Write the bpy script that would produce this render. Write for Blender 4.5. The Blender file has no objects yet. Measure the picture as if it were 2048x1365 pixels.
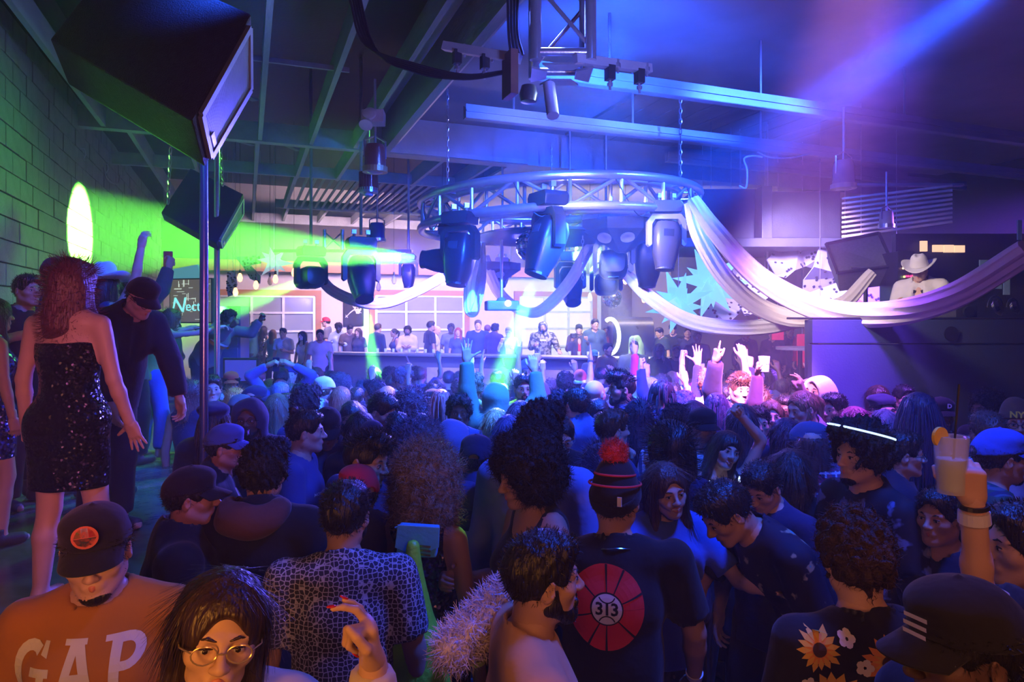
import bpy, bmesh, math, random
import numpy as np
from mathutils import Vector, Matrix, Euler
from mathutils.bvhtree import BVHTree
SC = bpy.context.scene
COL = SC.collection
PI = math.pi
R = math.radians
# ------------------------------------------------------------------ camera, world, exposure
FPX, HOR, CAMZ, YAW = 1365.0, 632.0, 2.3, R(21.2)
FW = Vector((math.sin(YAW), math.cos(YAW), 0)); RT = Vector((math.cos(YAW), -math.sin(YAW), 0)); UP = Vector((0, 0, 1))
cam = bpy.data.cameras.new('camera'); camo = bpy.data.objects.new('camera', cam); COL.objects.link(camo); SC.camera = camo
camo.location = (0, 0, CAMZ); camo.rotation_euler = (PI/2, 0, -YAW)
cam.sensor_width = 36; cam.lens = 36*FPX/2048; cam.shift_y = -(1365/2-HOR)/2048; cam.clip_start = .05; cam.clip_end = 60
wd = bpy.data.worlds.new('world'); SC.world = wd; wd.use_nodes = True
wd.node_tree.nodes['Background'].inputs[0].default_value = (.02, .035, .16, 1); wd.node_tree.nodes['Background'].inputs[1].default_value = .06
vs = SC.view_settings; vs.view_transform = 'Standard'; vs.look = 'None'; vs.gamma = 1; vs.exposure = 0.0
try: vs.use_curve_mapping = False
except Exception: pass
cy = SC.cycles; cy.max_bounces = 5; cy.diffuse_bounces = 2; cy.glossy_bounces = 2; cy.transmission_bounces = 4; cy.volume_bounces = 0
cy.transparent_max_bounces = 6; cy.caustics_reflective = False; cy.caustics_refractive = False; cy.sample_clamp_indirect = 2.5; cy.sample_clamp_direct = 0
cy.use_denoising = True
cy.use_adaptive_sampling = True; cy.adaptive_threshold = .04

def PD(px, py, d): return Vector((0, 0, CAMZ)) + FW*d + RT*((px-1024)*d/FPX) + UP*((HOR-py)*d/FPX)
def PZ(px, py, z): return PD(px, py, FPX*(z-CAMZ)/(HOR-py))
def PY(px, py, y): return PD(px, py, y/(FW.y+(px-1024)/FPX*RT.y))
def PX(px, py, x): return PD(px, py, x/(FW.x+(px-1024)/FPX*RT.x))
def W(u, d, z): return FW*d + RT*u + UP*z          # camera-aligned plan coordinates

# ------------------------------------------------------------------ lights
def light(kind, loc, col, power, target=None, size=.1, ang=40, blend=.3, name=None):
    l = bpy.data.lights.new(name or 'stage_light', kind); l.color = col; l.energy = power
    if kind == 'SPOT': l.spot_size = R(ang); l.spot_blend = blend; l.shadow_soft_size = size
    elif kind == 'AREA':
        if isinstance(size, tuple): l.shape = 'RECTANGLE'; l.size, l.size_y = size
        else: l.size = size
    else: l.shadow_soft_size = size
    o = bpy.data.objects.new(l.name, l); COL.objects.link(o); o.location = loc
    if target is not None: o.rotation_euler = (Vector(target)-Vector(loc)).to_track_quat('-Z', 'Y').to_euler()
    return o
# ------------------------------------------------------------------ materials
MATS = {}
def nn(t, typ, **kw):
    n = t.nodes.new(typ)
    for k, v in kw.items():
        if k.startswith('i_'): n.inputs[int(k[2:]) if k[2:].isdigit() else k[2:]].default_value = v
        else: setattr(n, k, v)
    return n
def base(name, col, rough=.6, metal=0, spec=None, emit=None, estr=0, alpha=None, trans=0, sheen=0, sss=0):
    m = bpy.data.materials.new(name); m.use_nodes = True
    b = m.node_tree.nodes['Principled BSDF']
    b.inputs['Base Color'].default_value = (*col, 1); b.inputs['Roughness'].default_value = rough; b.inputs['Metallic'].default_value = metal
    if spec is not None: b.inputs['Specular IOR Level'].default_value = spec
    if emit: b.inputs['Emission Color'].default_value = (*emit, 1); b.inputs['Emission Strength'].default_value = estr
    if alpha is not None: b.inputs['Alpha'].default_value = alpha
    if trans: b.inputs['Transmission Weight'].default_value = trans
    if sheen: b.inputs['Sheen Weight'].default_value = sheen
    return m
def M(name, col=(.5, .5, .5), rough=.6, metal=0, var=.25, vs_=8, bump=.15, bs=60, stretch=None, coord='Object', **kw):
    """procedural material: noise-varied colour and fine bump"""
    if name in MATS: return MATS[name]
    m = base(name, col, rough, metal, **kw); t = m.node_tree; b = t.nodes['Principled BSDF']
    tc = nn(t, 'ShaderNodeTexCoord'); mp = nn(t, 'ShaderNodeMapping'); t.links.new(tc.outputs[coord], mp.inputs[0])
    if stretch: mp.inputs['Scale'].default_value = stretch
    n1 = nn(t, 'ShaderNodeTexNoise'); n1.inputs['Scale'].default_value = vs_; n1.inputs['Detail'].default_value = 3; t.links.new(mp.outputs[0], n1.inputs['Vector'])
    mx = nn(t, 'ShaderNodeMix', data_type='RGBA')
    mx.inputs[6].default_value = (*[c*(1-var) for c in col], 1); mx.inputs[7].default_value = (*[min(1, c*(1+var)) for c in col], 1)
    t.links.new(n1.outputs[0], mx.inputs[0]); t.links.new(mx.outputs[2], b.inputs['Base Color'])
    if bump:
        n2 = nn(t, 'ShaderNodeTexNoise'); n2.inputs['Scale'].default_value = bs; n2.inputs['Detail'].default_value = 2; t.links.new(mp.outputs[0], n2.inputs['Vector'])
        bp = nn(t, 'ShaderNodeBump'); bp.inputs['Strength'].default_value = bump; bp.inputs['Distance'].default_value = .01
        t.links.new(n2.outputs[0], bp.inputs['Height']); t.links.new(bp.outputs[0], b.inputs['Normal'])
    MATS[name] = m; return m
def key(c): return '_'.join('%02x' % int(max(0, min(1, x))*255) for x in c)
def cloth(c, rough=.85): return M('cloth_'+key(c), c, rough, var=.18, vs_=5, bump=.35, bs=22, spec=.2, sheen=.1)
def skin(c): return M('skin_'+key(c), c, .5, var=.1, vs_=14, bump=.05, bs=160, spec=.4)
def hairm(c): return M('hair_'+key(c), c, .42, var=.55, vs_=70, bump=.8, bs=90, stretch=(1, 1, .22), spec=.5)
def fuzzm(c): return M('fuzz_'+key(c), c, .7, var=.6, vs_=60, bump=1.0, bs=75, spec=.25)
def emis(name, col, s): 
    if name in MATS: return MATS[name]
    MATS[name] = base(name, tuple(c*.5 for c in col), .5, emit=col, estr=s); return MATS[name]
def pattern(name, kind, c0, c1, scale=30, c2=None, thr=.5):
    if name in MATS: return MATS[name]
    m = base(name, c0, .75, spec=.25); t = m.node_tree; b = t.nodes['Principled BSDF']; L = t.links
    tc = nn(t, 'ShaderNodeTexCoord'); mp = nn(t, 'ShaderNodeMapping'); L.new(tc.outputs['Object'], mp.inputs[0])
    def ramp(src, th, soft=.02):
        r = nn(t, 'ShaderNodeMapRange'); r.inputs[1].default_value = th-soft; r.inputs[2].default_value = th+soft; L.new(src, r.inputs[0]); return r.outputs[0]
    def mix(f, a, bcol):
        x = nn(t, 'ShaderNodeMix', data_type='RGBA')
        if isinstance(a, tuple): x.inputs[6].default_value = (*a, 1)
        else: L.new(a, x.inputs[6])
        if isinstance(bcol, tuple): x.inputs[7].default_value = (*bcol, 1)
        else: L.new(bcol, x.inputs[7])
        L.new(f, x.inputs[0]); return x.outputs[2]
    def sparse(x, d):                                        # keep pattern only where noise is high
        n = nn(t, 'ShaderNodeTexNoise'); n.inputs['Scale'].default_value = d; L.new(mp.outputs[0], n.inputs['Vector']); return n.outputs[0]
    if kind == 'maze':
        v = nn(t, 'ShaderNodeTexVoronoi', feature='DISTANCE_TO_EDGE'); v.inputs['Scale'].default_value = scale; v.inputs['Randomness'].default_value = .55
        L.new(mp.outputs[0], v.inputs['Vector']); o = mix(ramp(v.outputs[0], thr, .03), c1, c0)
    elif kind == 'dots':
        v = nn(t, 'ShaderNodeTexVoronoi'); v.inputs['Scale'].default_value = scale; v.inputs['Randomness'].default_value = .8
        L.new(mp.outputs[0], v.inputs['Vector']); o = mix(ramp(v.outputs[0], thr, .04), c1, c0)
    elif kind == 'flower':
        v = nn(t, 'ShaderNodeTexVoronoi'); v.inputs['Scale'].default_value = scale; v.inputs['Randomness'].default_value = .75
        n = nn(t, 'ShaderNodeTexNoise'); n.inputs['Scale'].default_value = scale*4
        vm = nn(t, 'ShaderNodeVectorMath', operation='MULTIPLY_ADD'); vm.inputs[1].default_value = (.03,)*3; L.new(n.outputs[1], vm.inputs[0]); L.new(mp.outputs[0], vm.inputs[2]); L.new(mp.outputs[0], n.inputs[0])
        L.new(vm.outputs[0], v.inputs['Vector'])
        pet = mix(v.outputs[1], c1, c2); 
        o = mix(ramp(v.outputs[0], .14), (.03, .012, .005), pet); o = mix(ramp(v.outputs[0], thr, .03), o, c0)
        w = nn(t, 'ShaderNodeTexVoronoi'); w.inputs['Scale'].default_value = scale*2.3; L.new(mp.outputs[0], w.inputs['Vector'])
        o = mix(ramp(w.outputs[0], .16), (.75, .7, .75), o)
    elif kind == 'camo':
        n = nn(t, 'ShaderNodeTexNoise'); n.inputs['Scale'].default_value = scale; n.inputs['Detail'].default_value = 3; L.new(mp.outputs[0], n.inputs['Vector'])
        o = mix(ramp(n.outputs[0], thr, .02), c0, c1)
        if c2: o = mix(ramp(n.outputs[0], thr+.09, .01), o, c2)
    elif kind in ('stripe', 'hstripe'):
        w = nn(t, 'ShaderNodeTexWave'); w.bands_direction = 'X' if kind == 'stripe' else 'Z'; w.inputs['Scale'].default_value = scale; L.new(mp.outputs[0], w.inputs['Vector']); o = mix(ramp(w.outputs[1], thr, .04), c0, c1)
    elif kind == 'plaid':
        o = c0
        for ax in 'XZ':
            w = nn(t, 'ShaderNodeTexWave'); w.bands_direction = ax; w.inputs['Scale'].default_value = scale; L.new(mp.outputs[0], w.inputs['Vector']); o = mix(ramp(w.outputs[1], .62), o, c1)
            w = nn(t, 'ShaderNodeTexWave'); w.bands_direction = ax; w.inputs['Scale'].default_value = scale; w.inputs['Phase Offset'].default_value = 2.4; L.new(mp.outputs[0], w.inputs['Vector']); o = mix(ramp(w.outputs[1], .93), o, c2 or (.6, .6, .7))
    elif kind == 'sequin':
        v = nn(t, 'ShaderNodeTexVoronoi'); v.inputs['Scale'].default_value = scale; L.new(mp.outputs[0], v.inputs['Vector'])
        o = mix(v.outputs[1], c0, c1)
        nm = nn(t, 'ShaderNodeVectorMath', operation='MULTIPLY_ADD'); nm.inputs[1].default_value = (.9, .9, .9); L.new(v.outputs[1], nm.inputs[0])
        g = nn(t, 'ShaderNodeNewGeometry'); ad = nn(t, 'ShaderNodeVectorMath', operation='SUBTRACT'); L.new(g.outputs['Normal'], ad.inputs[0]); ad.inputs[1].default_value = (.45, .45, .45); L.new(ad.outputs[0], nm.inputs[2])
        nz = nn(t, 'ShaderNodeVectorMath', operation='NORMALIZE'); L.new(nm.outputs[0], nz.inputs[0]); L.new(nz.outputs[0], b.inputs['Normal'])
        b.inputs['Metallic'].default_value = .9; b.inputs['Roughness'].default_value = .22
    L.new(o, b.inputs['Base Color']); MATS[name] = m; return m
# ------------------------------------------------------------------ mesh building
def link(o, parent=None):
    COL.objects.link(o)
    if parent is not None: o.parent = parent
    return o
def tag(o, label=None, cat=None, group=None, kind=None):
    if label: o['label'] = label
    if cat: o['category'] = cat
    if group: o['group'] = group
    if kind: o['kind'] = kind
    return o
def root(name, label, cat, loc=(0, 0, 0), rz=0, group=None, M4=None):
    o = bpy.data.objects.new(name, None); COL.objects.link(o); o.empty_display_size = .1
    if M4 is not None: o.matrix_world = M4
    else: o.location = loc; o.rotation_euler = (0, 0, rz)
    return tag(o, label, cat, group)
def mesh_np(name, V, Q, mats, mi=None, smooth=True):
    me = bpy.data.meshes.new(name); n = len(V); q = len(Q); k = Q.shape[1]
    me.vertices.add(n); me.vertices.foreach_set('co', np.asarray(V, np.float32).ravel())
    me.loops.add(q*k); me.loops.foreach_set('vertex_index', Q.astype(np.int32).ravel())
    me.polygons.add(q); me.polygons.foreach_set('loop_start', np.arange(0, q*k, k, dtype=np.int32)); me.polygons.foreach_set('loop_total', np.full(q, k, np.int32))
    if smooth: me.polygons.foreach_set('use_smooth', np.ones(q, bool))
    for m in mats: me.materials.append(m)
    if mi is not None: me.polygons.foreach_set('material_index', np.asarray(mi, np.int32))
    me.update(calc_edges=True); return me
def xf(Mx, p): return Mx @ Vector(p) if Mx is not None else Vector(p)
class MB:
    def __init__(s, M4=None): s.v = []; s.f = []; s.m = []; s.M = M4; s.cur = 0
    def mat(s, i): s.cur = i; return s
    def add(s, vs, fs):
        b = len(s.v)
        for p in vs: s.v.append(tuple(xf(s.M, p)))
        for f in fs: s.f.append(tuple(b+i for i in f)); s.m.append(s.cur)
        return s
    def box(s, c, sz, rot=None, bev=0):
        hx, hy, hz = [a/2 for a in sz]; c = Vector(c); rm = Euler(rot).to_matrix() if rot else Matrix.Identity(3)
        vs = [c+rm@Vector((x*hx, y*hy, z*hz)) for x in (-1, 1) for y in (-1, 1) for z in (-1, 1)]
        return s.add(vs, [(0, 1, 3, 2), (4, 6, 7, 5), (0, 4, 5, 1), (2, 3, 7, 6), (0, 2, 6, 4), (1, 5, 7, 3)])
    def bar(s, a, b, w, h, up=(0, 0, 1)):
        a = Vector(a); b = Vector(b); d = (b-a).normalized(); up = Vector(up)
        x = d.cross(up)
        if x.length < 1e-4: x = d.cross(Vector((1, 0, 0)))
        x.normalize(); u = x.cross(d).normalized()
        vs = [p+x*(i*w/2)+u*(j*h/2) for p in (a, b) for (i, j) in ((-1, -1), (1, -1), (1, 1), (-1, 1))]
        return s.add(vs, [(0, 3, 2, 1), (4, 5, 6, 7), (0, 1, 5, 4), (1, 2, 6, 5), (2, 3, 7, 6), (3, 0, 4, 7)])
    def tube(s, pts, r, n=8, closed=False, caps=True):
        pts = [Vector(p) for p in pts]; k = len(pts); rs = r if isinstance(r, (list, tuple)) else [r]*k
        vs = []; prev = None
        for i, p in enumerate(pts):
            a = pts[(i-1) % k] if (closed or i) else p; b = pts[(i+1) % k] if (closed or i < k-1) else p
            t = (b-a).normalized()
            if prev is None: prev = t.cross(Vector((0, 0, 1)) if abs(t.z) < .9 else Vector((1, 0, 0))).normalized()
            x = (prev-t*prev.dot(t)).normalized(); prev = x; y = t.cross(x)
            for j in range(n): an = 2*PI*j/n; vs.append(p+x*(math.cos(an)*rs[i])+y*(math.sin(an)*rs[i]))
        fs = []
        for i in range(k if closed else k-1):
            i2 = (i+1) % k
            for j in range(n): fs.append((i*n+j, i*n+(j+1) % n, i2*n+(j+1) % n, i2*n+j))
        if caps and not closed: fs += [tuple(range(n))[::-1], tuple((k-1)*n+j for j in range(n))]
        return s.add(vs, fs)
    def lathe(s, prof, n=20, c=(0, 0, 0), Mx=None, a0=0, a1=2*PI):
        c = Vector(c); vs = []; full = abs(a1-a0-2*PI) < 1e-6; nn_ = n if full else n+1
        for r, z in prof:
            for j in range(nn_):
                a = a0+(a1-a0)*j/n; p = Vector((r*math.cos(a), r*math.sin(a), z)); vs.append(c+(Mx@p if Mx is not None else p))
        fs = []
        for i in range(len(prof)-1):
            for j in range(n): j2 = (j+1) % nn_; fs.append((i*nn_+j, i*nn_+j2, (i+1)*nn_+j2, (i+1)*nn_+j))
        if full:
            if prof[0][0] > 1e-5: fs.append(tuple(range(n))[::-1])
            if prof[-1][0] > 1e-5: fs.append(tuple((len(prof)-1)*n+j for j in range(n)))
        return s.add(vs, fs)
    def prism(s, poly, o, u, v, dep):
        """polygon in plane (o,u,v) extruded along u x v"""
        o = Vector(o); u = Vector(u); v = Vector(v); w = u.cross(v).normalized()*dep; n = len(poly)
        vs = [o+u*a+v*b-w/2 for a, b in poly]+[o+u*a+v*b+w/2 for a, b in poly]
        return s.add(vs, [tuple(range(n))[::-1], tuple(range(n, 2*n))]+[(i, (i+1) % n, n+(i+1) % n, n+i) for i in range(n)])
    def build(s, name, mats, parent=None, smooth=False, bevel=0):
        me = bpy.data.meshes.new(name); me.from_pydata(s.v, [], s.f)
        if not isinstance(mats, (list, tuple)): mats = [mats]
        for m in mats: me.materials.append(m)
        me.polygons.foreach_set('material_index', s.m)
        if bevel or smooth:
            bm = bmesh.new(); bm.from_mesh(me); bmesh.ops.remove_doubles(bm, verts=bm.verts, dist=1e-5)
            bmesh.ops.recalc_face_normals(bm, faces=bm.faces)
            if bevel: bmesh.ops.bevel(bm, geom=[e for e in bm.edges if e.is_manifold and e.calc_face_angle(0) > .5], offset=bevel, segments=2, affect='EDGES', profile=.6)
            bm.to_mesh(me); bm.free()
        if smooth:
            me.polygons.foreach_set('use_smooth', [True]*len(me.polygons))
            try: me.set_sharp_from_angle(angle=R(40))
            except Exception: pass
        me.update()
        return link(bpy.data.objects.new(name, me), parent)
def setpar(o, parent):
    o.parent = parent; bpy.context.view_layer.update(); o.matrix_parent_inverse = parent.matrix_world.inverted(); return o
def cat_curve(pts, n):
    """Catmull-Rom resample"""
    P = [Vector(p) for p in pts]; P = [2*P[0]-P[1]]+P+[2*P[-1]-P[-2]]; out = []
    m = len(P)-3
    for i in range(n):
        t = i/(n-1)*m; k = min(int(t), m-1); u = t-k; a, b, c, d = P[k:k+4]
        out.append(.5*((2*b)+(c-a)*u+(2*a-5*b+4*c-d)*u*u+(3*b-a-3*c+d)*u**3))
    return out
# ------------------------------------------------------------------ implicit surfaces -> meshes (surface nets)
def nets(V, lo, h):
    s = V < 0; S = s.astype(np.int8)
    m = sum(S[i:S.shape[0]-1+i, j:S.shape[1]-1+j, k:S.shape[2]-1+k] for i in (0, 1) for j in (0, 1) for k in (0, 1))
    act = (m > 0) & (m < 8); I = np.argwhere(act)
    idx = np.full(act.shape, -1, np.int32); idx[act] = np.arange(len(I))
    off = np.array([(i, j, k) for i in (0, 1) for j in (0, 1) for k in (0, 1)])
    cv = [V[I[:, 0]+o[0], I[:, 1]+o[1], I[:, 2]+o[2]] for o in off]
    acc = np.zeros((len(I), 3), np.float32); cnt = np.zeros(len(I), np.float32)
    for a in range(8):
        for b in range(a+1, 8):
            if abs(off[a]-off[b]).sum() != 1: continue
            va, vb = cv[a], cv[b]; c = (va < 0) != (vb < 0); t = np.where(c, va/np.where(c, va-vb, 1), 0)
            acc += np.where(c[:, None], off[a]+t[:, None]*(off[b]-off[a]), 0); cnt += c
    P = lo+(I+acc/cnt[:, None])*h
    Q = []
    def quads(ax):
        n = list(s.shape); sl0 = [slice(1, -1)]*3; sl1 = [slice(1, -1)]*3; sl0[ax] = slice(0, -1); sl1[ax] = slice(1, None)
        a = s[tuple(sl0)]; b = s[tuple(sl1)]; E = np.argwhere(a != b); ins = a[E[:, 0], E[:, 1], E[:, 2]]
        o = np.ones(3, int); o[ax] = 0; E = E+o
        u, v = [(1, 2), (2, 0), (0, 1)][ax]
        def cell(du, dv):
            C = E.copy(); C[:, u] += du; C[:, v] += dv; return idx[C[:, 0], C[:, 1], C[:, 2]]
        q = np.stack([cell(-1, -1), cell(0, -1), cell(0, 0), cell(-1, 0)], 1); q[~ins] = q[~ins][:, ::-1]; return q
    Q = np.concatenate([quads(0), quads(1), quads(2)])
    return P, Q[(Q >= 0).all(1)]
class SDF:
    def __init__(s, lo, hi, h):
        s.lo = np.array(lo, np.float32)-2*h; s.h = h; n = np.ceil((np.array(hi)+2*h-s.lo)/h).astype(int)+1
        s.ax = [s.lo[i]+h*np.arange(n[i], dtype=np.float32) for i in range(3)]; s.V = np.ones(n, np.float32)
    def sl(s, lo, hi, m):
        r = []
        for i in range(3):
            a = int(max(0, math.floor((lo[i]-m-s.lo[i])/s.h))); b = int(min(len(s.ax[i]), math.ceil((hi[i]+m-s.lo[i])/s.h)+1)); r.append(slice(a, max(a, b)))
        return tuple(r)
    def grid(s, sl): return (s.ax[0][sl[0]][:, None, None], s.ax[1][sl[1]][None, :, None], s.ax[2][sl[2]][None, None, :])
    def comb(s, sl, d, k, sub):
        A = s.V[sl]
        if A.size == 0: return s
        if sub:
            B = -d; hh = np.maximum(k-np.abs(A-B), 0)/k; s.V[sl] = np.maximum(A, B)+hh*hh*k/4
        else:
            hh = np.maximum(k-np.abs(A-d), 0)/k; s.V[sl] = np.minimum(A, d)-hh*hh*k/4
        return s
    def cap(s, a, b, ra, rb=None, k=.02, flat=0, sub=False, sq=(1, 1, 1)):
        rb = ra if rb is None else rb; a = np.array(a, np.float32); b = np.array(b, np.float32); r = max(ra, rb)
        sl = s.sl(np.minimum(a, b)-r, np.maximum(a, b)+r, k+2.5*s.h); X, Y, Z = s.grid(sl)
        ab = b-a; L = float((ab**2).sum())+1e-12
        px, py, pz = X-a[0], Y-a[1], Z-a[2]; tt = (px*ab[0]+py*ab[1]+pz*ab[2])/L; t = np.clip(tt, 0, 1)
        d = np.sqrt((px-t*ab[0])**2+(py-t*ab[1])**2+(pz-t*ab[2])**2)-(ra+(rb-ra)*t)
        if flat & 2: d = np.maximum(d, (tt-1)*math.sqrt(L))
        if flat & 1: d = np.maximum(d, -tt*math.sqrt(L))
        return s.comb(sl, d, k, sub)
    def ell(s, c, r, k=.02, rot=None, sub=False):
        c = np.array(c, np.float32); r = np.array(r, np.float32) if not np.isscalar(r) else np.full(3, r, np.float32)
        m = float(r.max()); e = r if rot is None else np.full(3, m); sl = s.sl(c-e, c+e, k+2.5*s.h); X, Y, Z = s.grid(sl)
        x, y, z = X-c[0], Y-c[1], Z-c[2]
        if rot is not None:
            q = np.array(rot.transposed() if isinstance(rot, Matrix) else rot, np.float32)[:3, :3]
            x, y, z = (q[0, 0]*x+q[0, 1]*y+q[0, 2]*z, q[1, 0]*x+q[1, 1]*y+q[1, 2]*z, q[2, 0]*x+q[2, 1]*y+q[2, 2]*z)
        k0 = np.sqrt((x/r[0])**2+(y/r[1])**2+(z/r[2])**2); k1 = np.sqrt((x/r[0]**2)**2+(y/r[1]**2)**2+(z/r[2]**2)**2)+1e-9
        return s.comb(sl, k0*(k0-1)/k1, k, sub)
    def plane(s, p, n, k=.004):
        """cut away the side the normal points to"""
        p = np.array(p, np.float32); n = np.array(n, np.float32); n /= np.sqrt((n**2).sum()); X, Y, Z = s.grid((slice(None),)*3)
        d = (X-p[0])*n[0]+(Y-p[1])*n[1]+(Z-p[2])*n[2]; s.V = np.maximum(s.V, d); return s
    def noise(s, amp, f, seed=0, n=5, st=(1, 1, 1)):
        rg = np.random.RandomState(seed); X, Y, Z = s.grid((slice(None),)*3); N = 0
        for i in range(n):
            w = rg.normal(size=3); w = w/np.linalg.norm(w)*f*(.6+.8*rg.rand())*np.array(st); N = N+np.sin(X*w[0]+Y*w[1]+Z*w[2]+rg.rand()*6.3)
        N = N/n*1.6; s.V = s.V+(amp*np.abs(N)*-1+amp*.5 if amp > 0 else -amp*N).astype(np.float32); return s
    def mesh(s): return nets(s.V, s.lo, s.h)
def tf(VQ, Mx):
    V, Q = VQ; A = np.array(Mx, np.float64); return (V@A[:3, :3].T+A[:3, 3], Q[:, ::-1] if np.linalg.det(A[:3, :3]) < 0 else Q)
def join(chunks):
    """chunks: (V,Q,matindex)"""
    V = []; Q = []; mi = []; b = 0
    for v, q, m in chunks: V.append(v); Q.append(q+b); mi.append(np.full(len(q), m)); b += len(v)
    return np.concatenate(V), np.concatenate(Q), np.concatenate(mi)
CACHE = {}
def cached(fn):
    def g(*a):
        k = (fn.__name__,)+a
        if k not in CACHE: CACHE[k] = fn(*a)
        return CACHE[k]
    return g
def v3(*a): return Vector(a)
# hand: wrist at origin, fingers +X, palm faces -Z, thumb on +Y
HP = {'relax': ([25, 30, 34, 38], 6, (35, .35)), 'open': ([2, 2, 3, 5], 14, (60, 0)), 'fist': ([85, 88, 88, 85], 0, (25, 1)), 'point': ([2, 88, 88, 86], 0, (25, 1)),
      'horns': ([3, 86, 86, 3], 4, (25, 1)), 'peace': ([2, 4, 86, 86], 12, (25, 1)), 'grip': ([48, 50, 52, 54], 2, (60, .55)), 'flat': ([6, 6, 6, 8], 2, (25, 0)), 'one': ([80, 82, 30, 20], 3, (30, .8))}
@cached
def hand(pose, h):
    cur, spr, (ta, tc) = HP[pose]
    f = SDF((-.05, -.07, -.11), (.21, .11, .05), h)
    f.cap((-.06, 0, 0), (.005, 0, 0), .027, .027, .02)
    for i, y in enumerate((.026, .009, -.009, -.026)):
        f.cap((.012, y*.55, 0), (.088-abs(i-1)*.004, y, -.002), .0155, .0125, .016)
    f.cap((.02, .02, -.006), (.045, .03, -.012), .018, .015, .018); f.cap((.02, -.02, -.006), (.055, -.024, -.010), .016, .013, .015)
    L = [(.042, .026, .022), (.047, .03, .024), (.043, .028, .023), (.034, .021, .02)]
    for i, y in enumerate((.026, .009, -.009, -.026)):
        p = Vector((.086-abs(i-1)*.004, y, -.002)); a = 0; yaw = R(spr*(1.5-i)/1.5)
        for j, l in enumerate(L[i]):
            a += R(cur[i]*(1, 1.05, .7)[j]); q = p+Vector((math.cos(a)*math.cos(yaw), math.cos(a)*math.sin(yaw), -math.sin(a)))*l
            f.cap(p, q, .0098-.0012*j, .0088-.0014*j, .0035 if j else .008); p = q
    p = Vector((.028, .03, -.01)); an = R(ta); d = Vector((math.cos(an), math.sin(an), -.25))
    for j, l in enumerate((.04, .032, .026)):
        if j: d = Vector((d.x+tc*.35, d.y-tc*.85, d.z-tc*.5))
        d.normalize(); q = p+d*l; f.cap(p, q, .0135-.0018*j, .0115-.0015*j, .010 if j == 0 else .004); p = q
    return f.mesh()
# head: origin at skull centre, forward +Y
@cached
def head(sex, mouth, h):
    g = sex == 'f'; f = SDF((-.1, -.125, -.2), (.1, .135, .125), h)
    f.ell((0, -.012, .03), (.077 if not g else .075, .097, .087), .01)
    f.ell((0, .018, -.03), (.06 if not g else .056, .072, .082), .03)
    j = .066 if not g else .056
    f.cap((-.05, .0, -.055), (-.018, j, -.092), .022 if not g else .016, .019, .03); f.cap((.05, .0, -.055), (.018, j, -.092), .022 if not g else .016, .019, .03)
    f.ell((0, .07, -.096), (.021, .018, .017), .02)
    for sx in (-1, 1):
        f.ell((sx*.043, .054, -.018), (.024, .026, .022), .025)
        f.cap((sx*.012, .083, .022), (sx*.044, .072, .024), .012 if not g else .008, .01, .018)
        f.ell((sx*.031, .100, .004), (.017, .018, .013), .014, sub=True)
        f.ell((sx*.031, .078, .003), (.0155, .0125, .0115), .004)
        f.ell((sx*.08, -.006, -.004), (.008, .02, .033), .008, rot=Euler((R(-12), 0, R(sx*-22))).to_matrix()); f.ell((sx*.089, .002, .0), (.006, .009, .016), .004, sub=True)
        f.ell((sx*.013, .1, -.030), (.0085, .010, .0075), .008); f.ell((sx*.0065, .106, -.0375), (.003, .0055, .0035), .003, sub=True)
    f.cap((0, .086, .016), (0, .112, -.024), .0065, .0105, .014); f.ell((0, .110, -.027), (.0095, .010, .0085), .008)
    f.ell((0, .083, -.058), (.027, .0115, .014), .014)
    if mouth == 1: f.ell((0, .100, -.060), (.021, .018, .0055), .004, sub=True)
    if mouth == 2: f.ell((0, .098, -.060), (.029, .024, .0115), .004, sub=True); f.ell((-.036, .074, -.042), (.012, .012, .012), .02); f.ell((.036, .074, -.042), (.012, .012, .012), .02)
    nr = .056 if not g else .046
    f.cap((0, -.022, -.05), (0, -.034, -.15), nr, nr+.003, .03); f.cap((0, -.034, -.15), (0, -.036, -.2), nr+.003, nr+.012, .02)
    ch = [(*f.mesh(), 0)]
    # lips
    o = .004 if mouth == 1 else .008 if mouth else 0
    l = SDF((-.035, .07, -.085), (.035, .12, -.035), min(h, .004) if h < .008 else .005)
    for sx in (-1, 1):
        cxm, czm = (.030, -.053) if mouth == 2 else (.022, -.059)
        l.cap((sx*.003, .0935, -.0545+o*.3), (sx*cxm, .083, czm), .0044, .0022, .004); l.cap((0, .0925, -.0635-o*.8), (sx*(cxm-.002), .083, czm-.001), .0058, .0022, .004)
    ch.append((*l.mesh(), 1))
    if mouth == 2: t = SDF((-.03, .07, -.075), (.03, .11, -.045), .004); t.ell((0, .0835, -.058), (.026, .0095, .0085), .003); ch.append((*t.mesh(), 5))
    b = SDF((-.06, .05, .0), (.06, .11, .05), .004 if h < .008 else .006)
    for sx in (-1, 1): b.cap((sx*.013, .0915, .0225), (sx*.03, .0905, .0285), .0036, .0036, .003); b.cap((sx*.03, .0905, .0285), (sx*.05, .0765, .0225), .0036, .002, .003)
    ch.append((*b.mesh(), 2))
    hs = .003 if h < .008 else .0045
    for sx in (-1, 1):
        e = SDF((sx*.031-.02, .06, -.015), (sx*.031+.02, .1, .02), hs); e.ell((sx*.031, .0795, .003), (.0125, .0123, .0078), .002); ch.append((*e.mesh(), 3))
        e = SDF((sx*.031-.012, .08, -.01), (sx*.031+.012, .1, .015), hs*.8); e.ell((sx*.031, .0885, .003), (.0062, .0042, .0062), .002); ch.append((*e.mesh(), 4))
        e = SDF((sx*.031-.02, .07, -.0), (sx*.031+.02, .1, .02), hs); e.cap((sx*.018, .087, .0065), (sx*.031, .0908, .0092), .0022, .0030, .002); e.cap((sx*.031, .0908, .0092), (sx*.045, .084, .0065), .0030, .002, .002); ch.append((*e.mesh(), 2))
    return ch
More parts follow.
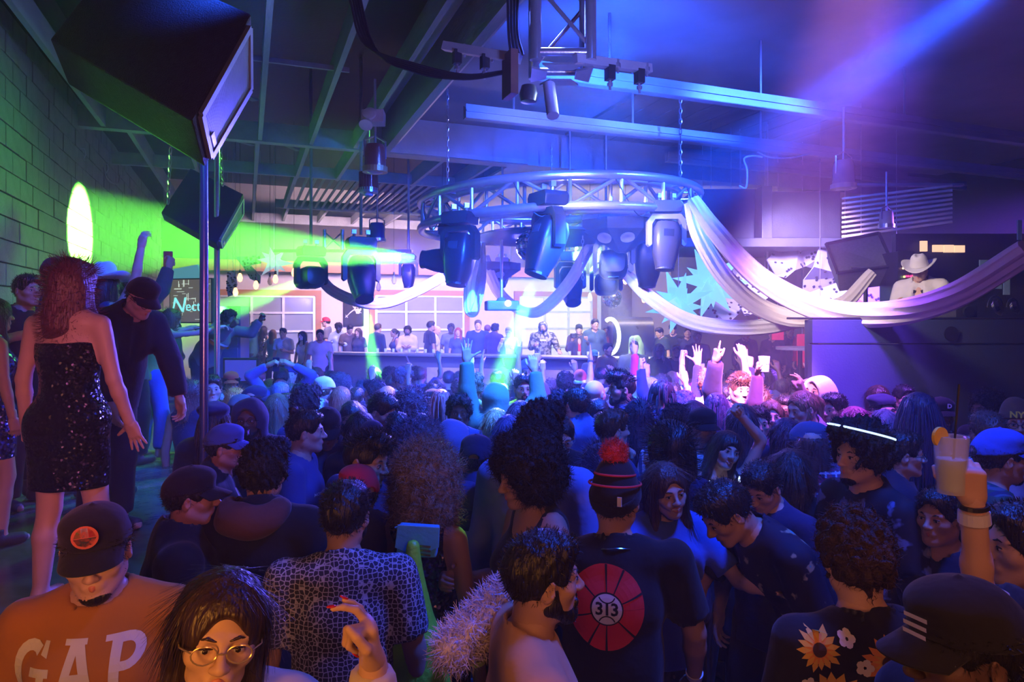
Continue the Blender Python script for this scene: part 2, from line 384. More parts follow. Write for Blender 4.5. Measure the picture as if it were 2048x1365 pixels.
FEM = ('f',)
ARM = {'down': ((.22, 0, -1), (.08, .18, -1), 'relax', 'in'), 'bent': ((.25, .15, -1), (-.3, 1, .25), 'grip', 'in'), 'phone': ((.2, .3, -1), (-.45, .7, .75), 'grip', 'back'),
       'up': ((.22, .1, 1), (.03, .12, 1), 'open', 'fwd'), 'upb': ((.6, .35, .7), (-.15, .25, 1), 'relax', 'fwd'), 'upf': ((.15, .8, .75), (0, .6, 1), 'fist', 'in'),
       'hip': ((.75, -.35, -1), (-.55, .6, -.6), 'relax', 'down'), 'cross': ((.2, .3, -1), (-1, .5, .12), 'relax', 'back'), 'head': ((.6, .3, .9), (-.8, .1, .3), 'relax', 'in'),
       'out': ((.45, .6, -.7), (.25, 1, .15), 'open', 'up'), 'mouth': ((.22, .45, -.9), (-.4, .45, 1), 'fist', 'back'), 'reach': ((.5, .9, .1), (.1, 1, .25), 'relax', 'down'),
       'cheer': ((.35, .45, .8), (.05, .35, 1), 'grip', 'in'), 'wave': ((.5, .15, .9), (.25, -.1, 1), 'relax', 'fwd'), 'hang': ((.15, .45, -1), (.02, .35, -1), 'relax', 'in'), 'back': ((.3, -.35, -1), (.05, -.1, -1), 'open', 'back')}
def arm_frame(d, hint, sx):
    x = d.normalized(); ph = {'in': Vector((-sx, 0, 0)), 'fwd': Vector((0, 1, 0)), 'back': Vector((0, -1, .2)), 'down': Vector((0, 0, -1)), 'up': Vector((0, 0, 1))}[hint]
    z = -(ph-x*ph.dot(x)); z = z.normalized() if z.length > .05 else x.orthogonal().normalized(); y = z.cross(x)
    m = Matrix((x, y, z)).transposed().to_4x4()
    # thumb (+Y) should be up/front; mirror when needed
    want = Vector((0, 0, 1)) if abs(x.z) < .7 else (Vector((0, 1, 0)) if hint in ('in',) else Vector((-sx, 0, 0)) if x.z > 0 else Vector((sx*.0-sx if hint == 'fwd' else sx, 0, 0)))
    if y.dot(want) < 0: m = m @ Matrix.Diagonal((1, -1, 1, 1))
    return m
class Pose:
    def __init__(s, sex='m', aR='down', aL='down', lean=0, side=0, hy=0, hp=0, hr=0, wide=1.0, legs=0, hR=None, hL=None, twist=0):
        s.sex, s.wide = sex, wide; s.key = (sex, aR, aL, lean, side, wide, legs, twist); g = sex == 'f'
        piv = v3(0, 0, .95); s.T = Matrix.Translation(piv) @ Matrix.Rotation(R(-lean), 4, 'X') @ Matrix.Rotation(R(side), 4, 'Y') @ Matrix.Rotation(R(twist), 4, 'Z') @ Matrix.Translation(-piv)
        sw = (.178 if not g else .158)*wide; s.sw = sw
        s.sh = {1: s.T @ v3(sw, -.01, 1.425), -1: s.T @ v3(-sw, -.01, 1.425)}
        s.el = {}; s.wr = {}; s.hm = {}; s.hpz = {}
        for sx, a, ho in ((1, aR, hR), (-1, aL, hL)):
            u, fo, hpz, hint = a if not isinstance(a, str) else ARM[a]
            u = Vector((u[0]*sx, u[1], u[2])).normalized(); fo = Vector((fo[0]*sx, fo[1], fo[2])).normalized()
            s.el[sx] = s.sh[sx]+u*.285; s.wr[sx] = s.el[sx]+fo*.245; s.hm[sx] = Matrix.Translation(s.wr[sx]) @ arm_frame(fo, hint, sx); s.hpz[sx] = ho or hpz
        s.hip = {1: v3(.088, 0, .92), -1: v3(-.088, 0, .92)}
        st = {0: (.11, .02, -.02), 1: (.16, .12, -.1), 2: (.09, -.1, .08), 3: (.2, .0, .0)}[legs]
        s.kn = {1: v3(st[0], st[1]+.03, .49), -1: v3(-st[0], st[2]+.03, .49)}; s.an = {1: v3(st[0]*1.15, st[1]-.01, .09), -1: v3(-st[0]*1.15, st[2]-.01, .09)}
        nb = s.T @ v3(0, -.02, 1.46); lean_r = s.T.to_3x3()
        hr3 = Matrix.Rotation(R(lean*-.45), 3, 'X') @ Matrix.Rotation(R(-hy), 3, 'Z') @ Matrix.Rotation(R(-hp), 3, 'X') @ Matrix.Rotation(R(hr), 3, 'Y')
        nd = (lean_r @ v3(0, .22, 1)).normalized(); s.neck = nb
        s.H = Matrix.Translation(nb+nd*.095) @ hr3.to_4x4() @ Matrix.Translation(v3(0, .03, .075)) @ Matrix.Diagonal((.97, .97, .97, 1)); s.top = (s.H @ v3(0, -.01, .122)).z
    def t(s, x, y, z): return s.T @ v3(x, y, z)
def torso(f, P, e, part='all'):
    g = P.sex == 'f'; w = P.wide; rot = P.T.to_3x3(); t = P.t
    ww = (1, 1, 1) if not g else (.93, .95, 1)
    f.ell(t(0, .0, 1.28), ((.155*ww[0])*w+e, (.112 if w <= 1 else .112*w)*ww[1]+e, .19+e), .03, rot)
    f.ell(t(0, .0, 1.08), ((.140 if not g else .118)*w+e, .105*(w if w > 1 else 1)+e, .17+e), .05, rot)
    f.ell(v3(0, -.01, .94), ((.135 if not g else .148)*w+e, .1+e+(.015 if g else 0), .12+e), .04)
    f.cap(t(-P.sw*.55, -.02, 1.43), t(P.sw*.55, -.02, 1.43), .055+e, .055+e, .05)
    if e: f.cap(t(-.09, -.03, 1.45), t(.09, -.03, 1.45), .042+e, .042+e, .05)
    for sx in (-1, 1):
        f.ell(t(sx*.068*w, .055, 1.31), (.075+e, .05+e, .06+e), .04, rot)
        if g: f.ell(t(sx*.068*w, .085, 1.27), (.058+e, .058+e, .058+e), .03, rot); f.ell(v3(sx*.07, -.06, .91), (.08+e, .08+e, .09+e), .035)
        else: f.ell(v3(sx*.062, -.045, .92), (.072+e, .07+e, .085+e), .03)
@cached
def body_chunk(key_, h):
    P = POSES[key_]; g = P.sex == 'f'; k = .86 if g else 1
    pts = [P.sh[1], P.sh[-1], P.el[1], P.el[-1], P.wr[1], P.wr[-1], P.neck, P.an[1], P.an[-1]]
    lo = np.min([tuple(p) for p in pts], 0)-.16; hi = np.max([tuple(p) for p in pts], 0)+.14; lo[2] = 0
    lo[1] = min(lo[1], -.26); hi[1] = max(hi[1], .26)
    f = SDF(lo, hi, h); torso(f, P, 0)
    f.cap(P.neck+v3(0, 0, -.03), P.H @ v3(0, -.02, -.08), .064*k, .054*k, .05); f.cap(P.t(-.09, -.03, 1.45), P.t(.09, -.03, 1.45), .04, .04, .06)
    for sx in (-1, 1):
        f.cap(P.sh[sx], P.el[sx], .052*k*(.5+.5*P.wide), .042*k, .04); f.cap(P.el[sx], P.el[sx].lerp(P.wr[sx], .3), .042*k, .041*k, .015); f.cap(P.el[sx].lerp(P.wr[sx], .3), P.wr[sx], .041*k, .027*(1 if not g else 1.08), .02)
        f.cap(P.hip[sx], P.kn[sx], .088*(.5+.5*P.wide), .056, .04); f.cap(P.kn[sx], P.kn[sx].lerp(P.an[sx], .35)+v3(0, -.012, 0), .053, .055, .02); f.cap(P.kn[sx].lerp(P.an[sx], .35)+v3(0, -.012, 0), P.an[sx], .055, .037, .02)
        f.cap(P.an[sx]+v3(0, -.02, -.045), P.an[sx]+v3(sx*.015, .15, -.058), .04, .03, .03)
    f.plane((0, 0, 0.004), (0, 0, -1))
    return f.mesh()
POSES = {}
@cached
def top_chunk(key_, h, style, seed):
    """style: tee, long, jacket, tank, strapless, dress, hoodie, fur"""
    P = POSES[key_]; g = P.sex == 'f'; k = .86 if g else 1
    e = {'tee': .013, 'long': .014, 'jacket': .03, 'hoodie': .028, 'tank': .009, 'strapless': .009, 'dress': .009, 'vest': .03, 'crop': .01, 'puffer': .04}[style]
    pts = [P.sh[1], P.sh[-1], P.el[1], P.el[-1], P.wr[1], P.wr[-1], P.neck]
    lo = np.min([tuple(p) for p in pts], 0)-.2; hi = np.max([tuple(p) for p in pts], 0)+.2
    hem = {'dress': .62, 'strapless': .6, 'jacket': .8, 'hoodie': .82, 'crop': 1.06, 'tank': .9}.get(style, .84)
    lo[2] = hem-.05; lo[0] = min(lo[0], -.3); hi[0] = max(hi[0], .3); lo[1] = min(lo[1], -.28); hi[1] = max(hi[1], .28)
    f = SDF(lo, hi, h); torso(f, P, e)
    if hem < .7:
        for sx in (-1, 1): f.cap(P.hip[sx]+v3(0, 0, .02), v3(sx*.075, 0, hem-.03), .11, .115, .07)
        f.cap((0, 0, .9), (0, 0, hem-.03), .13, .13, .06)
    elif style != 'tank' and style != 'crop':
        f.cap(P.t(-.05, 0, 1.12), (-.05, 0, hem-.02), .108+e, .108+e, .04); f.cap(P.t(.05, 0, 1.12), (.05, 0, hem-.02), .108+e, .108+e, .04)
    if style in ('strapless',): f.plane(P.t(0, 0, 1.335), P.T.to_3x3() @ v3(0, 0, 1))
    f.plane((0, 0, hem), (0, 0, -1))
    if style == 'crop': f.plane(P.t(0, 0, 1.1), P.T.to_3x3() @ v3(0, 0, -1))
    if style not in ('strapless',):
        f.cap(P.neck+v3(0, 0, -.03), P.neck+P.T.to_3x3() @ v3(0, .01, .06), .066*k+e*.8, .06*k+e*.8, .05)
        if style in ('tee', 'long', 'tank', 'dress', 'crop', 'vest'): f.plane(P.t(0, -.03, 1.528), P.T.to_3x3() @ v3(0, .42, 1))
    if style in ('tee', 'long', 'jacket', 'hoodie', 'vest', 'puffer'):
        for sx in (-1, 1):
            x = e*.75+.004; m = P.sh[sx].lerp(P.el[sx], .78)
            if style in ('tee',): f.cap(P.sh[sx], m, .056*k*(.5+.5*P.wide)+x, .052*k+x+.008, .04, flat=2)
            elif style == 'vest': f.cap(P.sh[sx], P.sh[sx].lerp(P.el[sx], .1), .06*k+x, .06*k+x, .04, flat=2)
            else:
                f.cap(P.sh[sx], P.el[sx], .056*k*(.5+.5*P.wide)+x, .048*k+x, .04); f.cap(P.el[sx], P.el[sx].lerp(P.wr[sx], .93), .047*k+x, .031+x, .015, flat=2)
    if style in ('tank', 'dress', 'crop'):
        for sx in (-1, 1): f.cap(P.sh[sx]+P.T.to_3x3() @ v3(sx*.03, 0, .06), P.sh[sx]+P.T.to_3x3() @ v3(sx*.04, 0, -.09), .075, .06, .01, sub=True)
    if style in ('tank', 'dress', 'crop'): f.ell(P.t(0, .06, 1.49), (.085, .1, .1), .01, sub=True)
    if style in ('hoodie',):
        f.ell(P.t(0, -.095, 1.46), (.115, .065, .06), .03, P.T.to_3x3())
    if style in ('jacket', 'puffer'): f.cap(P.t(-.05, -.04, 1.49), P.t(.05, -.04, 1.49), .06, .06, .03)
    nr = .062*k+{'jacket': .012, 'hoodie': .014, 'vest': .02}.get(style, .003)
    f.cap(P.neck+v3(0, .006, .004), P.H @ v3(0, -.02, 0), nr, nr+.006, .008, sub=True)
    if style == 'jacket': f.cap(P.t(0, .16, 1.2), P.t(0, .13, 1.5), .02, .065, .01, sub=True)
    f.noise(-.0045 if style not in ('jacket', 'hoodie', 'puffer') else -.007, 38, seed, 6, (1, 1, .55))
    return f.mesh()
@cached
def legs_chunk(key_, h, style, seed):
    P = POSES[key_]; lo = (-.32, -.26, 0); hi = (.32, .3, 1.08); f = SDF(lo, hi, h)
    e = .012 if style == 'trousers' else .016
    f.ell(v3(0, -.01, .93), ((.155 if P.sex == 'm' else .163)*P.wide+e*.4, .115+e*.4, .12), .03); 
    end = {'trousers': 1, 'shorts': 0, 'skirt': 0}[style]
    for sx in (-1, 1):
        f.ell(v3(sx*.07, -.055, .91), (.085, .08, .09), .04)
        f.cap(P.hip[sx], P.kn[sx], .092*(.5+.5*P.wide)+e, .07+e, .03, flat=0 if end else 2)
        if end: f.cap(P.kn[sx], P.kn[sx].lerp(P.an[sx], .97), .07+e, .058+e, .03, flat=2)
    f.plane((0, 0, 1.03), (0, 0, 1)); f.noise(-.005, 40, seed, 5, (1, 1, .6)); return f.mesh()
@cached
def shoe_chunk(h):
    f = SDF((-.07, -.12, 0), (.07, .22, .14), h); f.cap((0, -.04, .05), (0, .13, .04), .048, .04, .03); f.cap((0, -.02, .07), (0, -.02, .13), .046, .05, .02, flat=2); f.plane((0, 0, .005), (0, 0, -1)); return f.mesh()
# ------------------------------------------------------------------ hair and hats (head space)
def strands(V, Q, n, length, w, curl, seed, grav=1.0, lift=.0, steps=4, zmin=-9):
    rg = np.random.RandomState(seed); a = V[Q[:, 1]]-V[Q[:, 0]]; b = V[Q[:, 2]]-V[Q[:, 0]]; N = np.cross(a, b); N /= np.linalg.norm(N, axis=1)[:, None]+1e-9
    C = V[Q].mean(1); ok = ~((C[:, 1] > .02) & (np.abs(C[:, 0]) < .07)); C_, N_ = (C[ok], N[ok]) if not curl else (C, N)
    C, N = C_, N_
    if zmin > -9: keep = C[:, 2] > zmin; C_, N_ = C[keep], N[keep]
    if len(C_) == 0: return np.zeros((0, 3)), np.zeros((0, 4), int)
    i = rg.randint(0, len(C_), n); p = C_[i]-N_[i]*.002; nr = N_[i]; pts = []
    g = np.array([0, 0, -1.0]); jit = rg.normal(size=(n, 3))*.25
    if curl: d = nr+rg.normal(size=(n, 3))*curl; d /= np.linalg.norm(d, axis=1)[:, None]
    side = None; out = [p]
    for s in range(steps):
        if not curl:
            t = g*grav*(1+s*.8)+jit*.35-np.concatenate([p[:, :2]*(3.0*s), p[:, 2:]*0], 1)*np.clip(-p[:, 1:2]/.04, 0, 1); t = t-nr*(t*nr).sum(1)[:, None]; t /= np.linalg.norm(t, axis=1)[:, None]+1e-9; t = t+nr*(lift+.02-.05*s/steps)
        else:
            d = d+rg.normal(size=(n, 3))*curl; d /= np.linalg.norm(d, axis=1)[:, None]; t = d
        p = p+t*(length/steps); out.append(p)
    if not curl:
        A = np.stack(out); bad = ((A[:, :, 1] > .025) & (np.abs(A[:, :, 0]) < .068) & (A[:, :, 2] < .07)).any(0); out = [q[~bad] for q in out]; nr = nr[~bad]; n = len(nr)
        if n == 0: return np.zeros((0, 3)), np.zeros((0, 4), int)
    D = out[1]-out[0]; side = np.cross(D, nr); side += 1e-6; side /= np.linalg.norm(side, axis=1)[:, None]
    if curl: side = rg.normal(size=(n, 3)); side /= np.linalg.norm(side, axis=1)[:, None]
    VV = []; 
    for s, q in enumerate(out):
        ww = w*(1-.8*s/steps); VV += [q-side*ww/2, q+side*ww/2]
    VV = np.stack(VV, 1); m = VV.shape[1]; base_ = (np.arange(n)*m)[:, None]
    QQ = np.concatenate([base_+np.array([[2*s, 2*s+1, 2*s+3, 2*s+2]]) for s in range(steps)])
    return VV.reshape(-1, 3), QQ
def cranium(f, e, k=.01): f.ell((0, -.012, .03), (.079+e, .099+e, .089+e), k)
def facecut(f, low=0, wdt=0, k=.012): f.ell((0, .108, -.028-low), (.066+wdt, .072, .1), k, sub=True); f.ell((0, .10, -.12), (.075+wdt, .085, .1), k, sub=True)
def earcut(f):
    for sx in (-1, 1): f.ell((sx*.088, .022, -.012), (.022, .034, .036), .008, sub=True)
@cached
def hair_chunk(style, h, seed):
    st = style; f = None; out = []
    nS = {0: 1}.get(0); dens = 1.0 if h < .006 else .5 if h < .008 else .22
    def fin(f, n, length, w, curl, grav=1, zmin=-9, lift=0):
        V, Q = f.mesh(); o = [(V, Q, 0)]
        if n*dens > 10: sv, sq = strands(V, Q, int(n*dens), length, w*(1 if dens == 1 else 1.6), curl, seed, grav, lift, zmin=zmin); o.append((sv, sq, 0))
        v, q, _ = join(o); return v, q
    if st == 'buzz':
        f = SDF((-.11, -.13, -.1), (.11, .12, .14), h); cranium(f, .002); facecut(f, 0); f.plane((0, -.09, -.055), (0, .0, -1)); f.plane((0, 0, -.03), (0, .75, -1)); earcut(f); return fin(f, 500, .006, .002, .2)
    if st in ('short', 'crew'):
        f = SDF((-.12, -.14, -.1), (.12, .13, .16), h); cranium(f, .008); f.ell((0, .015, .085), (.072, .088, .045), .03); facecut(f, -.008); f.plane((0, -.1, -.06), (0, 0, -1)); f.plane((0, 0, -.035), (0, .8, -1)); earcut(f); f.noise(-.003, 150, seed); return fin(f, 1600, .016, .003, .14)
    if st == 'quiff':
        f = SDF((-.12, -.14, -.1), (.12, .15, .19), h); cranium(f, .005); f.ell((0, .04, .105), (.068, .075, .045), .025); f.ell((.01, .085, .1), (.055, .03, .035), .02); facecut(f, 0); f.plane((0, -.1, -.055), (0, 0, -1)); f.plane((0, 0, -.035), (0, .8, -1)); earcut(f); f.noise(-.004, 110, seed); return fin(f, 1800, .03, .003, .22, zmin=.06)
    if st == 'curly':
        f = SDF((-.16, -.18, -.12), (.16, .17, .2), h); cranium(f, .02); f.ell((0, .02, .08), (.09, .1, .07), .02); facecut(f, -.004); f.plane((0, -.1, -.075), (0, .3, -1)); f.noise(.02, 120, seed, 6); return fin(f, 2200, .03, .003, .8)
    if st == 'afro':
        f = SDF((-.22, -.24, -.17), (.22, .2, .25), h*1.4); f.ell((0, -.03, .055), (.145, .15, .14), .03); f.ell((0, -.05, -.03), (.135, .12, .1), .05); facecut(f, .01, -.004); f.noise(.022, 95, seed, 7); return fin(f, 7000, .045, .0028, .75)
    if st == 'bigcurl':
        f = SDF((-.23, -.25, -.3), (.23, .2, .25), h*1.4); f.ell((0, -.03, .05), (.135, .145, .13), .03); f.ell((0, -.06, -.09), (.16, .12, .15), .06); facecut(f, .01, -.004); f.noise(.026, 80, seed, 7); return fin(f, 7000, .06, .003, .55)
    if st in ('long', 'longwave', 'vlong', 'bob', 'bangs'):
        L = {'long': .24, 'longwave': .2, 'vlong': .36, 'bob': .06, 'bangs': .26}[st]
        f = SDF((-.15, -.19, -.2-L), (.15, .15, .15), h*1.25); cranium(f, .014)
        f.cap((0, -.055, 0), (0, -.075, -.1-L*.5), .085, .08, .04); f.cap((-.045, -.05, -.02), (-.06, -.06, -.1-L), .055, .035, .03); f.cap((.045, -.05, -.02), (.06, -.06, -.1-L), .055, .035, .03); f.cap((0, -.07, -.06), (0, -.085, -.12-L), .06, .035, .04)
        for sx in (-1, 1): f.cap((sx*.062, -.0, .03), (sx*.08, .01, -.09-L*.35), .03, .026, .03); f.cap((sx*.08, .01, -.09-L*.35), (sx*.082, .01, -.1-L*.7), .026, .015, .03)
        f.cap((0, -.03, -.10), (0, -.03, -.5), .052, .052, .02, sub=True); 
        if st != 'bangs': facecut(f, .002, -.012)
        else: facecut(f, .02, -.012)
        f.noise(-.004 if st != 'longwave' else -.011, 120 if st != 'longwave' else 45, seed, 6, (1, 1, .12 if st != 'longwave' else .8)); return fin(f, 2600, .13 if st != 'longwave' else .045, .0035, 0 if st != 'longwave' else .14)
    if st in ('pony', 'bun', 'topbun', 'tied'):
        f = SDF((-.12, -.24, -.3), (.12, .13, .2), h); cranium(f, .008); facecut(f, -.004); f.plane((0, -.1, -.07), (0, .2, -1)); earcut(f)
        if st == 'pony': f.cap((0, -.11, .05), (0, -.15, .0), .03, .03, .02); f.cap((0, -.15, .0), (0, -.12, -.2), .032, .014, .02)
        elif st == 'bun': f.ell((0, -.125, .04), (.04, .035, .04), .01)
        elif st == 'topbun': f.cap((0, -.07, .1), (0, -.09, .125), .02, .02, .01); f.ell((0, -.1, .145), (.034, .03, .03), .008)
        else: f.cap((0, -.1, -.01), (0, -.1, -.18), .03, .02, .03)
        f.noise(-.002, 160, seed, 5, (1, .3, 1)); return fin(f, 900, .05, .003, 0)
    if st in ('locs', 'braids', 'shortlocs'):
        f = SDF((-.12, -.14, -.1), (.12, .13, .15), h); cranium(f, .006); facecut(f, -.004); f.plane((0, -.1, -.06), (0, .3, -1)); V, Q = f.mesh(); o = [(V, Q, 0)]
        rg = random.Random(seed); mb = MB(); n = {'locs': 80, 'braids': 110, 'shortlocs': 55}[st]; L = {'locs': .2, 'braids': .42, 'shortlocs': .13}[st]
        for i in range(n):
            a = rg.uniform(R(150), R(390)) if st != 'shortlocs' else rg.uniform(R(120), R(420)); z = rg.uniform(-.02, .115); rr = math.sqrt(max(.05, 1-((z-.03)/.097)**2))
            q = Vector((math.cos(a)*.086*rr, -.012+math.sin(a)*.106*rr, z)); n_ = Vector((math.cos(a), math.sin(a), .6)).normalized(); pts = [q]; l = L*rg.uniform(.75, 1.1); dn = Vector((n_.x*.7, n_.y*.7, -.2)); p = q
            if p.y > .06 and abs(p.x) < .06: continue
            for k_ in range(6):
                dn = dn.lerp(Vector((n_.x*.02, n_.y*.02-.02, -1)), .6).normalized(); p = p+dn*(l/6+(.008 if k_ < 2 else 0)); pts.append(p)
            mb.tube(pts, [.0075 if st != 'braids' else .0055]*5+[.005, .003], 5 if h < .008 else 4)
        v = np.array([tuple(x) for x in mb.v]); q4 = np.array([x for x in mb.f if len(x) == 4]); o.append((v, q4, 0)); v, q, _ = join(o); return v, q
@cached
def beard_chunk(h, full):
    f = SDF((-.09, -.04, -.15), (.09, .13, .01), h); e = .006 if full else .0008; j = .066
    f.cap((-.05, .0, -.055), (-.018, j, -.092), .022+e, .02+e, .03); f.cap((.05, .0, -.055), (.018, j, -.092), .022+e, .02+e, .03); f.ell((0, .068, -.096), (.022+e, .02+e*1.5, .02+e*1.3), .02)
    f.cap((-.062, .018, -.008), (-.056, .018, -.05), .004+e, .010+e, .015); f.cap((.062, .018, -.008), (.056, .018, -.05), .004+e, .010+e, .015)
    if full: f.ell((0, .088, -.058), (.028+e, .010+e*.5, .016+e), .01)
    f.ell((0, .104, -.060), (.021, .024, .0085), .004, sub=True); f.ell((-.03, .1, -.01), (.035, .05, .043), .006, sub=True); f.ell((.03, .1, -.01), (.035, .05, .043), .006, sub=True); f.ell((0, -.03, -.09), (.04, .06, .1), .01, sub=True)
    V, Q = f.mesh(); sv, sq = strands(V, Q, 900 if h < .006 else 200, .008, .002, .5, 3, steps=2); v, q, _ = join([(V, Q, 0), (sv, sq, 0)]); return v, q
@cached
def cap_chunk(h, kind):
    """kind: cap, beanie, hood, cowboy, santa, beret; returns crown, extra"""
    f = SDF((-.2, -.22, -.18), (.2, .24, .24), h*1.1); e = []
    if kind == 'cap':
        f = SDF((-.12, -.14, 0), (.12, .12, .16), h); cranium(f, .012); f.ell((0, .015, .095), (.08, .085, .045), .03); f.plane((0, 0, .035), (0, .12, -1)); f.ell((0, -.12, .035), (.03, .03, .02), .004, sub=True); f.ell((0, 0, .143), (.008, .008, .006), .004)
        mb = MB(); n = 14; T = []; B = []
        for i in range(n+1):
            a = R(-62+124*i/n); ox, oy = math.sin(a)*.088, math.cos(a)*.102-.012; k = math.cos(math.asin(max(-1, min(1, ox/.088)))*.98); lz = .048-abs(ox)**2*2.2
            T.append((ox, oy, lz)); B.append((ox*1.0, oy+.075*max(.05, k)**.6, lz-.012-.018*k-abs(ox)**2*1.2))
        vs = [Vector(p) for p in T]+[Vector(p) for p in B]+[Vector(p)-v3(0, 0, .004) for p in T]+[Vector(p)-v3(0, 0, .004) for p in B]; m = n+1
        mb.add(vs, [(i, i+1, m+i+1, m+i) for i in range(n)]+[(2*m+i+1, 2*m+i, 3*m+i, 3*m+i+1) for i in range(n)]+[(m+i, m+i+1, 3*m+i+1, 3*m+i) for i in range(n)]+[(0, m, 3*m, 2*m), (n, 2*m+n, 3*m+n, m+n)])
        e = [('brim', np.array([tuple(x) for x in mb.v]), np.array(mb.f))]
    elif kind == 'beanie':
        f = SDF((-.12, -.14, -.06), (.12, .13, .18), h); cranium(f, .012); f.ell((0, -.015, .1), (.07, .085, .07), .03); f.plane((0, 0, .012), (0, .42, -1))
        g = SDF((-.12, -.14, -.06), (.12, .13, .1), h); cranium(g, .018); g.plane((0, 0, .008), (0, .42, -1)); g.plane((0, 0, .058), (0, -.42, 1)); e = [('cuff', *g.mesh())]
    elif kind == 'hood':
        f = SDF((-.15, -.18, -.2), (.15, .14, .18), h*1.2); cranium(f, .03); f.cap((0, -.04, 0), (0, -.05, -.16), .105, .12, .04); f.ell((0, .125, -.03), (.072, .095, .112), .012, sub=True); f.cap((0, .02, -.08), (0, .03, -.3), .075, .085, .02, sub=True); f.noise(-.005, 40, 3)
    elif kind == 'cowboy':
        f = SDF((-.12, -.15, 0), (.12, .13, .2), h); f.cap((0, -.01, .05), (0, -.01, .12), .098, .085, .01); f.ell((0, -.01, .215), (.03, .08, .05), .02, sub=True); f.plane((0, 0, .045), (0, 0, -1))
        mb = MB(); n = 32; rr = [.09, .13, .165, .185]; vs = []
        for k_, r_ in enumerate(rr):
            for j in range(n): a = 2*PI*j/n; vs.append((math.cos(a)*r_*.95, math.sin(a)*r_*1.1-.01, .052+(abs(math.cos(a))**2)*k_**1.7*.012-.004*k_))
        b = len(vs); vs += [(x, y, z-.004) for x, y, z in vs]
        fs = [(k_*n+j, (k_+1)*n+j, (k_+1)*n+(j+1) % n, k_*n+(j+1) % n) for k_ in range(3) for j in range(n)]; fs = [q[::-1] for q in fs]+[tuple(b+i for i in q) for q in fs]+[(3*n+j, 3*n+(j+1) % n, b+3*n+(j+1) % n, b+3*n+j) for j in range(n)]
        e = [('brim', np.array(vs), np.array(fs))]
    elif kind == 'santa':
        f = SDF((-.13, -.2, 0), (.13, .13, .22), h); cranium(f, .012); f.cap((0, -.02, .1), (0, -.12, .12), .07, .03, .04); f.plane((0, 0, .03), (0, .2, -1))
        g = SDF((-.13, -.15, -.04), (.13, .14, .09), h); cranium(g, .024); g.plane((0, 0, .02), (0, .2, -1)); g.plane((0, 0, .06), (0, -.2, 1)); g.noise(.008, 140, 4); e = [('trim', *g.mesh())]
    elif kind == 'beret':
        f = SDF((-.14, -.17, 0), (.14, .14, .18), h); cranium(f, .012); f.ell((.0, -.03, .085), (.105, .12, .05), .02); f.plane((0, 0, .035), (0, .25, -1)); f.noise(-.003, 50, 4)
    return f.mesh(), e
MC = {}
def mobj(name, keyt, maker, mats, parent, Mx=None):
    """shared mesh data, materials per object"""
    kk = (name,)+keyt
    if kk not in MC:
        r = maker(); V, Q = r[0], r[1]; mi = r[2] if len(r) > 2 else None
        MC[kk] = mesh_np(name, V, Q, [None]*len(mats), mi)
    o = bpy.data.objects.new(name, MC[kk]); link(o, parent)
    for i, m in enumerate(mats): o.material_slots[i].link = 'OBJECT'; o.material_slots[i].material = m
    if Mx is not None: o.matrix_local = Mx
    return o
SK = {'l': (.55, .34, .25), 'm': (.42, .24, .16), 't': (.3, .165, .105), 'b': (.13, .07, .045), 'd': (.07, .038, .027)}
EYEW = None
def glasses(parent, H, m, lens=None, r=.021, sq=False):
    mb = MB()
    for sx in (-1, 1):
        n = 16; pts = [(sx*.033+math.copysign(abs(math.cos(a))**(.55 if sq else 1), math.cos(a))*r*1.15, .107-abs(math.cos(a)*r)*.25, .002+math.copysign(abs(math.sin(a))**(.55 if sq else 1), math.sin(a))*r*.85) for a in [2*PI*i/n for i in range(n)]]
        mb.tube(pts, .0017, 5, closed=True); mb.tube([(sx*.057, .1, .006), (sx*.078, .07, .006), (sx*.084, 0, .006), (sx*.082, -.012, -.006)], .0017, 5)
    mb.tube([(-.009, .107, .004), (0, .113, .006), (.009, .107, .004)], .0017, 5)
    o = mb.build('glasses', m, parent, smooth=True); o.matrix_local = H; return o
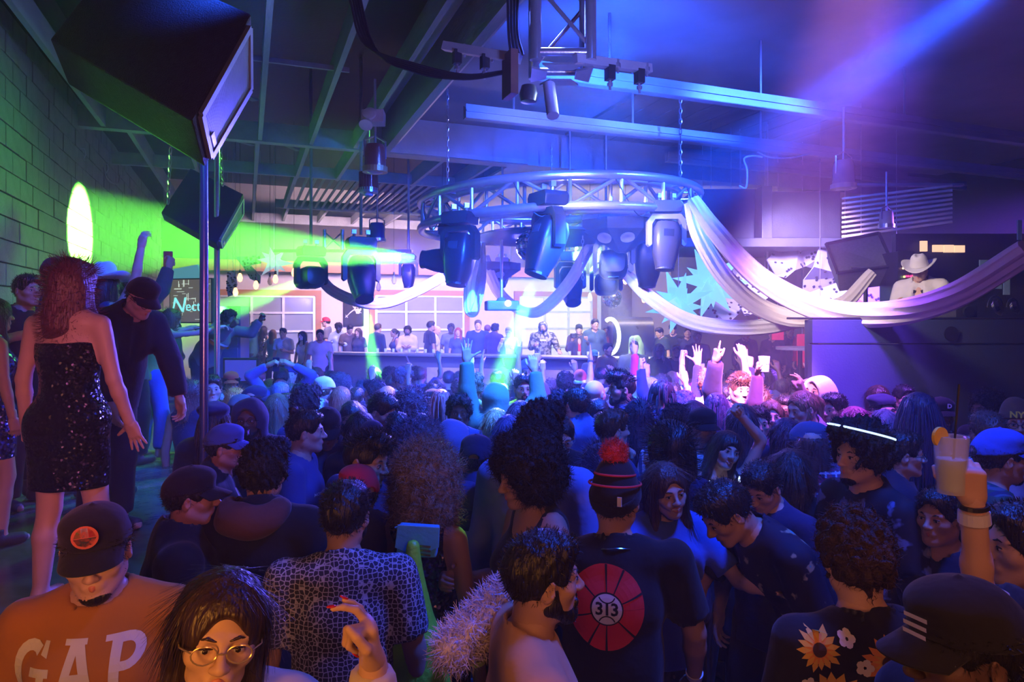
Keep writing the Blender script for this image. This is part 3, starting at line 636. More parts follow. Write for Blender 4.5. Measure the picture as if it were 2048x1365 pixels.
def person(px, ytop, d, face=180, sex='m', aR='down', aL='down', hair='short', hc=(.02, .014, .01), sk='m', top='tee', tc=(.02, .02, .03), bot='trousers', bc=(.02, .02, .03),
           label='', beard=0, hat=None, hatc=(.03, .03, .05), brim=None, hatrot=0, gl=None, mouth=0, lean=0, side=0, hy=0, hp=0, hr=0, wide=1.0, legs=0, hR=None, hL=None, twist=0,
           zf=0.0, tm=None, bm_=None, group=None, hs=1.0, name='person', lod=None, seed=None, shoes=True, sc=None, extra=None):
    lod = lod if lod is not None else 0 if d < 3.6 else 1 if d < 6.2 else 2
    hh = (.0048, .007, .0105)[lod]; hb = (.017, .024, .034)[lod]; hhd = (.0042, .0055, .0085)[lod]
    P = Pose(sex, aR, aL, lean, side, hy, hp, hr, wide, legs, hR, hL, twist); POSES.setdefault(P.key, P); seed = seed if seed is not None else int(px*7+ytop) % 4
    htop = P.top+(.012 if hair not in ('afro', 'bigcurl') else .07)+(.012 if hat else 0)
    s0, s1 = (.9, 1.1) if sex == 'm' else (.87, 1.06)
    d0 = d
    for _ in range(60):
        tgt = PD(px, ytop, d); s = sc or (tgt.z-zf)/htop
        if sc or abs(ytop-HOR) < 12 or not .8 < d/d0 < 1.25: break
        if s > s1: d *= 1.02 if ytop > HOR else .98
        elif s < s0: d *= .98 if ytop > HOR else 1.02
        else: break
    s = min(max(s, .8), 1.2)
    dr = -FW*math.cos(R(face))+RT*math.sin(R(face)); rz = math.atan2(-dr.x, dr.y)
    hl = P.H @ v3(0, 0, .05); off = Matrix.Rotation(rz, 3, 'Z') @ v3(hl.x, hl.y, 0)*s
    loc = v3(tgt.x-off.x, tgt.y-off.y, zf)
    r_ = root(name, label, 'person', loc, rz, group); r_.scale = (s, s, s)
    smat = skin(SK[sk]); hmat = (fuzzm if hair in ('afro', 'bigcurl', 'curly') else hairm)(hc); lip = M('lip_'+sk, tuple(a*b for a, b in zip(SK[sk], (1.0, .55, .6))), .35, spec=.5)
    ew = M('eye_white', (.5, .47, .45), .25, var=.05, bump=0); ir = M('iris', (.02, .012, .008), .1, bump=0)
    def mk():
        ch = [(*body_chunk(P.key, hb), 0)]+[(*tf((v, q), P.H), m) for v, q, m in head(sex, mouth, hh)]
        for sx in (-1, 1):
            km = .9 if sex == 'f' else 1; ch.append((*tf(hand(P.hpz[sx], hhd), P.hm[sx] @ Matrix.Scale(km, 4)), 0))
        return join(ch)
    mobj('body', (P.key, P.hpz[1], P.hpz[-1], hy, hp, hr, mouth, lod), mk, [smat, lip, hairm(hc), ew, ir, M('tooth', (.85, .83, .8), .2, var=.03, bump=0)], r_)
    if top:
        nm = {'tee': 'shirt', 'long': 'shirt', 'jacket': 'jacket', 'hoodie': 'hoodie', 'tank': 'tank_top', 'strapless': 'dress', 'dress': 'dress', 'vest': 'vest', 'crop': 'crop_top', 'puffer': 'jacket'}[top]
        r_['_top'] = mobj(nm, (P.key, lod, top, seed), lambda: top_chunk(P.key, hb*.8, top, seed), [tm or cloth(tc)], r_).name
    if bot: mobj('trousers' if bot == 'trousers' else bot, (P.key, lod, bot, seed), lambda: legs_chunk(P.key, hb, bot, seed), [bm_ or cloth(bc)], r_)
    if shoes and lod < 2:
        for sx in (-1, 1): mobj('shoe', (lod,), lambda: shoe_chunk(.009), [M('shoe', (.05, .05, .06), .5)], r_, Matrix.Translation(v3(P.an[sx].x, P.an[sx].y-.01, 0)) @ Matrix.Rotation(R(-8*sx), 4, 'Z'))
    H = P.H
    if hat != 'hood' and hair and hair != 'bald':
        hv = hair
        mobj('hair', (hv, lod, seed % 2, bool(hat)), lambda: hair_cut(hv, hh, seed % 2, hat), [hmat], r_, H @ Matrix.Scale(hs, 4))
    if beard: mobj('beard', (lod, beard), lambda: beard_chunk(hh, beard == 2), [hairm(hc)], r_, H)
    if hat:
        (cv, cq), ex = cap_chunk(hh, hat); hm_ = hatc if not isinstance(hatc, tuple) else cloth(hatc); Hh = H @ Matrix.Rotation(R(hatrot), 4, 'Z')
        ho = mobj({'cap': 'cap', 'beanie': 'beanie', 'hood': 'hood', 'cowboy': 'cowboy_hat', 'santa': 'santa_hat', 'beret': 'beret'}[hat], (hat, lod), lambda: (cv, cq), [hm_], r_, Hh)
        for nm, v, q in ex: mobj(nm, (hat, lod), lambda v=v, q=q: (v, q), [brim or hm_], ho)
        r_['_hat'] = ho.name
    if gl: glasses(r_, H, M('glasses_frame_'+gl, {'k': (.01, .01, .01), 'g': (.6, .45, .2), 'w': (.6, .6, .6)}[gl], .25, .6 if gl != 'k' else 0, bump=0))
    r_['_s'] = s
    PINFO[r_.name] = (P, s, r_)
    return r_
PINFO = {}
def hair_cut(st, h, seed, hat):
    v, q = hair_chunk(st, h, seed)
    if hat:
        zc = v[q].mean(1)[:, 2]; keep = zc < (.062 if hat in ('cap', 'cowboy', 'beret') else .03); q = q[keep]
        u, inv = np.unique(q, return_inverse=True); v = v[u]; q = inv.reshape(q.shape)
    return v, q
def wristpos(r_, sx):
    P, s, o = PINFO[r_.name]; bpy.context.view_layer.update(); return o.matrix_world @ (P.hm[sx])
# ------------------------------------------------------------------ setting
XL, YB, ZJ, ZC = -2.08, 20.5, 4.8, 5.35      # left wall, back wall, joist underside, ceiling panels
BACKZ = .45
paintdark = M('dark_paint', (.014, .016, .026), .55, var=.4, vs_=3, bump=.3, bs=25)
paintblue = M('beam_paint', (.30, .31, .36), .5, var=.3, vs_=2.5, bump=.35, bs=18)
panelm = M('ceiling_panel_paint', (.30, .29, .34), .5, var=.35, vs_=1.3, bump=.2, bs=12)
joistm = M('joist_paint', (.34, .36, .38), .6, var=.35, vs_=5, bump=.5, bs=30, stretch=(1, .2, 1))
concrete = M('block_paint', (.25, .28, .25), .45, var=.35, vs_=6, bump=.6, bs=35)
whitewall = M('white_wall_paint', (.62, .58, .58), .7, var=.12, vs_=2, bump=.15, bs=14)
woodt = M('orange_wood', (.42, .17, .07), .5, var=.35, vs_=3, bump=.25, bs=30, stretch=(.2, 1, 1))
woodp = M('ceiling_plank', (.32, .25, .22), .6, var=.35, vs_=4, bump=.3, bs=30, stretch=(1, .1, 1))
floorm = M('floor_paint', (.10, .10, .11), .35, var=.4, vs_=4, bump=.15, bs=40)
steel = M('truss_steel', (.62, .62, .66), .28, .85, var=.15, vs_=12, bump=.15, bs=60)
blackm = M('black_metal', (.022, .022, .028), .38, .2, var=.3, vs_=10, bump=.1, bs=80)
blackp = M('black_plastic', (.03, .03, .036), .35, var=.3, vs_=10, bump=.08, bs=90)
cablem = M('cable_rubber', (.015, .015, .02), .5, bump=0)
def topz(p): return 5.36 if (p.x > 1.86 and p.y < 10.5) else 5.3 if (p.x > 4.87 and p.y > 11) else 6.0
def struct(o): o['kind'] = 'structure'; return o
b = MB(); b.box((6, 8.5, -.06), (18, 26, .12)); struct(b.build('floor', floorm))
b = MB(); b.box(((XL+14)/2, YB+.1, 3), (14-XL+.3, .2, 6)); wb = struct(b.build('wall_back', whitewall))
b = MB(); b.box((XL-.12, 8.5, 3), (.2, 25, 6)); wl = struct(b.build('wall_left', M('mortar', (.10, .12, .10), .8, var=.2)))
b = MB(); b.box((14.1, 8.5, 3), (.2, 25, 6)); struct(b.build('wall_right', paintdark))
b = MB(); b.box((6, -3.6, 3), (17, .2, 6)); struct(b.build('wall_front', paintdark))
# painted concrete blocks of the left wall, staggered courses
rg = random.Random(5); bl = []
for r in range(4, 24):
    for c in range(42):
        y = 2.3+c*.42+(r % 2)*.21; bl.append((y, .1+r*.215))
bl.sort(key=lambda q: q[0]+abs(q[1]-2.3)*.3)
protos = []
for i in range(4):
    b = MB(); b.box((0, 0, 0), (.05, .408, .204)); o = b.build('block', concrete, bevel=.008); protos.append(o.data); bpy.data.objects.remove(o)
rest = MB()
for i, (y, z) in enumerate(bl):
    dx = rg.uniform(-.004, .006)
    if i < 298: o = bpy.data.objects.new('block', protos[i % 4]); link(o, wl); o.location = (XL-.02+dx, y, z); o.rotation_euler = (0, R(rg.uniform(-.6, .6)), 0)
    else: rest.box((XL-.02+dx, y, z), (.05, .408, .204))
o = rest.build('block', concrete, wl); o['kind'] = 'stuff'
# ceiling: dark deck, flat panels on the right, joists and beams as parts
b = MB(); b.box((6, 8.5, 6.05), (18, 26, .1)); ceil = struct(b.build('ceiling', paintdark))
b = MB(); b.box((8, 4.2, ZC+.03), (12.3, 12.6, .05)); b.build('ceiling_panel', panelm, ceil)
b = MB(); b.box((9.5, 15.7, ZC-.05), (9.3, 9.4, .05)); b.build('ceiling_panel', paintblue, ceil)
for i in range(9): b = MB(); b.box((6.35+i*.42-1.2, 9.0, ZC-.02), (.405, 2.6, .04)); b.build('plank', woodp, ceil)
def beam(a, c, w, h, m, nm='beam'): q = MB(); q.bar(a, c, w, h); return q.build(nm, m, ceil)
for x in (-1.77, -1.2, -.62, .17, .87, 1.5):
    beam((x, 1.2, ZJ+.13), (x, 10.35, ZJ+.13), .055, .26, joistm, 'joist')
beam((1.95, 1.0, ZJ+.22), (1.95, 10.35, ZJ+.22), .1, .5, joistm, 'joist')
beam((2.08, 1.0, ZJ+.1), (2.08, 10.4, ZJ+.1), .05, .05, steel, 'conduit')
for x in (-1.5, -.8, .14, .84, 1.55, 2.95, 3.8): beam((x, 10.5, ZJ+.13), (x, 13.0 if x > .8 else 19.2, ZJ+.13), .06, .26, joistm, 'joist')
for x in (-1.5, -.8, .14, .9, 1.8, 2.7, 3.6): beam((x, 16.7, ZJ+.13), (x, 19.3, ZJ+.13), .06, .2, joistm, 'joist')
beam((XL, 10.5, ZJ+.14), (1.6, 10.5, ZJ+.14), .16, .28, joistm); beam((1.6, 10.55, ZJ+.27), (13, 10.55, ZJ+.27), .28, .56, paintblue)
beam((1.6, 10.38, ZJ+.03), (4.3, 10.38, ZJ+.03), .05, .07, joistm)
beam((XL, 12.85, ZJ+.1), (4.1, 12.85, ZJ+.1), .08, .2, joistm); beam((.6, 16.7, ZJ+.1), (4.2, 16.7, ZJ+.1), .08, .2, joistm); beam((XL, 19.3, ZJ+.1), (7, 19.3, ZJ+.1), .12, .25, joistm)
for i in range(19): x = 1.05+i*.155; q = MB(); q.box((x, 14.8, ZJ+.09), (.045, 3.8, .13), (0, R(28), 0)); q.build('slat', joistm, ceil)
beam((.82, 12.85, ZJ+.1), (.82, 16.7, ZJ+.1), .07, .2, joistm); beam((4.08, 12.85, ZJ+.1), (4.08, 16.7, ZJ+.1), .07, .2, joistm)
beam((0, 7.3, ZJ+.08), (1.0, 7.3, ZJ+.08), .03, .05, joistm)
# diagonal bracing boards between joists
for a, c in (((.2, 4.6, 5.2), (.85, 5.6, 5.2)), ((.95, 4.7, 5.3), (1.5, 6.0, 5.2)), ((.2, 5.9, 5.25), (.85, 4.9, 5.3)), ((-.6, 8.9, 5.2), (.1, 9.8, 5.2)), ((-.8, 11.6, 5.2), (.1, 12.6, 5.25)), ((.17, 11.5, 5.2), (.84, 12.5, 5.2))): beam(a, c, .1, .03, joistm, 'brace_board')
# steel channels hung below the panels on the right, and their drop rods
def channel(y, x0, x1, z, m=paintblue):
    q = MB(); q.box(((x0+x1)/2, y, z), (x1-x0, .10, .018)); q.box(((x0+x1)/2, y-.05, z+.07), (x1-x0, .012, .15)); q.box(((x0+x1)/2, y+.05, z+.07), (x1-x0, .012, .15)); q.box(((x0+x1)/2, y-.065, z+.07), (x1-x0, .02, .02)); o = q.build('channel', m, ceil)
channel(7.42, 2.3, 12, 4.55); channel(6.05, 2.6, 12, 4.6); channel(9.2, 6.2, 13, 4.75)
for x, y, z0 in ((2.9, 7.42, 4.7), (4.5, 7.42, 4.7), (6.5, 7.42, 4.7), (3.4, 6.05, 4.75), (5.3, 6.05, 4.75), (7.5, 6.05, 4.75)): q = MB(); q.tube([(x, y, z0), (x, y, ZC)], .014, 6); q.build('rod', steel, ceil)
for p0, p1 in (((2.35, 3.6, 5.1), (13, 3.6, 5.25)), ((2.4, 3.75, 5.1), (13, 3.75, 5.25))): q = MB(); q.tube([p0, p1], .025, 6); q.build('conduit', steel, ceil)
# soffit above the back wall, orange board and white wall below
q = MB(); q.box((4.5, YB-.35, 4.3), (13.5, .7, 1.3)); q.build('soffit', M('soffit_paint', (.05, .04, .05), .6), ceil)
q = MB(); q.box((3.6, YB-.72, 3.66), (13, .05, .30)); struct(q.build('trim_1', woodt))
# three big windows with metal frames and timber surrounds
glass = M('window_glass', (.30, .33, .42), .12, var=.25, vs_=1.2, bump=0, spec=.6)
framem = M('window_metal', (.66, .67, .70), .4, .3)
def window(n, px0, px1, pyt, cols, gl=None):
    a = PY(px0, pyt, YB-.05); c = PY(px1, pyt, YB-.05); z1 = a.z; z0 = BACKZ+.85; w = c.x-a.x
    g = MB(); g.box(((a.x+c.x)/2, YB-.03, (z0+z1)/2), (w, .03, z1-z0)); o = struct(g.build('window_%d' % n, gl or glass)); H_ = z1-z0
    for i in range(cols+1): m = MB(); m.box((a.x+w*i/cols, YB-.07, (z0+z1)/2), (.07, .07, H_)); m.build('mullion', framem, o)
    for zz in (z0, z0+H_*.36, z0+H_*.7, z1): m = MB(); m.box(((a.x+c.x)/2, YB-.08, zz), (w, .06, .06)); m.build('transom', framem, o)
    for bx in ((a.x-.12, .12), (c.x+.12, .12)): m = MB(); m.box((bx[0], YB-.06, (z0+z1)/2), (.16, .1, H_+.1)); m.build('casing', woodt, o)
    m = MB(); m.box(((a.x+c.x)/2, YB-.06, z1+.1), (w+.4, .12, .16)); m.build('casing', woodt, o)
    return o
window(1, 438, 628, 592, 3); window(2, 752, 926, 592, 3); window(3, 1040, 1182, 594, 3, emis('lit_window', (1, .86, .6), .45))
# raised floor along the left wall (dance platform) and raised floor behind the bar
q = MB(); q.box(((XL-.3)/2, 7.2, .5), (-.3-XL, 8.2, 1.0)); plat = q.build('stage_platform', M('platform_vinyl', (.13, .16, .11), .22, var=.5, vs_=6, bump=.2, bs=20)); tag(plat, 'knee-high black dance platform along the left block wall', 'platform'); plat['kind'] = 'structure'
BA, BB = PD(640, 708, 16.3), PD(1445, 722, 13.7); bd = (BB-BA); bd.z = 0; bd.normalize(); bn = Vector((-bd.y, bd.x, 0))
q = MB(); c0 = Vector((BA.x, BA.y, 0))-bd*5; c1 = Vector((BB.x, BB.y, 0))+bd*4.5; q.prism([(0, 0), ((c1-c0).length, 0), ((c1-c0).length, 8.5), (0, 8.5)], (c0.x, c0.y, BACKZ/2), bd, bn, BACKZ); fl = q.build('floor_raised', floorm); fl['kind'] = 'structure'
q = MB(); q.box((1, 21, -.3), (.01, .01, .01))
# dark brick return and dark wall right of the windows
q = MB(); a = PY(1215, 600, YB-.4); q.box((a.x+.4, YB-.3, 2.2), (.9, .5, 3.6)); struct(q.build('wall_return', M('dark_brick', (.13, .1, .1), .7, var=.5, vs_=9, bump=.8, bs=18)))
q = MB(); q.box((PY(1480, 600, YB-.4).x+2, YB-.35, 2.4), (7.6, .3, 5.2)); struct(q.build('wall_rear_dark', paintdark))
# bulkhead boxes (duct) on the right
def cambox(px0, py0, px1, py1, d, dep, m, nm, label=None, cat=None, parent=None, bev=.01):
    a = PD(px0, py1, d); c = PD(px1, py0, d); q = MB(); w = (c-a).dot(RT); h = c.z-a.z
    q.prism([(0, 0), (w, 0), (w, h), (0, h)], a+FW*dep/2, RT, UP, dep); o = q.build(nm, m, parent, bevel=bev)
    if label: tag(o, label, cat)
    return o
o = cambox(1392, 378, 1532, 478, 10.5, 1.6, M('bulkhead_paint', (.07, .07, .1), .55), 'bulkhead', parent=ceil); o = cambox(1541, 383, 1681, 476, 10.2, 1.4, M('duct_paint', (.05, .05, .07), .5), 'duct', parent=ceil)
cambox(1524, 372, 1545, 482, 10.1, .3, M('bulkhead_paint'), 'duct_joint', parent=ceil); cambox(1370, 476, 1690, 494, 10.0, 1.8, M('bulkhead_paint'), 'ledge', parent=ceil)
# open slatted ceiling bay on the far right
for i in range(9):
    a = PD(1684, 398+i*9.5, 9.6); c = PD(1905, 372+i*9.0, 8.9); q = MB(); q.bar(a, c, .05, .03); q.build('slat', M('bronze_slat', (.35, .26, .2), .35, .6), ceil)
cambox(1675, 366, 1930, 372, 9.2, .1, paintblue, 'slat_rail', parent=ceil)
# ------------------------------------------------------------------ DJ booth (set square to the room's corner, facing the floor)
booth = root('dj_booth', 'dark blue raised booth front with a round cable hole', 'booth')
bpm = M('booth_paint', (.05, .075, .14), .6, var=.2, vs_=2, bump=.15)
def cpr(parent, nm, m, u0, u1, d, z0, z1, dep, bev=.006, skew=0):
    q = MB(); a = W(u0, d, z0); q.prism([(0, 0), (u1-u0, 0), (u1-u0, z1-z0), (0, z1-z0)], a+FW*dep/2, RT, UP, dep); return q.build(nm, m, parent, bevel=bev)
bu0 = (1625-1024)*6.3/FPX; bu1 = bu0+3.4
cpr(booth, 'upper_panel', bpm, bu0, bu1, 6.3, 2.045, 2.265, .1); cpr(booth, 'lower_panel', bpm, bu0, bu1, 6.31, .0, 2.035, .1); cpr(booth, 'desk_top', blackp, bu0, bu1, 6.3, 2.265, 2.285, .6); cpr(booth, 'side_panel', bpm, bu0+.02, bu0+.1, 6.4, 0, 2.26, .12)
cpr(booth, 'booth_floor', blackp, bu0+.7, bu1+1, 6.5, 1.22, 1.28, 2.2)
q = MB(); h0 = PD(1902, 668, 6.295); q.lathe([(0, 0), (.068, 0), (.068, .01), (0, .01)], 20, h0, Matrix((RT, UP, -FW)).transposed()); q.build('cable_hole', M('hole_black', (.004, .004, .006), .9, bump=0), booth)
cpr(booth, 'back_wall', paintdark, bu0+2.12, bu1+3, 8.7, 0, 3.35, .1)
# gear on the booth desk
def gear(px0, px1, zt, d, label, nm, cat, m=blackp, dep=.35):
    a = PD(px0, 635, d); c = PD(px1, 635, d); q = MB(); r_ = root(nm, label, cat, (0, 0, 0)); u0 = (px0-1024)*d/FPX; u1 = (px1-1024)*d/FPX
    cpr(r_, 'case', m, u0, u1, d, 2.285, zt, dep); return r_, u0, u1
g1, u0, u1 = gear(1912, 1955, 2.40, 6.5, 'small dark blue box on the booth desk', 'mixer', 'mixer'); q = MB(); q.lathe([(0, 0), (.05, 0), (.05, .03), (0, .03)], 20, W((u0+u1)/2, 6.49, 2.34), Matrix((RT, UP, -FW)).transposed()); q.build('jog_wheel', cablem, g1)
for i, (px, s) in enumerate(((1995, .09), (2030, .07))):
    c_ = PD(px, 615, 6.6); hpn = root('headphones', ['chrome-rimmed headphone cup lying on the booth desk', 'small dark headphone at the right end of the booth desk'][i], 'headphones', c_)
    q = MB(); q.lathe([(0, -.03), (s*.6, -.03), (s, 0), (s*.7, .03), (0, .03)], 18, (0, 0, 0), Euler((R(70), 0, R(20))).to_matrix()); q.build('ear_cup', M('chrome', (.6, .55, .5), .15, 1, bump=0), hpn, smooth=True)
    q = MB(); q.tube([(math.cos(a)*s*1.2, .02, math.sin(a)*s*1.2) for a in [PI*k/10 for k in range(11)]], .01, 6); q.build('head_band', blackp, hpn, smooth=True)
# LED rack behind the DJ
rack = root('equipment_rack', 'black equipment rack with coloured status lights left of the man in white', 'rack'); cpr(rack, 'cabinet', blackp, *[(p-1024)*7.9/FPX for p in (1796, 1830)], 7.9, 1.28, 3.05, .4)
for px, py, c in [(1812, 553, (1, .02, .08)), (1816, 553, (1, .02, .08)), (1821, 553, (1, .02, .08)), (1825, 552, (1, .02, .08)), (1808, 554, (.6, 1, .1)), (1813, 573, (.3, .8, 1)), (1818, 574, (.7, 1, .2)), (1806, 537, (1, .5, .2)), (1805, 565, (1, .3, .15)), (1815, 580, (.4, .5, 1)), (1804, 596, (1, .1, .1))]:
    q = MB(); q.lathe([(0, 0), (.011, .0), (.011, .01), (0, .012)], 8, PD(px, py, 7.88), Matrix((RT, UP, -FW)).transposed()); q.build('status_light', emis('led_%d_%d' % (px, py), c, 6), rack)
# small lit openings high behind the booth
for i, (x0, y0, x1, y1) in enumerate(((1867, 490, 1887, 504), (1889, 490, 1908, 505), (1910, 491, 1930, 505), (1842, 482, 1855, 503))):
    o = cambox(x0, y0, x1, y1, 8.6, .03, emis('warm_pane', (1, .62, .35), 1.1), 'lit_panel', ['leftmost of three warm lit panes high behind the booth', 'middle of three warm lit panes high behind the booth', 'rightmost of three warm lit panes high behind the booth', 'small warm lit sign above the white hat'][i], 'lit panel', bev=0)
for i, (x0, y0, x1, y1) in enumerate(((1960, 520, 1985, 545), (1982, 563, 2004, 578), (2008, 540, 2020, 590), (2036, 440, 2044, 480))):
    cambox(x0, y0, x1, y1, 8.2, .02, M('paper_note', (.25, .4, .5), .6), 'wall_note', ['pale square note pinned above the booth gear', 'small note on the dark wall under the drape', 'tall greenish strip on the wall right of the booth', 'narrow pale strip at the right picture edge'][i], 'note', bev=0)
# ------------------------------------------------------------------ white perforated scenery bands right of centre
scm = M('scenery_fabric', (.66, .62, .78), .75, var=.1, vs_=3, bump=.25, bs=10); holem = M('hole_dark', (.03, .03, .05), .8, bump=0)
def inside(p, poly):
    x, y = p; c = False; n = len(poly)
    for i in range(n):
        (x0, y0), (x1, y1) = poly[i], poly[(i+1) % n]
        if (y0 > y) != (y1 > y) and x < (x1-x0)*(y-y0)/(y1-y0)+x0: c = not c
    return c
BANDS = [('curved white perforated panel behind the tilted loudspeaker', 10.6, [(1534, 520), (1556, 498), (1600, 493), (1645, 488), (1668, 498), (1690, 530), (1650, 545), (1612, 533), (1590, 541), (1572, 556), (1552, 552)]),
 ('tall leaning white perforated panel under the tilted loudspeaker', 10.2, [(1640, 492), (1672, 500), (1705, 555), (1730, 640), (1640, 640), (1652, 612), (1606, 590), (1608, 560), (1628, 534)]),
 ('white perforated panel at the left edge of the booth', 9.8, [(1722, 552), (1792, 535), (1793, 642), (1690, 642), (1702, 590)]),
 ('white perforated strip between the two hanging drapes', 10.9, [(1462, 532), (1484, 520), (1540, 572), (1536, 596), (1520, 608), (1496, 586), (1470, 556)]),
 ('pale blue perforated ramp panel below the white stars', 11.4, [(1405, 600), (1430, 590), (1500, 600), (1482, 625), (1455, 648), (1410, 646), (1398, 625)]),
 ('small ragged white perforated piece above the low drape', 11.0, [(1480, 612), (1500, 600), (1530, 618), (1518, 625), (1490, 632)]),
 ('hanging white perforated ribbon above the left window', 15.5, [(470, 514), (520, 512), (522, 527), (500, 530), (521, 552), (520, 568), (500, 558), (486, 534)]),
 ('white perforated ribbon end hanging left of the first window', 15.2, [(455, 545), (469, 540), (474, 570), (466, 590), (456, 594), (453, 575)])]
for k, (lb, d, poly) in enumerate(BANDS):
    n = len(poly); r_ = root('scenery_panel', lb, 'scenery panel', PD(poly[0][0], poly[0][1], d)); inv = r_.location.copy()
    P3 = []; 
    for i, p in enumerate(poly): P3.append(PD(p[0], p[1], d+.25*math.sin(i*1.3))-inv)
    q = MB(); nn2 = FW*.03
    q.add(P3+[p+nn2 for p in P3], [tuple(range(n)), tuple(range(2*n-1, n-1, -1))]+[(i, (i+1) % n, n+(i+1) % n, n+i) for i in range(n)]); 
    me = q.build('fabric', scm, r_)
    bm = bmesh.new(); bm.from_mesh(me.data); bmesh.ops.triangulate(bm, faces=[f for f in bm.faces if len(f.verts) > 4]); bmesh.ops.subdivide_edges(bm, edges=bm.edges, cuts=2, use_grid_fill=True); bm.to_mesh(me.data); bm.free()
    bv = BVHTree.FromObject(me, bpy.context.evaluated_depsgraph_get()) if False else None
    for wi in (0, len(P3)//2): w_ = MB(); w_.tube([P3[wi], Vector((P3[wi].x, P3[wi].y, topz(P3[wi]+inv)-inv.z))], .004, 5); w_.build('hanger_wire', steel, r_)
    h = MB(); rr = random.Random(k); xs = [p[0] for p in poly]; ys = [p[1] for p in poly]
    bm = bmesh.new(); bm.from_mesh(me.data); bv = BVHTree.FromBMesh(bm); bm.free(); cnt = 0
    for t in range(260):
        x = rr.uniform(min(xs), max(xs)); y = rr.uniform(min(ys), max(ys))
        if not inside((x, y), poly) or cnt > 34: continue
        o0 = Vector((0, 0, CAMZ))-inv; dr = (PD(x, y, d)-inv-o0).normalized(); hit = bv.ray_cast(o0, dr)
        if hit[0] is None: continue
        nrm = hit[1] if hit[1].dot(dr) < 0 else -hit[1]; u = nrm.orthogonal().normalized(); h.lathe([(0, 0), (.022, 0), (.02, .006), (0, .006)], 8, hit[0]+nrm*.002, Matrix((u, nrm.cross(u), nrm)).transposed()); cnt += 1
    o = h.build('perforation', holem, r_); o['kind'] = 'stuff'
# ------------------------------------------------------------------ lit white spiky stars
def star(px, py, d, r, spikes, label, em=1.6, col=(.28, .72, 1), seed=0):
    c = PD(px, py, d); q = MB(); rr = random.Random(seed); r_ = root('star_lantern', label, 'star lantern', c)
    q.lathe([(0, -r*.24), (r*.2, -r*.15), (r*.26, 0), (r*.2, r*.15), (0, r*.24)], 10); q.build('core', emis('star_core', (.75, .93, 1), em*2.2), r_); q = MB(); q.tube([(0, 0, 0), (0, 0, topz(c)-c.z)], .005, 5); q.build('hanger_wire', steel, r_)
    for i in range(spikes):
        z = 1-2*(i+.5)/spikes; a = i*2.4+seed; dr = Vector((math.cos(a)*math.sqrt(1-z*z), math.sin(a)*math.sqrt(1-z*z), z)).normalized(); L = r*rr.uniform(.75, 1.15); u = dr.orthogonal().normalized(); v = dr.cross(u); q = MB()
        q.add([u*r*.3, (u*-.5+v*.87)*r*.3, (u*-.5-v*.87)*r*.3, dr*L], [(0, 1, 3), (1, 2, 3), (2, 0, 3), (2, 1, 0)]); q.build('spike', emis('star_%d' % seed, col, em), r_)
star(1422, 568, 10.6, .62, 15, 'larger glowing cyan-white spiked star, upper one of the pair', 1.1, (.22, .62, 1), 1)
star(1357, 610, 10.2, .52, 14, 'glowing cyan-white spiked star lower left of the pair', 1.1, (.2, .6, .95), 2)
star(1213, 532, 13.5, .3, 10, 'pale star lantern in front of the upper wall left of the twin lights', 1.0, (.5, .8, .9), 3)
star(548, 524, 15.0, .42, 12, 'white star lantern hanging above the left window', .55, (.7, .85, 1), 4)
# ------------------------------------------------------------------ bar
bar = root('bar_counter', 'long dark bar with a metal front rail before the windows', 'bar')
def along(t, off=0, z=0): p = BA.lerp(BB, t); return Vector((p.x, p.y, 0))+bn*off+Vector((0, 0, z))
q = MB(); q.bar(along(-.01, .35, .68), along(1, .35, .68), .5, 1.36-.0); q.build('bar_body', M('bar_dark', (.06, .06, .09), .4), bar)
q = MB(); q.bar(along(-.02, .3, 1.38), along(1.0, .3, 1.38), .75, .05); q.build('bar_top', M('bar_top', (.05, .045, .05), .15), bar)
q = MB(); q.bar(along(.3, .04, .95), along(1.0, .04, .95), .05, .35); q.build('kick_panel', M('bar_tan', (.32, .24, .2), .5), bar)
q = MB(); pts = [along(t/12, -.12, 1.42) for t in range(13)]; q.tube(pts, .045, 10); q.build('rail', steel, bar, smooth=True)
for t in (.02, .25, .5, .75, .98): q = MB(); q.tube([along(t, -.12, 1.42), along(t, .06, 1.2)], .02, 8); q.build('bracket', steel, bar)
gm = M('drink_glass', (.7, .78, .85), .08, bump=0, alpha=.45, spec=.8); rr = random.Random(9)
def glass_cup(p, label, h=.13, r=.035, liq=(.5, .5, .55), group=None, Mx=None, straw=False, nm='drinking_glass', wedge=False, rim=True):
    r_ = root(nm, label, 'glass', p, 0, group) if Mx is None else root(nm, label, 'glass', group=group, M4=Mx)
    q = MB(); q.lathe([(0, 0), (r*.8, 0), (r, h), (r*.93, h), (r*.74, .008), (0, .008)], 14); q.build('cup', gm, r_, smooth=True)
    q = MB(); q.lathe([(0, .01), (r*.72, .01), (r*.84, h*.6), (0, h*.6)], 12); q.build('drink', M('liquid_'+key(liq), liq, .1, bump=0), r_)
    if straw: q = MB(); q.tube([(0, 0, .02), (r*.7, 0, h*1.9)], .003, 6); q.build('straw', M('straw_black', (.02, .02, .02), .4, bump=0), r_)
    if wedge: q = MB(); q.lathe([(0, -.004), (.026, -.004), (.026, .004), (0, .004)], 14, (-r, 0, h), Euler((PI/2, 0, 0)).to_matrix(), 0, PI*1.3); q.build('lemon_wedge', M('lemon', (.8, .55, .06), .5), r_)
    return r_
for i in range(14):
    t = .16+i*.022+(.3 if i > 8 else 0); glass_cup(along(t, .1, 1.405), 'clear glass standing on the bar behind the rail', group='glasses on the bar')
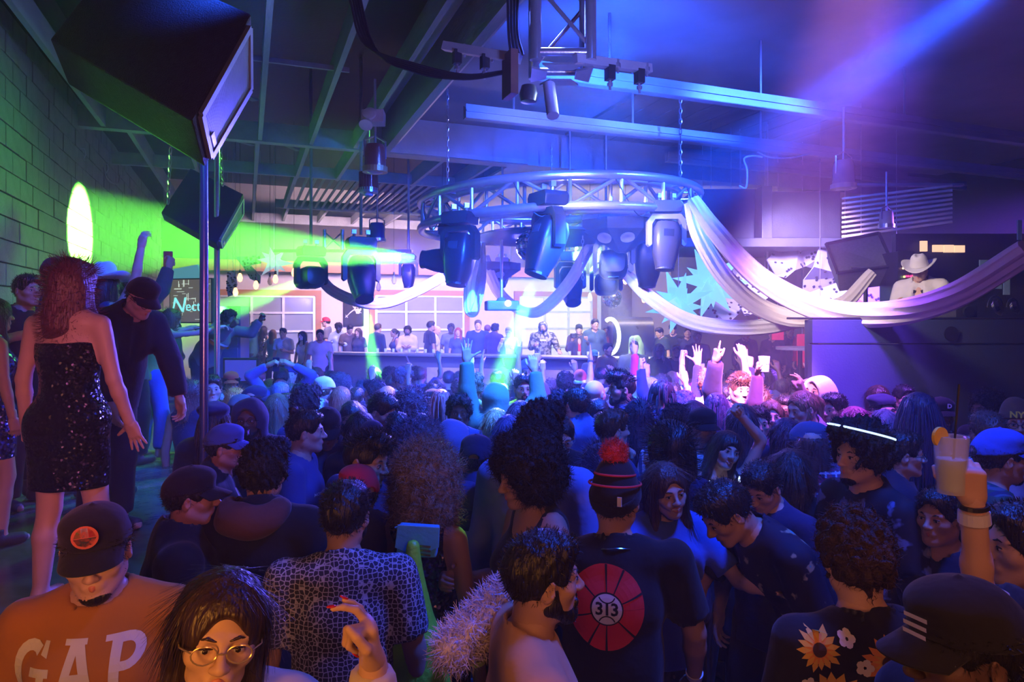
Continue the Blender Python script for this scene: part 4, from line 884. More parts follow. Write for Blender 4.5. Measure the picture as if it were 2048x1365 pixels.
# ------------------------------------------------------------------ rigging
def chain(parent, a, c, r=.018, m=steel):
    a = Vector(a); c = Vector(c); n = max(2, int((c-a).length/(r*3.0))); q = MB(); d = (c-a).normalized(); u = d.orthogonal().normalized(); v = d.cross(u)
    for i in range(n):
        p = a.lerp(c, (i+.5)/n); x = u if i % 2 else v; q.tube([p+d*math.sin(t)*r*2.0+x*math.cos(t)*r*.8 for t in [2*PI*k/8 for k in range(8)]], r*.28, 4, closed=True)
    return q.build('chain', m, parent, smooth=True)
def cable(parent, pts, r=.008, nm='cable', m=cablem, n=24): q = MB(); q.tube(cat_curve(pts, n), r, 6); return q.build(nm, m, parent, smooth=True)
# tilted loudspeakers hung over the platform (given by one corner and three edges)
def para(name, label, A, B_, D_, C_, gr, E_):
    A, B_, D_, C_, E_ = [PD(*p) for p in (A, B_, D_, C_, E_)]; a = D_-A; b_ = B_-A; c = C_-A; e_ = E_-A; r_ = root(name, label, 'loudspeaker', A)
    q = MB(); o = Vector(); vs = [o, b_, b_+c, c, a, e_, e_+c, a+c]; q.add(vs, [(0, 1, 2, 3), (7, 6, 5, 4), (0, 4, 5, 1), (1, 5, 6, 2), (2, 6, 7, 3), (3, 7, 4, 0)]); q.build('cabinet', gr[0], r_, bevel=.012)
    # grille on face (a,b): frame + perforated mesh slats
    gp = lambda u, v: a*(u*(1-v))+b_*((1-u)*v)+e_*(u*v)
    n = a.cross(b_).normalized(); n = n if n.dot(c) < 0 else -n; q = MB(); f = .08
    for s, e in (((f, f), (f, 1-f)), ((1-f, f), (1-f, 1-f)), ((f, f), (1-f, f)), ((f, 1-f), (1-f, 1-f))):
        q.bar(gp(*s)+n*.012, gp(*e)+n*.012, .03, .02, n)
    q.build('grille_frame', M('grille_frame', (.35, .37, .4), .4, .5), r_)
    q = MB()
    for i in range(56): t = .1+.8*i/55; q.bar(gp(.1, t)+n*.010, gp(.9, t)+n*.010, .006, .006, n)
    o2 = q.build('grille', M('grille_mesh', (.3, .32, .36), .4, .6), r_); o2['kind'] = 'stuff'
    q = MB(); p = gp(.55, .14)+n*.02; q.bar(p, p+a*.25, .035, .008, n); q.build('badge', steel, r_)
    return r_, A, a, b_, c
cabm = M('cabinet_carpet', (.05, .055, .06), .7, var=.35, vs_=30, bump=.8, bs=120); cab2 = M('cabinet_paint', (.025, .03, .055), .5, var=.3)
s1 = para('loudspeaker', 'huge black loudspeaker hung tilted at the top left over the platform', (385, 240, 3.0), (503, 28, 3.4), (410, 335, 3.2), (100, 78, 3.45), (cabm,), (503, 178, 3.55))
s2 = para('loudspeaker', 'smaller black loudspeaker on chains behind the front pole', (433, 487, 6.2), (487, 388, 6.7), (437, 503, 6.35), (322, 425, 6.6), (cab2,), (487, 425, 6.85))
chain(s2[0], PD(341, 295, 6.7)-s2[1], PD(336, 408, 6.6)-s2[1], .02); chain(s2[0], PD(441, 295, 6.7)-s2[1], PD(446, 372, 6.5)-s2[1], .02)
chain(s1[0], PD(120, 60, 2.9)-s1[1]+UP*.9, PD(120, 60, 2.9)-s1[1]+UP*.2, .02)
s3 = root('loudspeaker', 'flat black tilted loudspeaker with mesh front hanging by the booth', 'loudspeaker', PD(1720, 508, 8.3))
C4 = [PD(*p)-s3.location for p in ((1652, 490, 8.6), (1758, 468, 8.4), (1787, 534, 8.1), (1675, 548, 8.2))]; nb = (C4[1]-C4[0]).cross(C4[3]-C4[0]).normalized(); nb = nb if nb.dot(FW) > 0 else -nb
q = MB(); q.add(C4+[p+nb*.3 for p in C4], [(0, 1, 2, 3), (7, 6, 5, 4), (0, 4, 5, 1), (1, 5, 6, 2), (2, 6, 7, 3), (3, 7, 4, 0)]); q.build('cabinet', M('mesh_grey', (.12, .12, .14), .5, var=.3, vs_=40), s3, bevel=.01)
for i in range(4): q = MB(); q.bar(C4[i]-nb*.012, C4[(i+1) % 4]-nb*.012, .03, .03, nb); q.build('grille_frame', M('frame_dark', (.03, .03, .035), .4), s3)
q = MB(); lc = (C4[2]*.45+C4[3]*.55)+((C4[0]-C4[3])*.1); q.bar(lc-RT*.12-nb*.01, lc+RT*.12-nb*.01, .03, .01, nb); q.build('badge', M('badge_silver', (.6, .6, .65), .3, .8), s3)
q = MB(); pc = (C4[2]+C4[3])/2+nb*.1; q.tube([pc, pc-UP*.75], .025, 8); q.build('stand_pole', blackm, s3)
# poles
for i, (px, d, r_, lb, m) in enumerate(((408, 4.35, .026, 'nearer dark steel dance pole rising from the platform edge', M('pole_dark', (.25, .25, .4), .22, .85, bump=0)), (434, 6.5, .027, 'bright steel dance pole gripped by the leaning man', M('pole_bright', (.75, .76, .8), .18, .9, bump=0)))):
    p = PD(px, 640, d); ro = root('dance_pole', lb, 'pole', (p.x, p.y, 1.0 if i else .0)); q = MB(); zt = (3.25, 3.4)[i]; q.tube([(0, 0, 0), (0, 0, ZJ+.05-ro.location.z)], r_, 16); q.build('tube', m, ro, smooth=True)
    q = MB(); q.lathe([(0, 0), (.09, 0), (.09, .012), (.035, .03), (0, .03)], 18); q.build('floor_flange', steel, ro, smooth=True)
# tall straight truss hanging at the top centre, with two outrigger pipes
tr = root('hanging_truss', 'straight silver box truss hanging from the ceiling at top centre', 'truss', PD(1122, 140, 4.4)); T0 = tr.location; tw = .17
axs = [(RT*a+FW*b_) for a, b_ in ((-tw, -tw), (tw, -tw), (tw, tw), (-tw, tw))]
for p in axs: q = MB(); q.tube([p+UP*0, p+UP*1.6], .036, 12); q.build('chord', steel, tr, smooth=True)
for k in range(4):
    a, c = axs[k], axs[(k+1) % 4]; q = MB(); q.tube([a+UP*.05, c+UP*.05], .026, 10); q.build('cross_tube', steel, tr, smooth=True)
    for j in range(4): z = .08+j*.42; q = MB(); q.tube([(a if j % 2 else c)+UP*z, (c if j % 2 else a)+UP*(z+.4)], .014, 8); q.build('brace', steel, tr, smooth=True)
    m_ = (a+c)/2; q = MB(); q.prism([(-.13, -.04), (.13, -.04), (.07, .06), (-.07, .06)], m_*.9-UP*.03, (c-a).normalized(), (-m_).normalized(), .012); q.build('gusset_plate', steel, tr)
pm = M('pipe_zinc', (.6, .6, .64), .3, .6)
for sx, p0, p1 in ((-1, (888, 92, 4.6), (1040, 118, 4.35)), (1, (1150, 118, 4.2), (1300, 138, 4.5))):
    a = PD(*p0)-T0; c = PD(*p1)-T0; q = MB(); q.bar(a, c, .05, .055); q.build('outrigger', pm, tr)
    for t in (.18, .55) if sx < 0 else (.45, .85):
        m_ = a.lerp(c, t); q = MB(); q.box(m_-UP*.06, (.05, .06, .09)); q.build('clamp', blackm, tr); 
        for bp0, bp1 in ((m_-UP*.1, m_-UP*.17), (m_+RT*.05+UP*.03, m_+RT*.05-UP*.06)): q = MB(); q.tube([bp0, bp0.lerp(bp1, .3), bp0.lerp(bp1, .31), bp0.lerp(bp1, .6), bp0.lerp(bp1, .61), bp1], [.008, .008, .018, .018, .008, .008], 6); q.build('bolt', steel, tr)
q = MB(); q.tube([PD(1098, 170, 4.4)-T0, PD(1106, 232, 4.3)-T0], .04, 14); q.build('drop_tube', pm, tr, smooth=True)
q = MB(); q.lathe([(0, -.06), (.05, -.05), (.06, 0), (.045, .05), (0, .06)], 14, PD(1057, 188, 4.3)-T0); q.build('camera_pod', blackp, tr, smooth=True)
q = MB(); q.box(PD(1020, 150, 4.35)-T0, (.05, .16, .28)); q.build('motor_box', M('rust', (.12, .05, .03), .6), tr)
for j in range(5): cable(tr, [PD(700, 0, 4.6)-T0+UP*.1*j, PD(730+j*4, 90, 4.7)-T0, PD(830, 128+j*4, 4.6)-T0, PD(930, 150+j*2, 4.5)-T0, PD(1012, 142+j, 4.4)-T0], .009)
for j in range(4): cable(tr, [PD(1015+j*7, -40, 4.4)-T0, PD(1017+j*6, 60, 4.35)-T0, PD(1022+j*8, 110, 4.35)-T0], .009)
# circular truss
RC, RR, RZT, RZB = (W((1117-1024)*9.3/FPX, 9.3, 0)), 1.86, 3.84, 3.50
ring = root('circular_truss', 'big silver circular truss carrying the moving lights', 'truss', RC+UP*RZB); 
def rp(a, r, z): return RT*math.cos(a)*r+FW*math.sin(a)*r+UP*(z-RZB+.05*math.cos(a))
NS = 20
for r_, z in ((RR, RZT), (RR, RZB), (RR-.27, RZT), (RR-.27, RZB)): q = MB(); q.tube([rp(2*PI*k/72, r_, z) for k in range(72)], .052, 12, closed=True); q.build('chord', steel, ring, smooth=True)
for k in range(NS):
    a = 2*PI*k/NS; c = 2*PI*(k+1)/NS
    for r_ in (RR, RR-.27):
        q = MB(); q.tube([rp(a, r_, RZB), rp(a, r_, RZT)], .022, 7); q.build('upright', steel, ring, smooth=True)
        z0, z1 = (RZB, RZT) if (k+(r_ < RR)) % 2 else (RZT, RZB); q = MB(); q.tube([rp(a, r_, z0), rp(c, r_, z1)], .022, 7); q.build('brace', steel, ring, smooth=True)
    
    for z0 in (RZB, RZT): q = MB(); q.tube([rp(a, RR, z0), rp(a, RR-.27, z0)], .014, 7); q.build('tie', steel, ring, smooth=True)
for a in (R(215), R(325), R(90)): chain(ring, rp(a, RR-.13, RZT), rp(a, RR-.13, RZT)+UP*(ZJ+.3-RZT), .02)
for a0 in (200, 250, 285, 320): cable(ring, [rp(R(a0), RR, RZT), rp(R(a0+4), RR+.03, RZB+.1), rp(R(a0+10), RR, RZB-.1), rp(R(a0+16), RR, RZB)], .006)
q = MB(); q.lathe([(0, .02), (.95, .02), (1.02, -.02), (.9, -.06), (.4, -.1), (0, -.1)], 36, (RC-Vector((0, 0, 0)))+UP*(RZB-.12)+RT*-.12-ring.location); q.build('round_canopy', M('canopy_navy', (.02, .03, .12), .6), ring, smooth=True)
chain(ring, PD(1165, 425, 8.6)-ring.location, PD(1166, 560, 8.6)-ring.location, .018)
# moving lights
hm = M('fixture_black', (.009, .010, .016), .36, var=.2, bump=.05); hg = M('fixture_grey', (.08, .07, .09), .35, var=.2, bump=.05)
lenson = emis('lens_green', (.55, 1, .35), 14); lensoff = M('lens_dark', (.02, .05, .05), .06, bump=0, spec=.9)
def superprof(q, prof, Mx, c, n=20, p=.55):
    vs = []
    for r_, z in prof:
        for j in range(n): a = 2*PI*j/n; ca, sa = math.cos(a), math.sin(a); vs.append(c+Mx @ Vector((math.copysign(abs(ca)**p, ca)*r_, math.copysign(abs(sa)**p, sa)*r_*.95, z)))
    m = len(prof); q.add(vs, [(i*n+j, i*n+(j+1) % n, (i+1)*n+(j+1) % n, (i+1)*n+j) for i in range(m-1) for j in range(n)]+[tuple(range(n))[::-1], tuple((m-1)*n+j for j in range(n))])
def moving_head(px, py, d, s, aim, label, on=None, m=hm, ym=None, base=True, yaw=None):
    """px,py: pivot of the head; aim: world direction of the lens"""
    P0 = PD(px, py, d); aim = Vector(aim).normalized(); r_ = root('moving_light', label, 'stage light', P0)
    X = aim.cross(UP); X = (X.normalized() if X.length > .15 else RT) if yaw is None else (RT*math.cos(R(yaw))+FW*math.sin(R(yaw)))
    Y = UP.cross(X).normalized(); ym = ym or m
    if base:
        q = MB(); q.prism([(-.19*s, -.07*s), (.19*s, -.07*s), (.21*s, .04*s), (.17*s, .09*s), (-.17*s, .09*s), (-.21*s, .04*s)], UP*.43*s, X, UP, .3*s); q.build('base', m, r_, bevel=.008*s)
        for k in (-1, 1): q = MB(); q.tube([X*k*.1*s+UP*.5*s, X*k*.1*s+UP*.62*s], .02*s, 8); q.box(X*k*.1*s+UP*.6*s, (.06*s, .06*s, .06*s)); q.build('clamp', steel, r_)
    q = MB(); q.prism([(-.27*s, -.08*s), (-.27*s, .24*s), (-.2*s, .34*s), (.2*s, .34*s), (.27*s, .24*s), (.27*s, -.08*s), (.24*s, -.11*s), (.205*s, -.08*s), (.205*s, .2*s), (.16*s, .27*s), (-.16*s, .27*s), (-.205*s, .2*s), (-.205*s, -.08*s), (-.24*s, -.11*s)], Vector(), X, UP, .13*s)
    # concave outline: triangulate cleanly
    o = q.build('yoke', ym, r_); bm = bmesh.new(); bm.from_mesh(o.data); bmesh.ops.triangulate(bm, faces=[f for f in bm.faces if len(f.verts) > 4]); bm.to_mesh(o.data); bm.free()
    if d > 9.4 and base: q = MB(); q.tube([UP*.56*s, UP*(topz(P0)-P0.z)], .022, 8); q.build('hanger_pipe', steel, r_)
    Xh = (X-aim*X.dot(aim)).normalized(); Mx = Matrix((Xh, aim.cross(Xh), aim)).transposed(); q = MB()
    superprof(q, [(.06*s, -.24*s), (.15*s, -.22*s), (.19*s, -.12*s), (.19*s, .08*s), (.165*s, .25*s), (.13*s, .38*s), (.125*s, .42*s)], Mx, Vector()); q.build('head', m, r_, smooth=True)
    q = MB(); q.lathe([(.118*s, .0), (.13*s, .0), (.13*s, .03*s), (.118*s, .03*s)], 24, aim*.415*s, Mx); q.build('lens_ring', m, r_)
    q = MB(); q.lathe([(0, 0), (.118*s, 0), (.1*s, .015*s), (0, .022*s)], 24, aim*.42*s, Mx); q.build('lens', lenson if on else lensoff, r_, smooth=True)
    side = aim.cross(Xh).normalized()
    if side.dot(FW) > 0: side = -side
    q = MB(); c_ = side*.178*s-aim*.05*s; q.prism([(-.07*s, -.05*s), (.07*s, -.05*s), (.07*s, .05*s), (-.07*s, .05*s)], c_, Xh, aim, .015*s); q.build('display', M('display_dark', (.04, .04, .05), .1, bump=0), r_)
    if on:
        ang, pw, col = on; light('SPOT', P0+aim*.47*s, col, pw, P0+aim*3, size=.07*s, ang=ang, blend=.25, name='beam_light')
    return r_
GR = (.15, 1.0, .06)
def dirp(a, b_): return (PD(*b_)-PD(*a)).normalized()
wallhit = PX(158, 462, XL+.02)
def dirw(a, w): return (w-PD(*a)).normalized()
GP = 900
moving_head(905, 524, 8.1, .85, dirw((893, 520, 8.0), wallhit), 'dark moving light throwing the long green beam to the left wall', (15, 210000, GR))
moving_head(920, 505, 7.8, .88, dirp((925, 500, 7.8), (902, 700, 7.6)), 'big dark blue moving light pointing down at the left end of the round truss')
moving_head(1096, 478, 7.5, .98, dirp((1092, 468, 7.5), (1040, 620, 7.35)), 'centre moving light shining a green beam down onto the crowd', (9, 220000, GR))
moving_head(1332, 478, 7.8, .82, dirp((1332, 478, 7.4), (1325, 640, 7.3)), 'grey-purple moving light at the right end of the round truss', m=hg, ym=M('yoke_grey', (.34, .32, .4), .4))
moving_head(1297, 515, 8.6, .85, dirp((1297, 515, 8.6), (1290, 640, 8.8)), 'black moving light half hidden behind the grey-purple one')
moving_head(1226, 530, 8.7, .95, dirp((1226, 530, 8.7), (1222, 560, 9.6)), 'black moving light in an open yoke under the small twin-driver speaker')
moving_head(1212, 570, 11.3, 1.0, dirp((1212, 570, 11.3), (1205, 590, 12.5)), 'teal-lit moving light hanging lower and farther back')
moving_head(1140, 565, 11.2, .95, dirp((1140, 565, 11.2), (1146, 600, 11.0)), 'dark moving light with upright yoke behind the right-hand drape')
moving_head(622, 556, 10.2, .9, dirw((622, 560, 10.2), PX(330, 672, XL+.05)), 'moving light under the small truss beaming green to the lower left', (8, 140000, GR))
moving_head(722, 548, 9.8, 1.0, dirp((716, 545, 9.8), (745, 760, 9.0)), 'moving light pointing straight down with a narrow green beam', (6, 300000, GR))
moving_head(817, 545, 12.0, .62, dirp((817, 545, 12), (817, 600, 12)), 'small black moving light in front of the orange board')
moving_head(1005, 550, 12.4, .6, dirp((1005, 550, 12.4), (1000, 600, 12)), 'small black moving light behind the wedge speaker')
# wedge speakers hung under the ring
def wedge(px, py, d, s, label, yaw):
    r_ = root('hanging_speaker', label, 'loudspeaker', PD(px, py, d)); r_.rotation_euler = (0, 0, -YAW+R(yaw)); q = MB(); w = .42*s
    pts = [(-w, 0), (-w*.45, -w*.6), (w*.45, -w*.6), (w, 0), (w*.45, w*.6), (-w*.45, w*.6)]
    q.add([(x, y, .12*s) for x, y in pts]+[(x, y, 0) for x, y in pts]+[(x*.12, y*.12-.02, -.24*s) for x, y in pts], [(0, 1, 2, 3, 4, 5)]+[(i, 6+i, 6+(i+1) % 6, (i+1) % 6) for i in range(6)]+[(6+i, 12+i, 12+(i+1) % 6, 6+(i+1) % 6) for i in range(6)]+[(17, 16, 15, 14, 13, 12)]); q.build('cabinet', cab2, r_, bevel=.006)
    for x, y in ((-.2*s, -.14*s), (.03*s, -.2*s)):
        nrm = Vector((x*.8, -.35, -.55)).normalized(); u = nrm.orthogonal().normalized(); Mx = Matrix((u, nrm.cross(u), nrm)).transposed(); q = MB(); q.lathe([(0, -.0), (.02*s, 0), (.055*s, .02*s), (.075*s, .02*s), (.075*s, 0)], 20, (x, y, -.085*s), Mx); q.build('horn', M('horn_silver', (.65, .65, .72), .3, .4), r_, smooth=True)
    for x in (-.25*s, .25*s): q = MB(); q.tube([(x, 0, .12*s), (x, 0, .12*s+.35)], .006, 6); q.build('hanger_wire', steel, r_)
    return r_
wedge(1243, 462, 8.4, 1.15, 'dark six-sided hanging speaker with two pale drivers under the truss', 0); wedge(992, 540, 10.8, .95, 'smaller dark six-sided hanging speaker above the projector', 10)
# projector
pj = root('projector', 'dark ceiling projector with lit lens in front of the wall', 'projector', PD(1003, 612, 9.0)); pj.rotation_euler = (0, 0, -YAW+R(8))
q = MB(); q.box((0, 0, 0), (.42, .36, .13)); q.build('case', M('projector_case', (.07, .07, .1), .4), pj, bevel=.02); q = MB(); q.lathe([(0, 0), (.035, 0), (.04, .03), (.03, .03), (0, .012)], 18, (.06, -.18, .03), Euler((PI/2, 0, 0)).to_matrix()); q.build('lens', emis('lens_white', (.8, .95, 1), 20), pj, smooth=True)
q = MB(); q.tube([(0, 0, .06), (0, 0, 1.16)], .02, 10); q.lathe([(0, .06), (.08, .06), (.05, .1), (0, .12)], 12); q.build('mount', steel, pj, smooth=True)
# mirror balls
def ball(px, py, d, r, label, dim=0):
    r_ = root('mirror_ball', label, 'mirror ball', PD(px, py, d)); q = MB(); nla = 16; rr = random.Random(3); k = 0; mm = [M('mirror_tile', (.75, .75, .78), .05, 1, bump=0), M('mirror_warm', (.8, .6, .4), .08, 1, bump=0), M('mirror_dim', (.3, .3, .35), .15, 1, bump=0)]
    for i in range(nla):
        t0 = PI*i/nla; t1 = PI*(i+1)/nla; n = max(4, int(32*math.sin((t0+t1)/2)))
        for j in range(n):
            a0 = 2*PI*j/n+.01; a1 = 2*PI*(j+1)/n-.01; q.cur = rr.choice((0, 0, 1, 2)); jx = Vector([rr.uniform(-1, 1)*.012*r for _ in range(3)])
            q.add([Vector((math.sin(t)*math.cos(a), math.sin(t)*math.sin(a), math.cos(t)))*r+jx*e for e, (t, a) in enumerate(((t0+.008, a0), (t1-.008, a0), (t1-.008, a1), (t0+.008, a1)))], [(0, 1, 2, 3)])
    o = q.build('mirror_tile', mm, r_); o['kind'] = 'stuff'; q = MB(); q.lathe([(0, -r*.97)]+[(r*.97*math.cos(R(t)), r*.97*math.sin(R(t))) for t in range(-75, 90, 15)]+[(0, r*.97)], 24); q.build('sphere', blackp, r_, smooth=True)
    q = MB(); q.tube([(0, 0, r), (0, 0, r+.5 if d < 10 else topz(r_.location)-r_.location.z)], .006, 6); q.build('hanger_wire', steel, r_)
ball(1066, 492, 8.4, .21, 'large mirror ball left of the centre moving light'); ball(1224, 597, 13.5, .19, 'small mirror ball hanging in front of the white wall')
# chunky ceiling lamps
def can(px, py, d, r, h, m, rim, label, fins=False, dome=False, rod=.6, glassc=(.7, .72, .7)):
    r_ = root('ceiling_lamp', label, 'lamp', PD(px, py, d)); q = MB(); q.lathe([(0, h), (r*.75, h), (r*.86, h*.85), (r*.95, .03), (0, .03)], 24); q.build('housing', m, r_, smooth=True)
    q = MB(); q.lathe([(r*.9, .04), (r*1.08, .04), (r*1.08, -.01), (r*.9, -.01)], 24); q.build('rim', rim, r_)
    q = MB(); q.lathe([(0, -.06 if dome else -.02), (r*.5, -.045 if dome else -.018), (r*.9 if not dome else r*.6, 0)], 24); q.build('lens', M('lamp_lens_'+key(glassc), glassc, .2, bump=0), r_, smooth=True)
    if fins:
        for i in range(22): a = 2*PI*i/22; q = MB(); q.box((math.cos(a)*r*.98, math.sin(a)*r*.98, h*.5), (r*.22, .008, h*.9), (0, 0, a)); q.build('fin', m, r_)
    q = MB(); q.tube([(0, 0, h), (0, 0, h+rod)], .012, 8); q.build('hanger_rod', steel, r_)
    q = MB(); q.tube([(-r*.9, 0, h*.5), (-r*.9, 0, h*1.15), (0, 0, h*1.35), (r*.9, 0, h*1.15), (r*.9, 0, h*.5)], .01, 6); q.build('handle', steel, r_)
copper = M('copper_paint', (.34, .12, .07), .3, .5, var=.4, vs_=4); can(750, 343, 6.2, .105, .24, copper, M('brass_rim', (.55, .33, .12), .4, .5), 'copper-coloured round ceiling lamp hanging beside the joist end')
can(737, 384, 7.4, .095, .22, copper, steel, 'finned copper lamp with a domed lens just below the round one', fins=True, dome=True, glassc=(.5, .55, .75)); can(754, 482, 11.5, .14, .3, M('navy_can', (.05, .07, .2), .3), steel, 'dark blue ceiling lamp in front of the far soffit', rod=.9)
can(1687, 376, 7.6, .125, .3, M('clear_can', (.3, .3, .42), .2), M('cream', (.6, .55, .5), .4), 'pale lamp hanging from the right-hand beam', glassc=(.6, .55, .5)); can(1773, 455, 8.6, .09, .2, M('cream', (.6, .55, .5), .4), steel, 'small pale lamp under the slatted bay', rod=.5)
jb = root('exit_light_box', 'white boxy emergency light with two round heads under a joist', 'emergency light', PD(747, 236, 6.1)); jb.rotation_euler = (R(-8), 0, -YAW); q = MB(); q.box((0, 0, 0), (.2, .12, .12)); q.build('case', M('white_plastic', (.6, .6, .65), .4), jb, bevel=.012)
for x, z in ((-.02, .0), (-.05, -.075)): q = MB(); q.lathe([(0, 0), (.055, .0), (.06, .03), (0, .05)], 20, (x, -.06, z), Euler((R(75 if z == 0 else 150), 0, 0)).to_matrix()); q.build('lamp_head', M('white_plastic'), jb, smooth=True)
# short truss piece over the left moving lights
t2 = root('short_truss', 'short silver truss dropping in front of the far soffit', 'truss', PD(667, 500, 11.5))
for x in (-.15, .15): q = MB(); q.tube([RT*x-UP*.0, RT*x+UP*.34], .03, 10); q.build('chord', steel, t2, smooth=True)
for s in (-1, 1): q = MB(); q.tube([RT*-.15*s+UP*.02, RT*.15*s+UP*.3], .012, 8); q.build('brace', steel, t2, smooth=True)
q = MB(); q.bar(RT*-1.0-UP*.02, RT*1.3-UP*.02, .05, .05); q.build('bar', blackm, t2)
# Edison bulbs
bulbm = emis('bulb_glow', (1, .42, .16), 5); bulbc = M('bulb_clear', (.5, .5, .5), .1, bump=0, alpha=.5)
for i, (px, py, on, lb) in enumerate(((480, 553, 1, 'glowing bulb nearest the speaker chain'), (471, 582, 1, 'long orange bulb hanging lowest at far left'), (512, 568, 1, 'slim bulb hanging before the white ribbon'), (540, 560, 0, 'unlit clear bulb beside the bright tubular one'), (551, 556, 1, 'bright tubular bulb under the white star'), (588, 543, 1, 'round amber bulb by the left moving light'), (757, 572, 0, 'green-tinted clear bulb above the second window'), (788, 558, 0, 'tiny clear bulb under the orange board'), (885, 560, 1, 'round bulb near the drape end left of the blue light'), (1180, 593, 0, 'clear bulb hanging left of the small mirror ball'), (1288, 595, 1, 'amber bulb below the pale drape'), (1251, 558, 1, 'amber bulb beside the open yoke light'), (967, 565, 1, 'small amber bulb behind the hanging drape loop'))):
    r_ = root('edison_bulb', lb, 'light bulb', PD(px, py, 13.0)); q = MB(); q.lathe([(0, -.11), (.035, -.09), (.05, -.03), (.03, .04), (.015, .06), (0, .06)], 12); q.build('bulb', bulbm if on else bulbc, r_, smooth=True); q = MB(); q.lathe([(0, .06), (.02, .06), (.02, .13), (0, .13)], 10); q.build('socket', blackp, r_); q = MB(); q.tube([(0, 0, .13), (0, 0, topz(r_.location)-r_.location.z)], .004, 5); q.build('cord', cablem, r_)
# ------------------------------------------------------------------ drapes
dr_m = M('drape_fabric', (.78, .72, .74), .8, var=.06, vs_=2, bump=.35, bs=30, stretch=(1, 1, 1), sheen=.2)
def drape(name, label, pts, w0, w1, seed=0, wmax=None, n=60, fold=9, twist=0):
    """pts: (px,py,d) centre line; ribbed gathered cloth with thickness"""
    C = cat_curve([PD(*p) for p in pts], n); m = 34; vs = []; rr = random.Random(seed); ph = [rr.uniform(0, 6) for _ in range(4)]
    for i, c in enumerate(C):
        t = i/(n-1); T = (C[min(i+1, n-1)]-C[max(i-1, 0)]).normalized(); S = T.cross(FW).normalized(); N = S.cross(T).normalized(); w = (w0+(w1-w0)*t) if wmax is None else (w0+(wmax-w0)*math.sin(PI*t)**.7 if t < .5 else w1+(wmax-w1)*math.sin(PI*t)**.7); w = max(w, .02)
        for j in range(m):
            a = 2*PI*j/m; k = 1+.16*math.sin(fold*a+ph[0]+t*5)+.08*math.sin(5*a+ph[1]-t*4); vs.append(c+S*math.cos(a)*w*.5*(1+.05*math.sin(a*3+ph[2]))+N*math.sin(a)*w*.26*k)
    q = MB(); q.add(vs, [(i*m+j, i*m+(j+1) % m, (i+1)*m+(j+1) % m, (i+1)*m+j) for i in range(n-1) for j in range(m)]+[tuple(range(m))[::-1], tuple((n-1)*m+j for j in range(m))]); o = q.build(name, dr_m, smooth=True); return tag(o, label, 'drape')
drape('drape', 'long white drape swooping from the round truss past the man in white', [(1386, 398, 7.5), (1430, 460, 7.3), (1520, 555, 7.0), (1640, 617, 6.6), (1765, 628, 6.2), (1900, 595, 5.6), (2060, 500, 5.0)], .14, .22, 1, .24, 80)
drape('drape', 'cream drape hanging from the truss to the tip of the booth', [(1378, 405, 7.6), (1400, 475, 7.7), (1450, 555, 7.9), (1520, 615, 8.0), (1600, 638, 7.9), (1680, 615, 7.8), (1745, 545, 7.8)], .12, .12, 2, .22)
drape('drape', 'low cream drape sagging in front of the cyan stars', [(1248, 545, 8.8), (1300, 596, 8.7), (1370, 640, 8.6), (1450, 656, 8.5), (1540, 653, 8.4), (1625, 632, 8.3), (1700, 600, 8.3)], .14, .16, 3, .2)
drape('drape', 'bluish drape slung between the two left moving lights', [(638, 552, 10.4), (665, 582, 10.4), (720, 605, 10.4), (775, 606, 10.4), (835, 582, 10.3), (890, 552, 10.2)], .16, .16, 4, .17)
drape('drape', 'pale green drape hanging in a narrow loop left of the projector', [(962, 486, 9.9), (962, 560, 9.7), (950, 612, 9.6), (944, 624, 9.6), (938, 610, 9.6), (940, 560, 9.5), (950, 520, 9.4)], .13, .13, 5, .17)
drape('drape', 'teal drape falling behind the projector', [(966, 515, 10.6), (980, 550, 10.6), (1000, 588, 10.6), (1035, 618, 10.5), (1062, 626, 10.4)], .2, .14, 6)
drape('drape', 'lilac drape rising from the projector to the right of the round truss', [(1040, 622, 9.9), (1075, 624, 9.8), (1112, 596, 9.7), (1145, 555, 9.6), (1172, 505, 9.5), (1190, 488, 9.5)], .12, .12, 7, .17)
# ------------------------------------------------------------------ screen, flag, cabinets on the left/back
def text(name, s, size, m, M4, parent=None, ext=.004, align='CENTER', shear=0, space=1):
    cu = bpy.data.curves.new(name, 'FONT'); cu.body = s; cu.size = size; cu.extrude = ext; cu.align_x = align; cu.align_y = 'CENTER'; cu.shear = shear; cu.space_character = space; cu.resolution_u = 3
    o = bpy.data.objects.new(name, cu); COL.objects.link(o); dg = bpy.context.evaluated_depsgraph_get(); me = bpy.data.meshes.new_from_object(o.evaluated_get(dg)); bpy.data.objects.remove(o)
    me.materials.clear(); me.materials.append(m); o = bpy.data.objects.new(name, me); link(o, parent); o.matrix_local = M4; return o
tv = root('video_screen', 'hanging screen showing stylised Necto lettering behind the poles', 'screen', PD(384, 602, 8.2)); TM = Matrix((RT.lerp(-FW, .25).normalized(), -(FW.lerp(RT, .25)).normalized()*-1, UP)).transposed()
tvx = (RT-FW*.25).normalized(); tvn = tvx.cross(UP).normalized(); tvn = tvn if tvn.dot(FW) < 0 else -tvn
q = MB(); q.prism([(-.3, -.27), (.3, -.27), (.3, .27), (-.3, .27)], Vector(), tvx, UP, .05); q.build('case', blackp, tv, bevel=.005)
q = MB(); q.prism([(-.285, -.255), (.285, -.255), (.285, .255), (-.285, .255)], tvn*.028, tvx, UP, .004); q.build('display', emis('screen_dark', (.30, .26, .18), .35), tv)
lm = emis('screen_line', (.8, .95, .8), .9)
q = MB(); rr = random.Random(2)
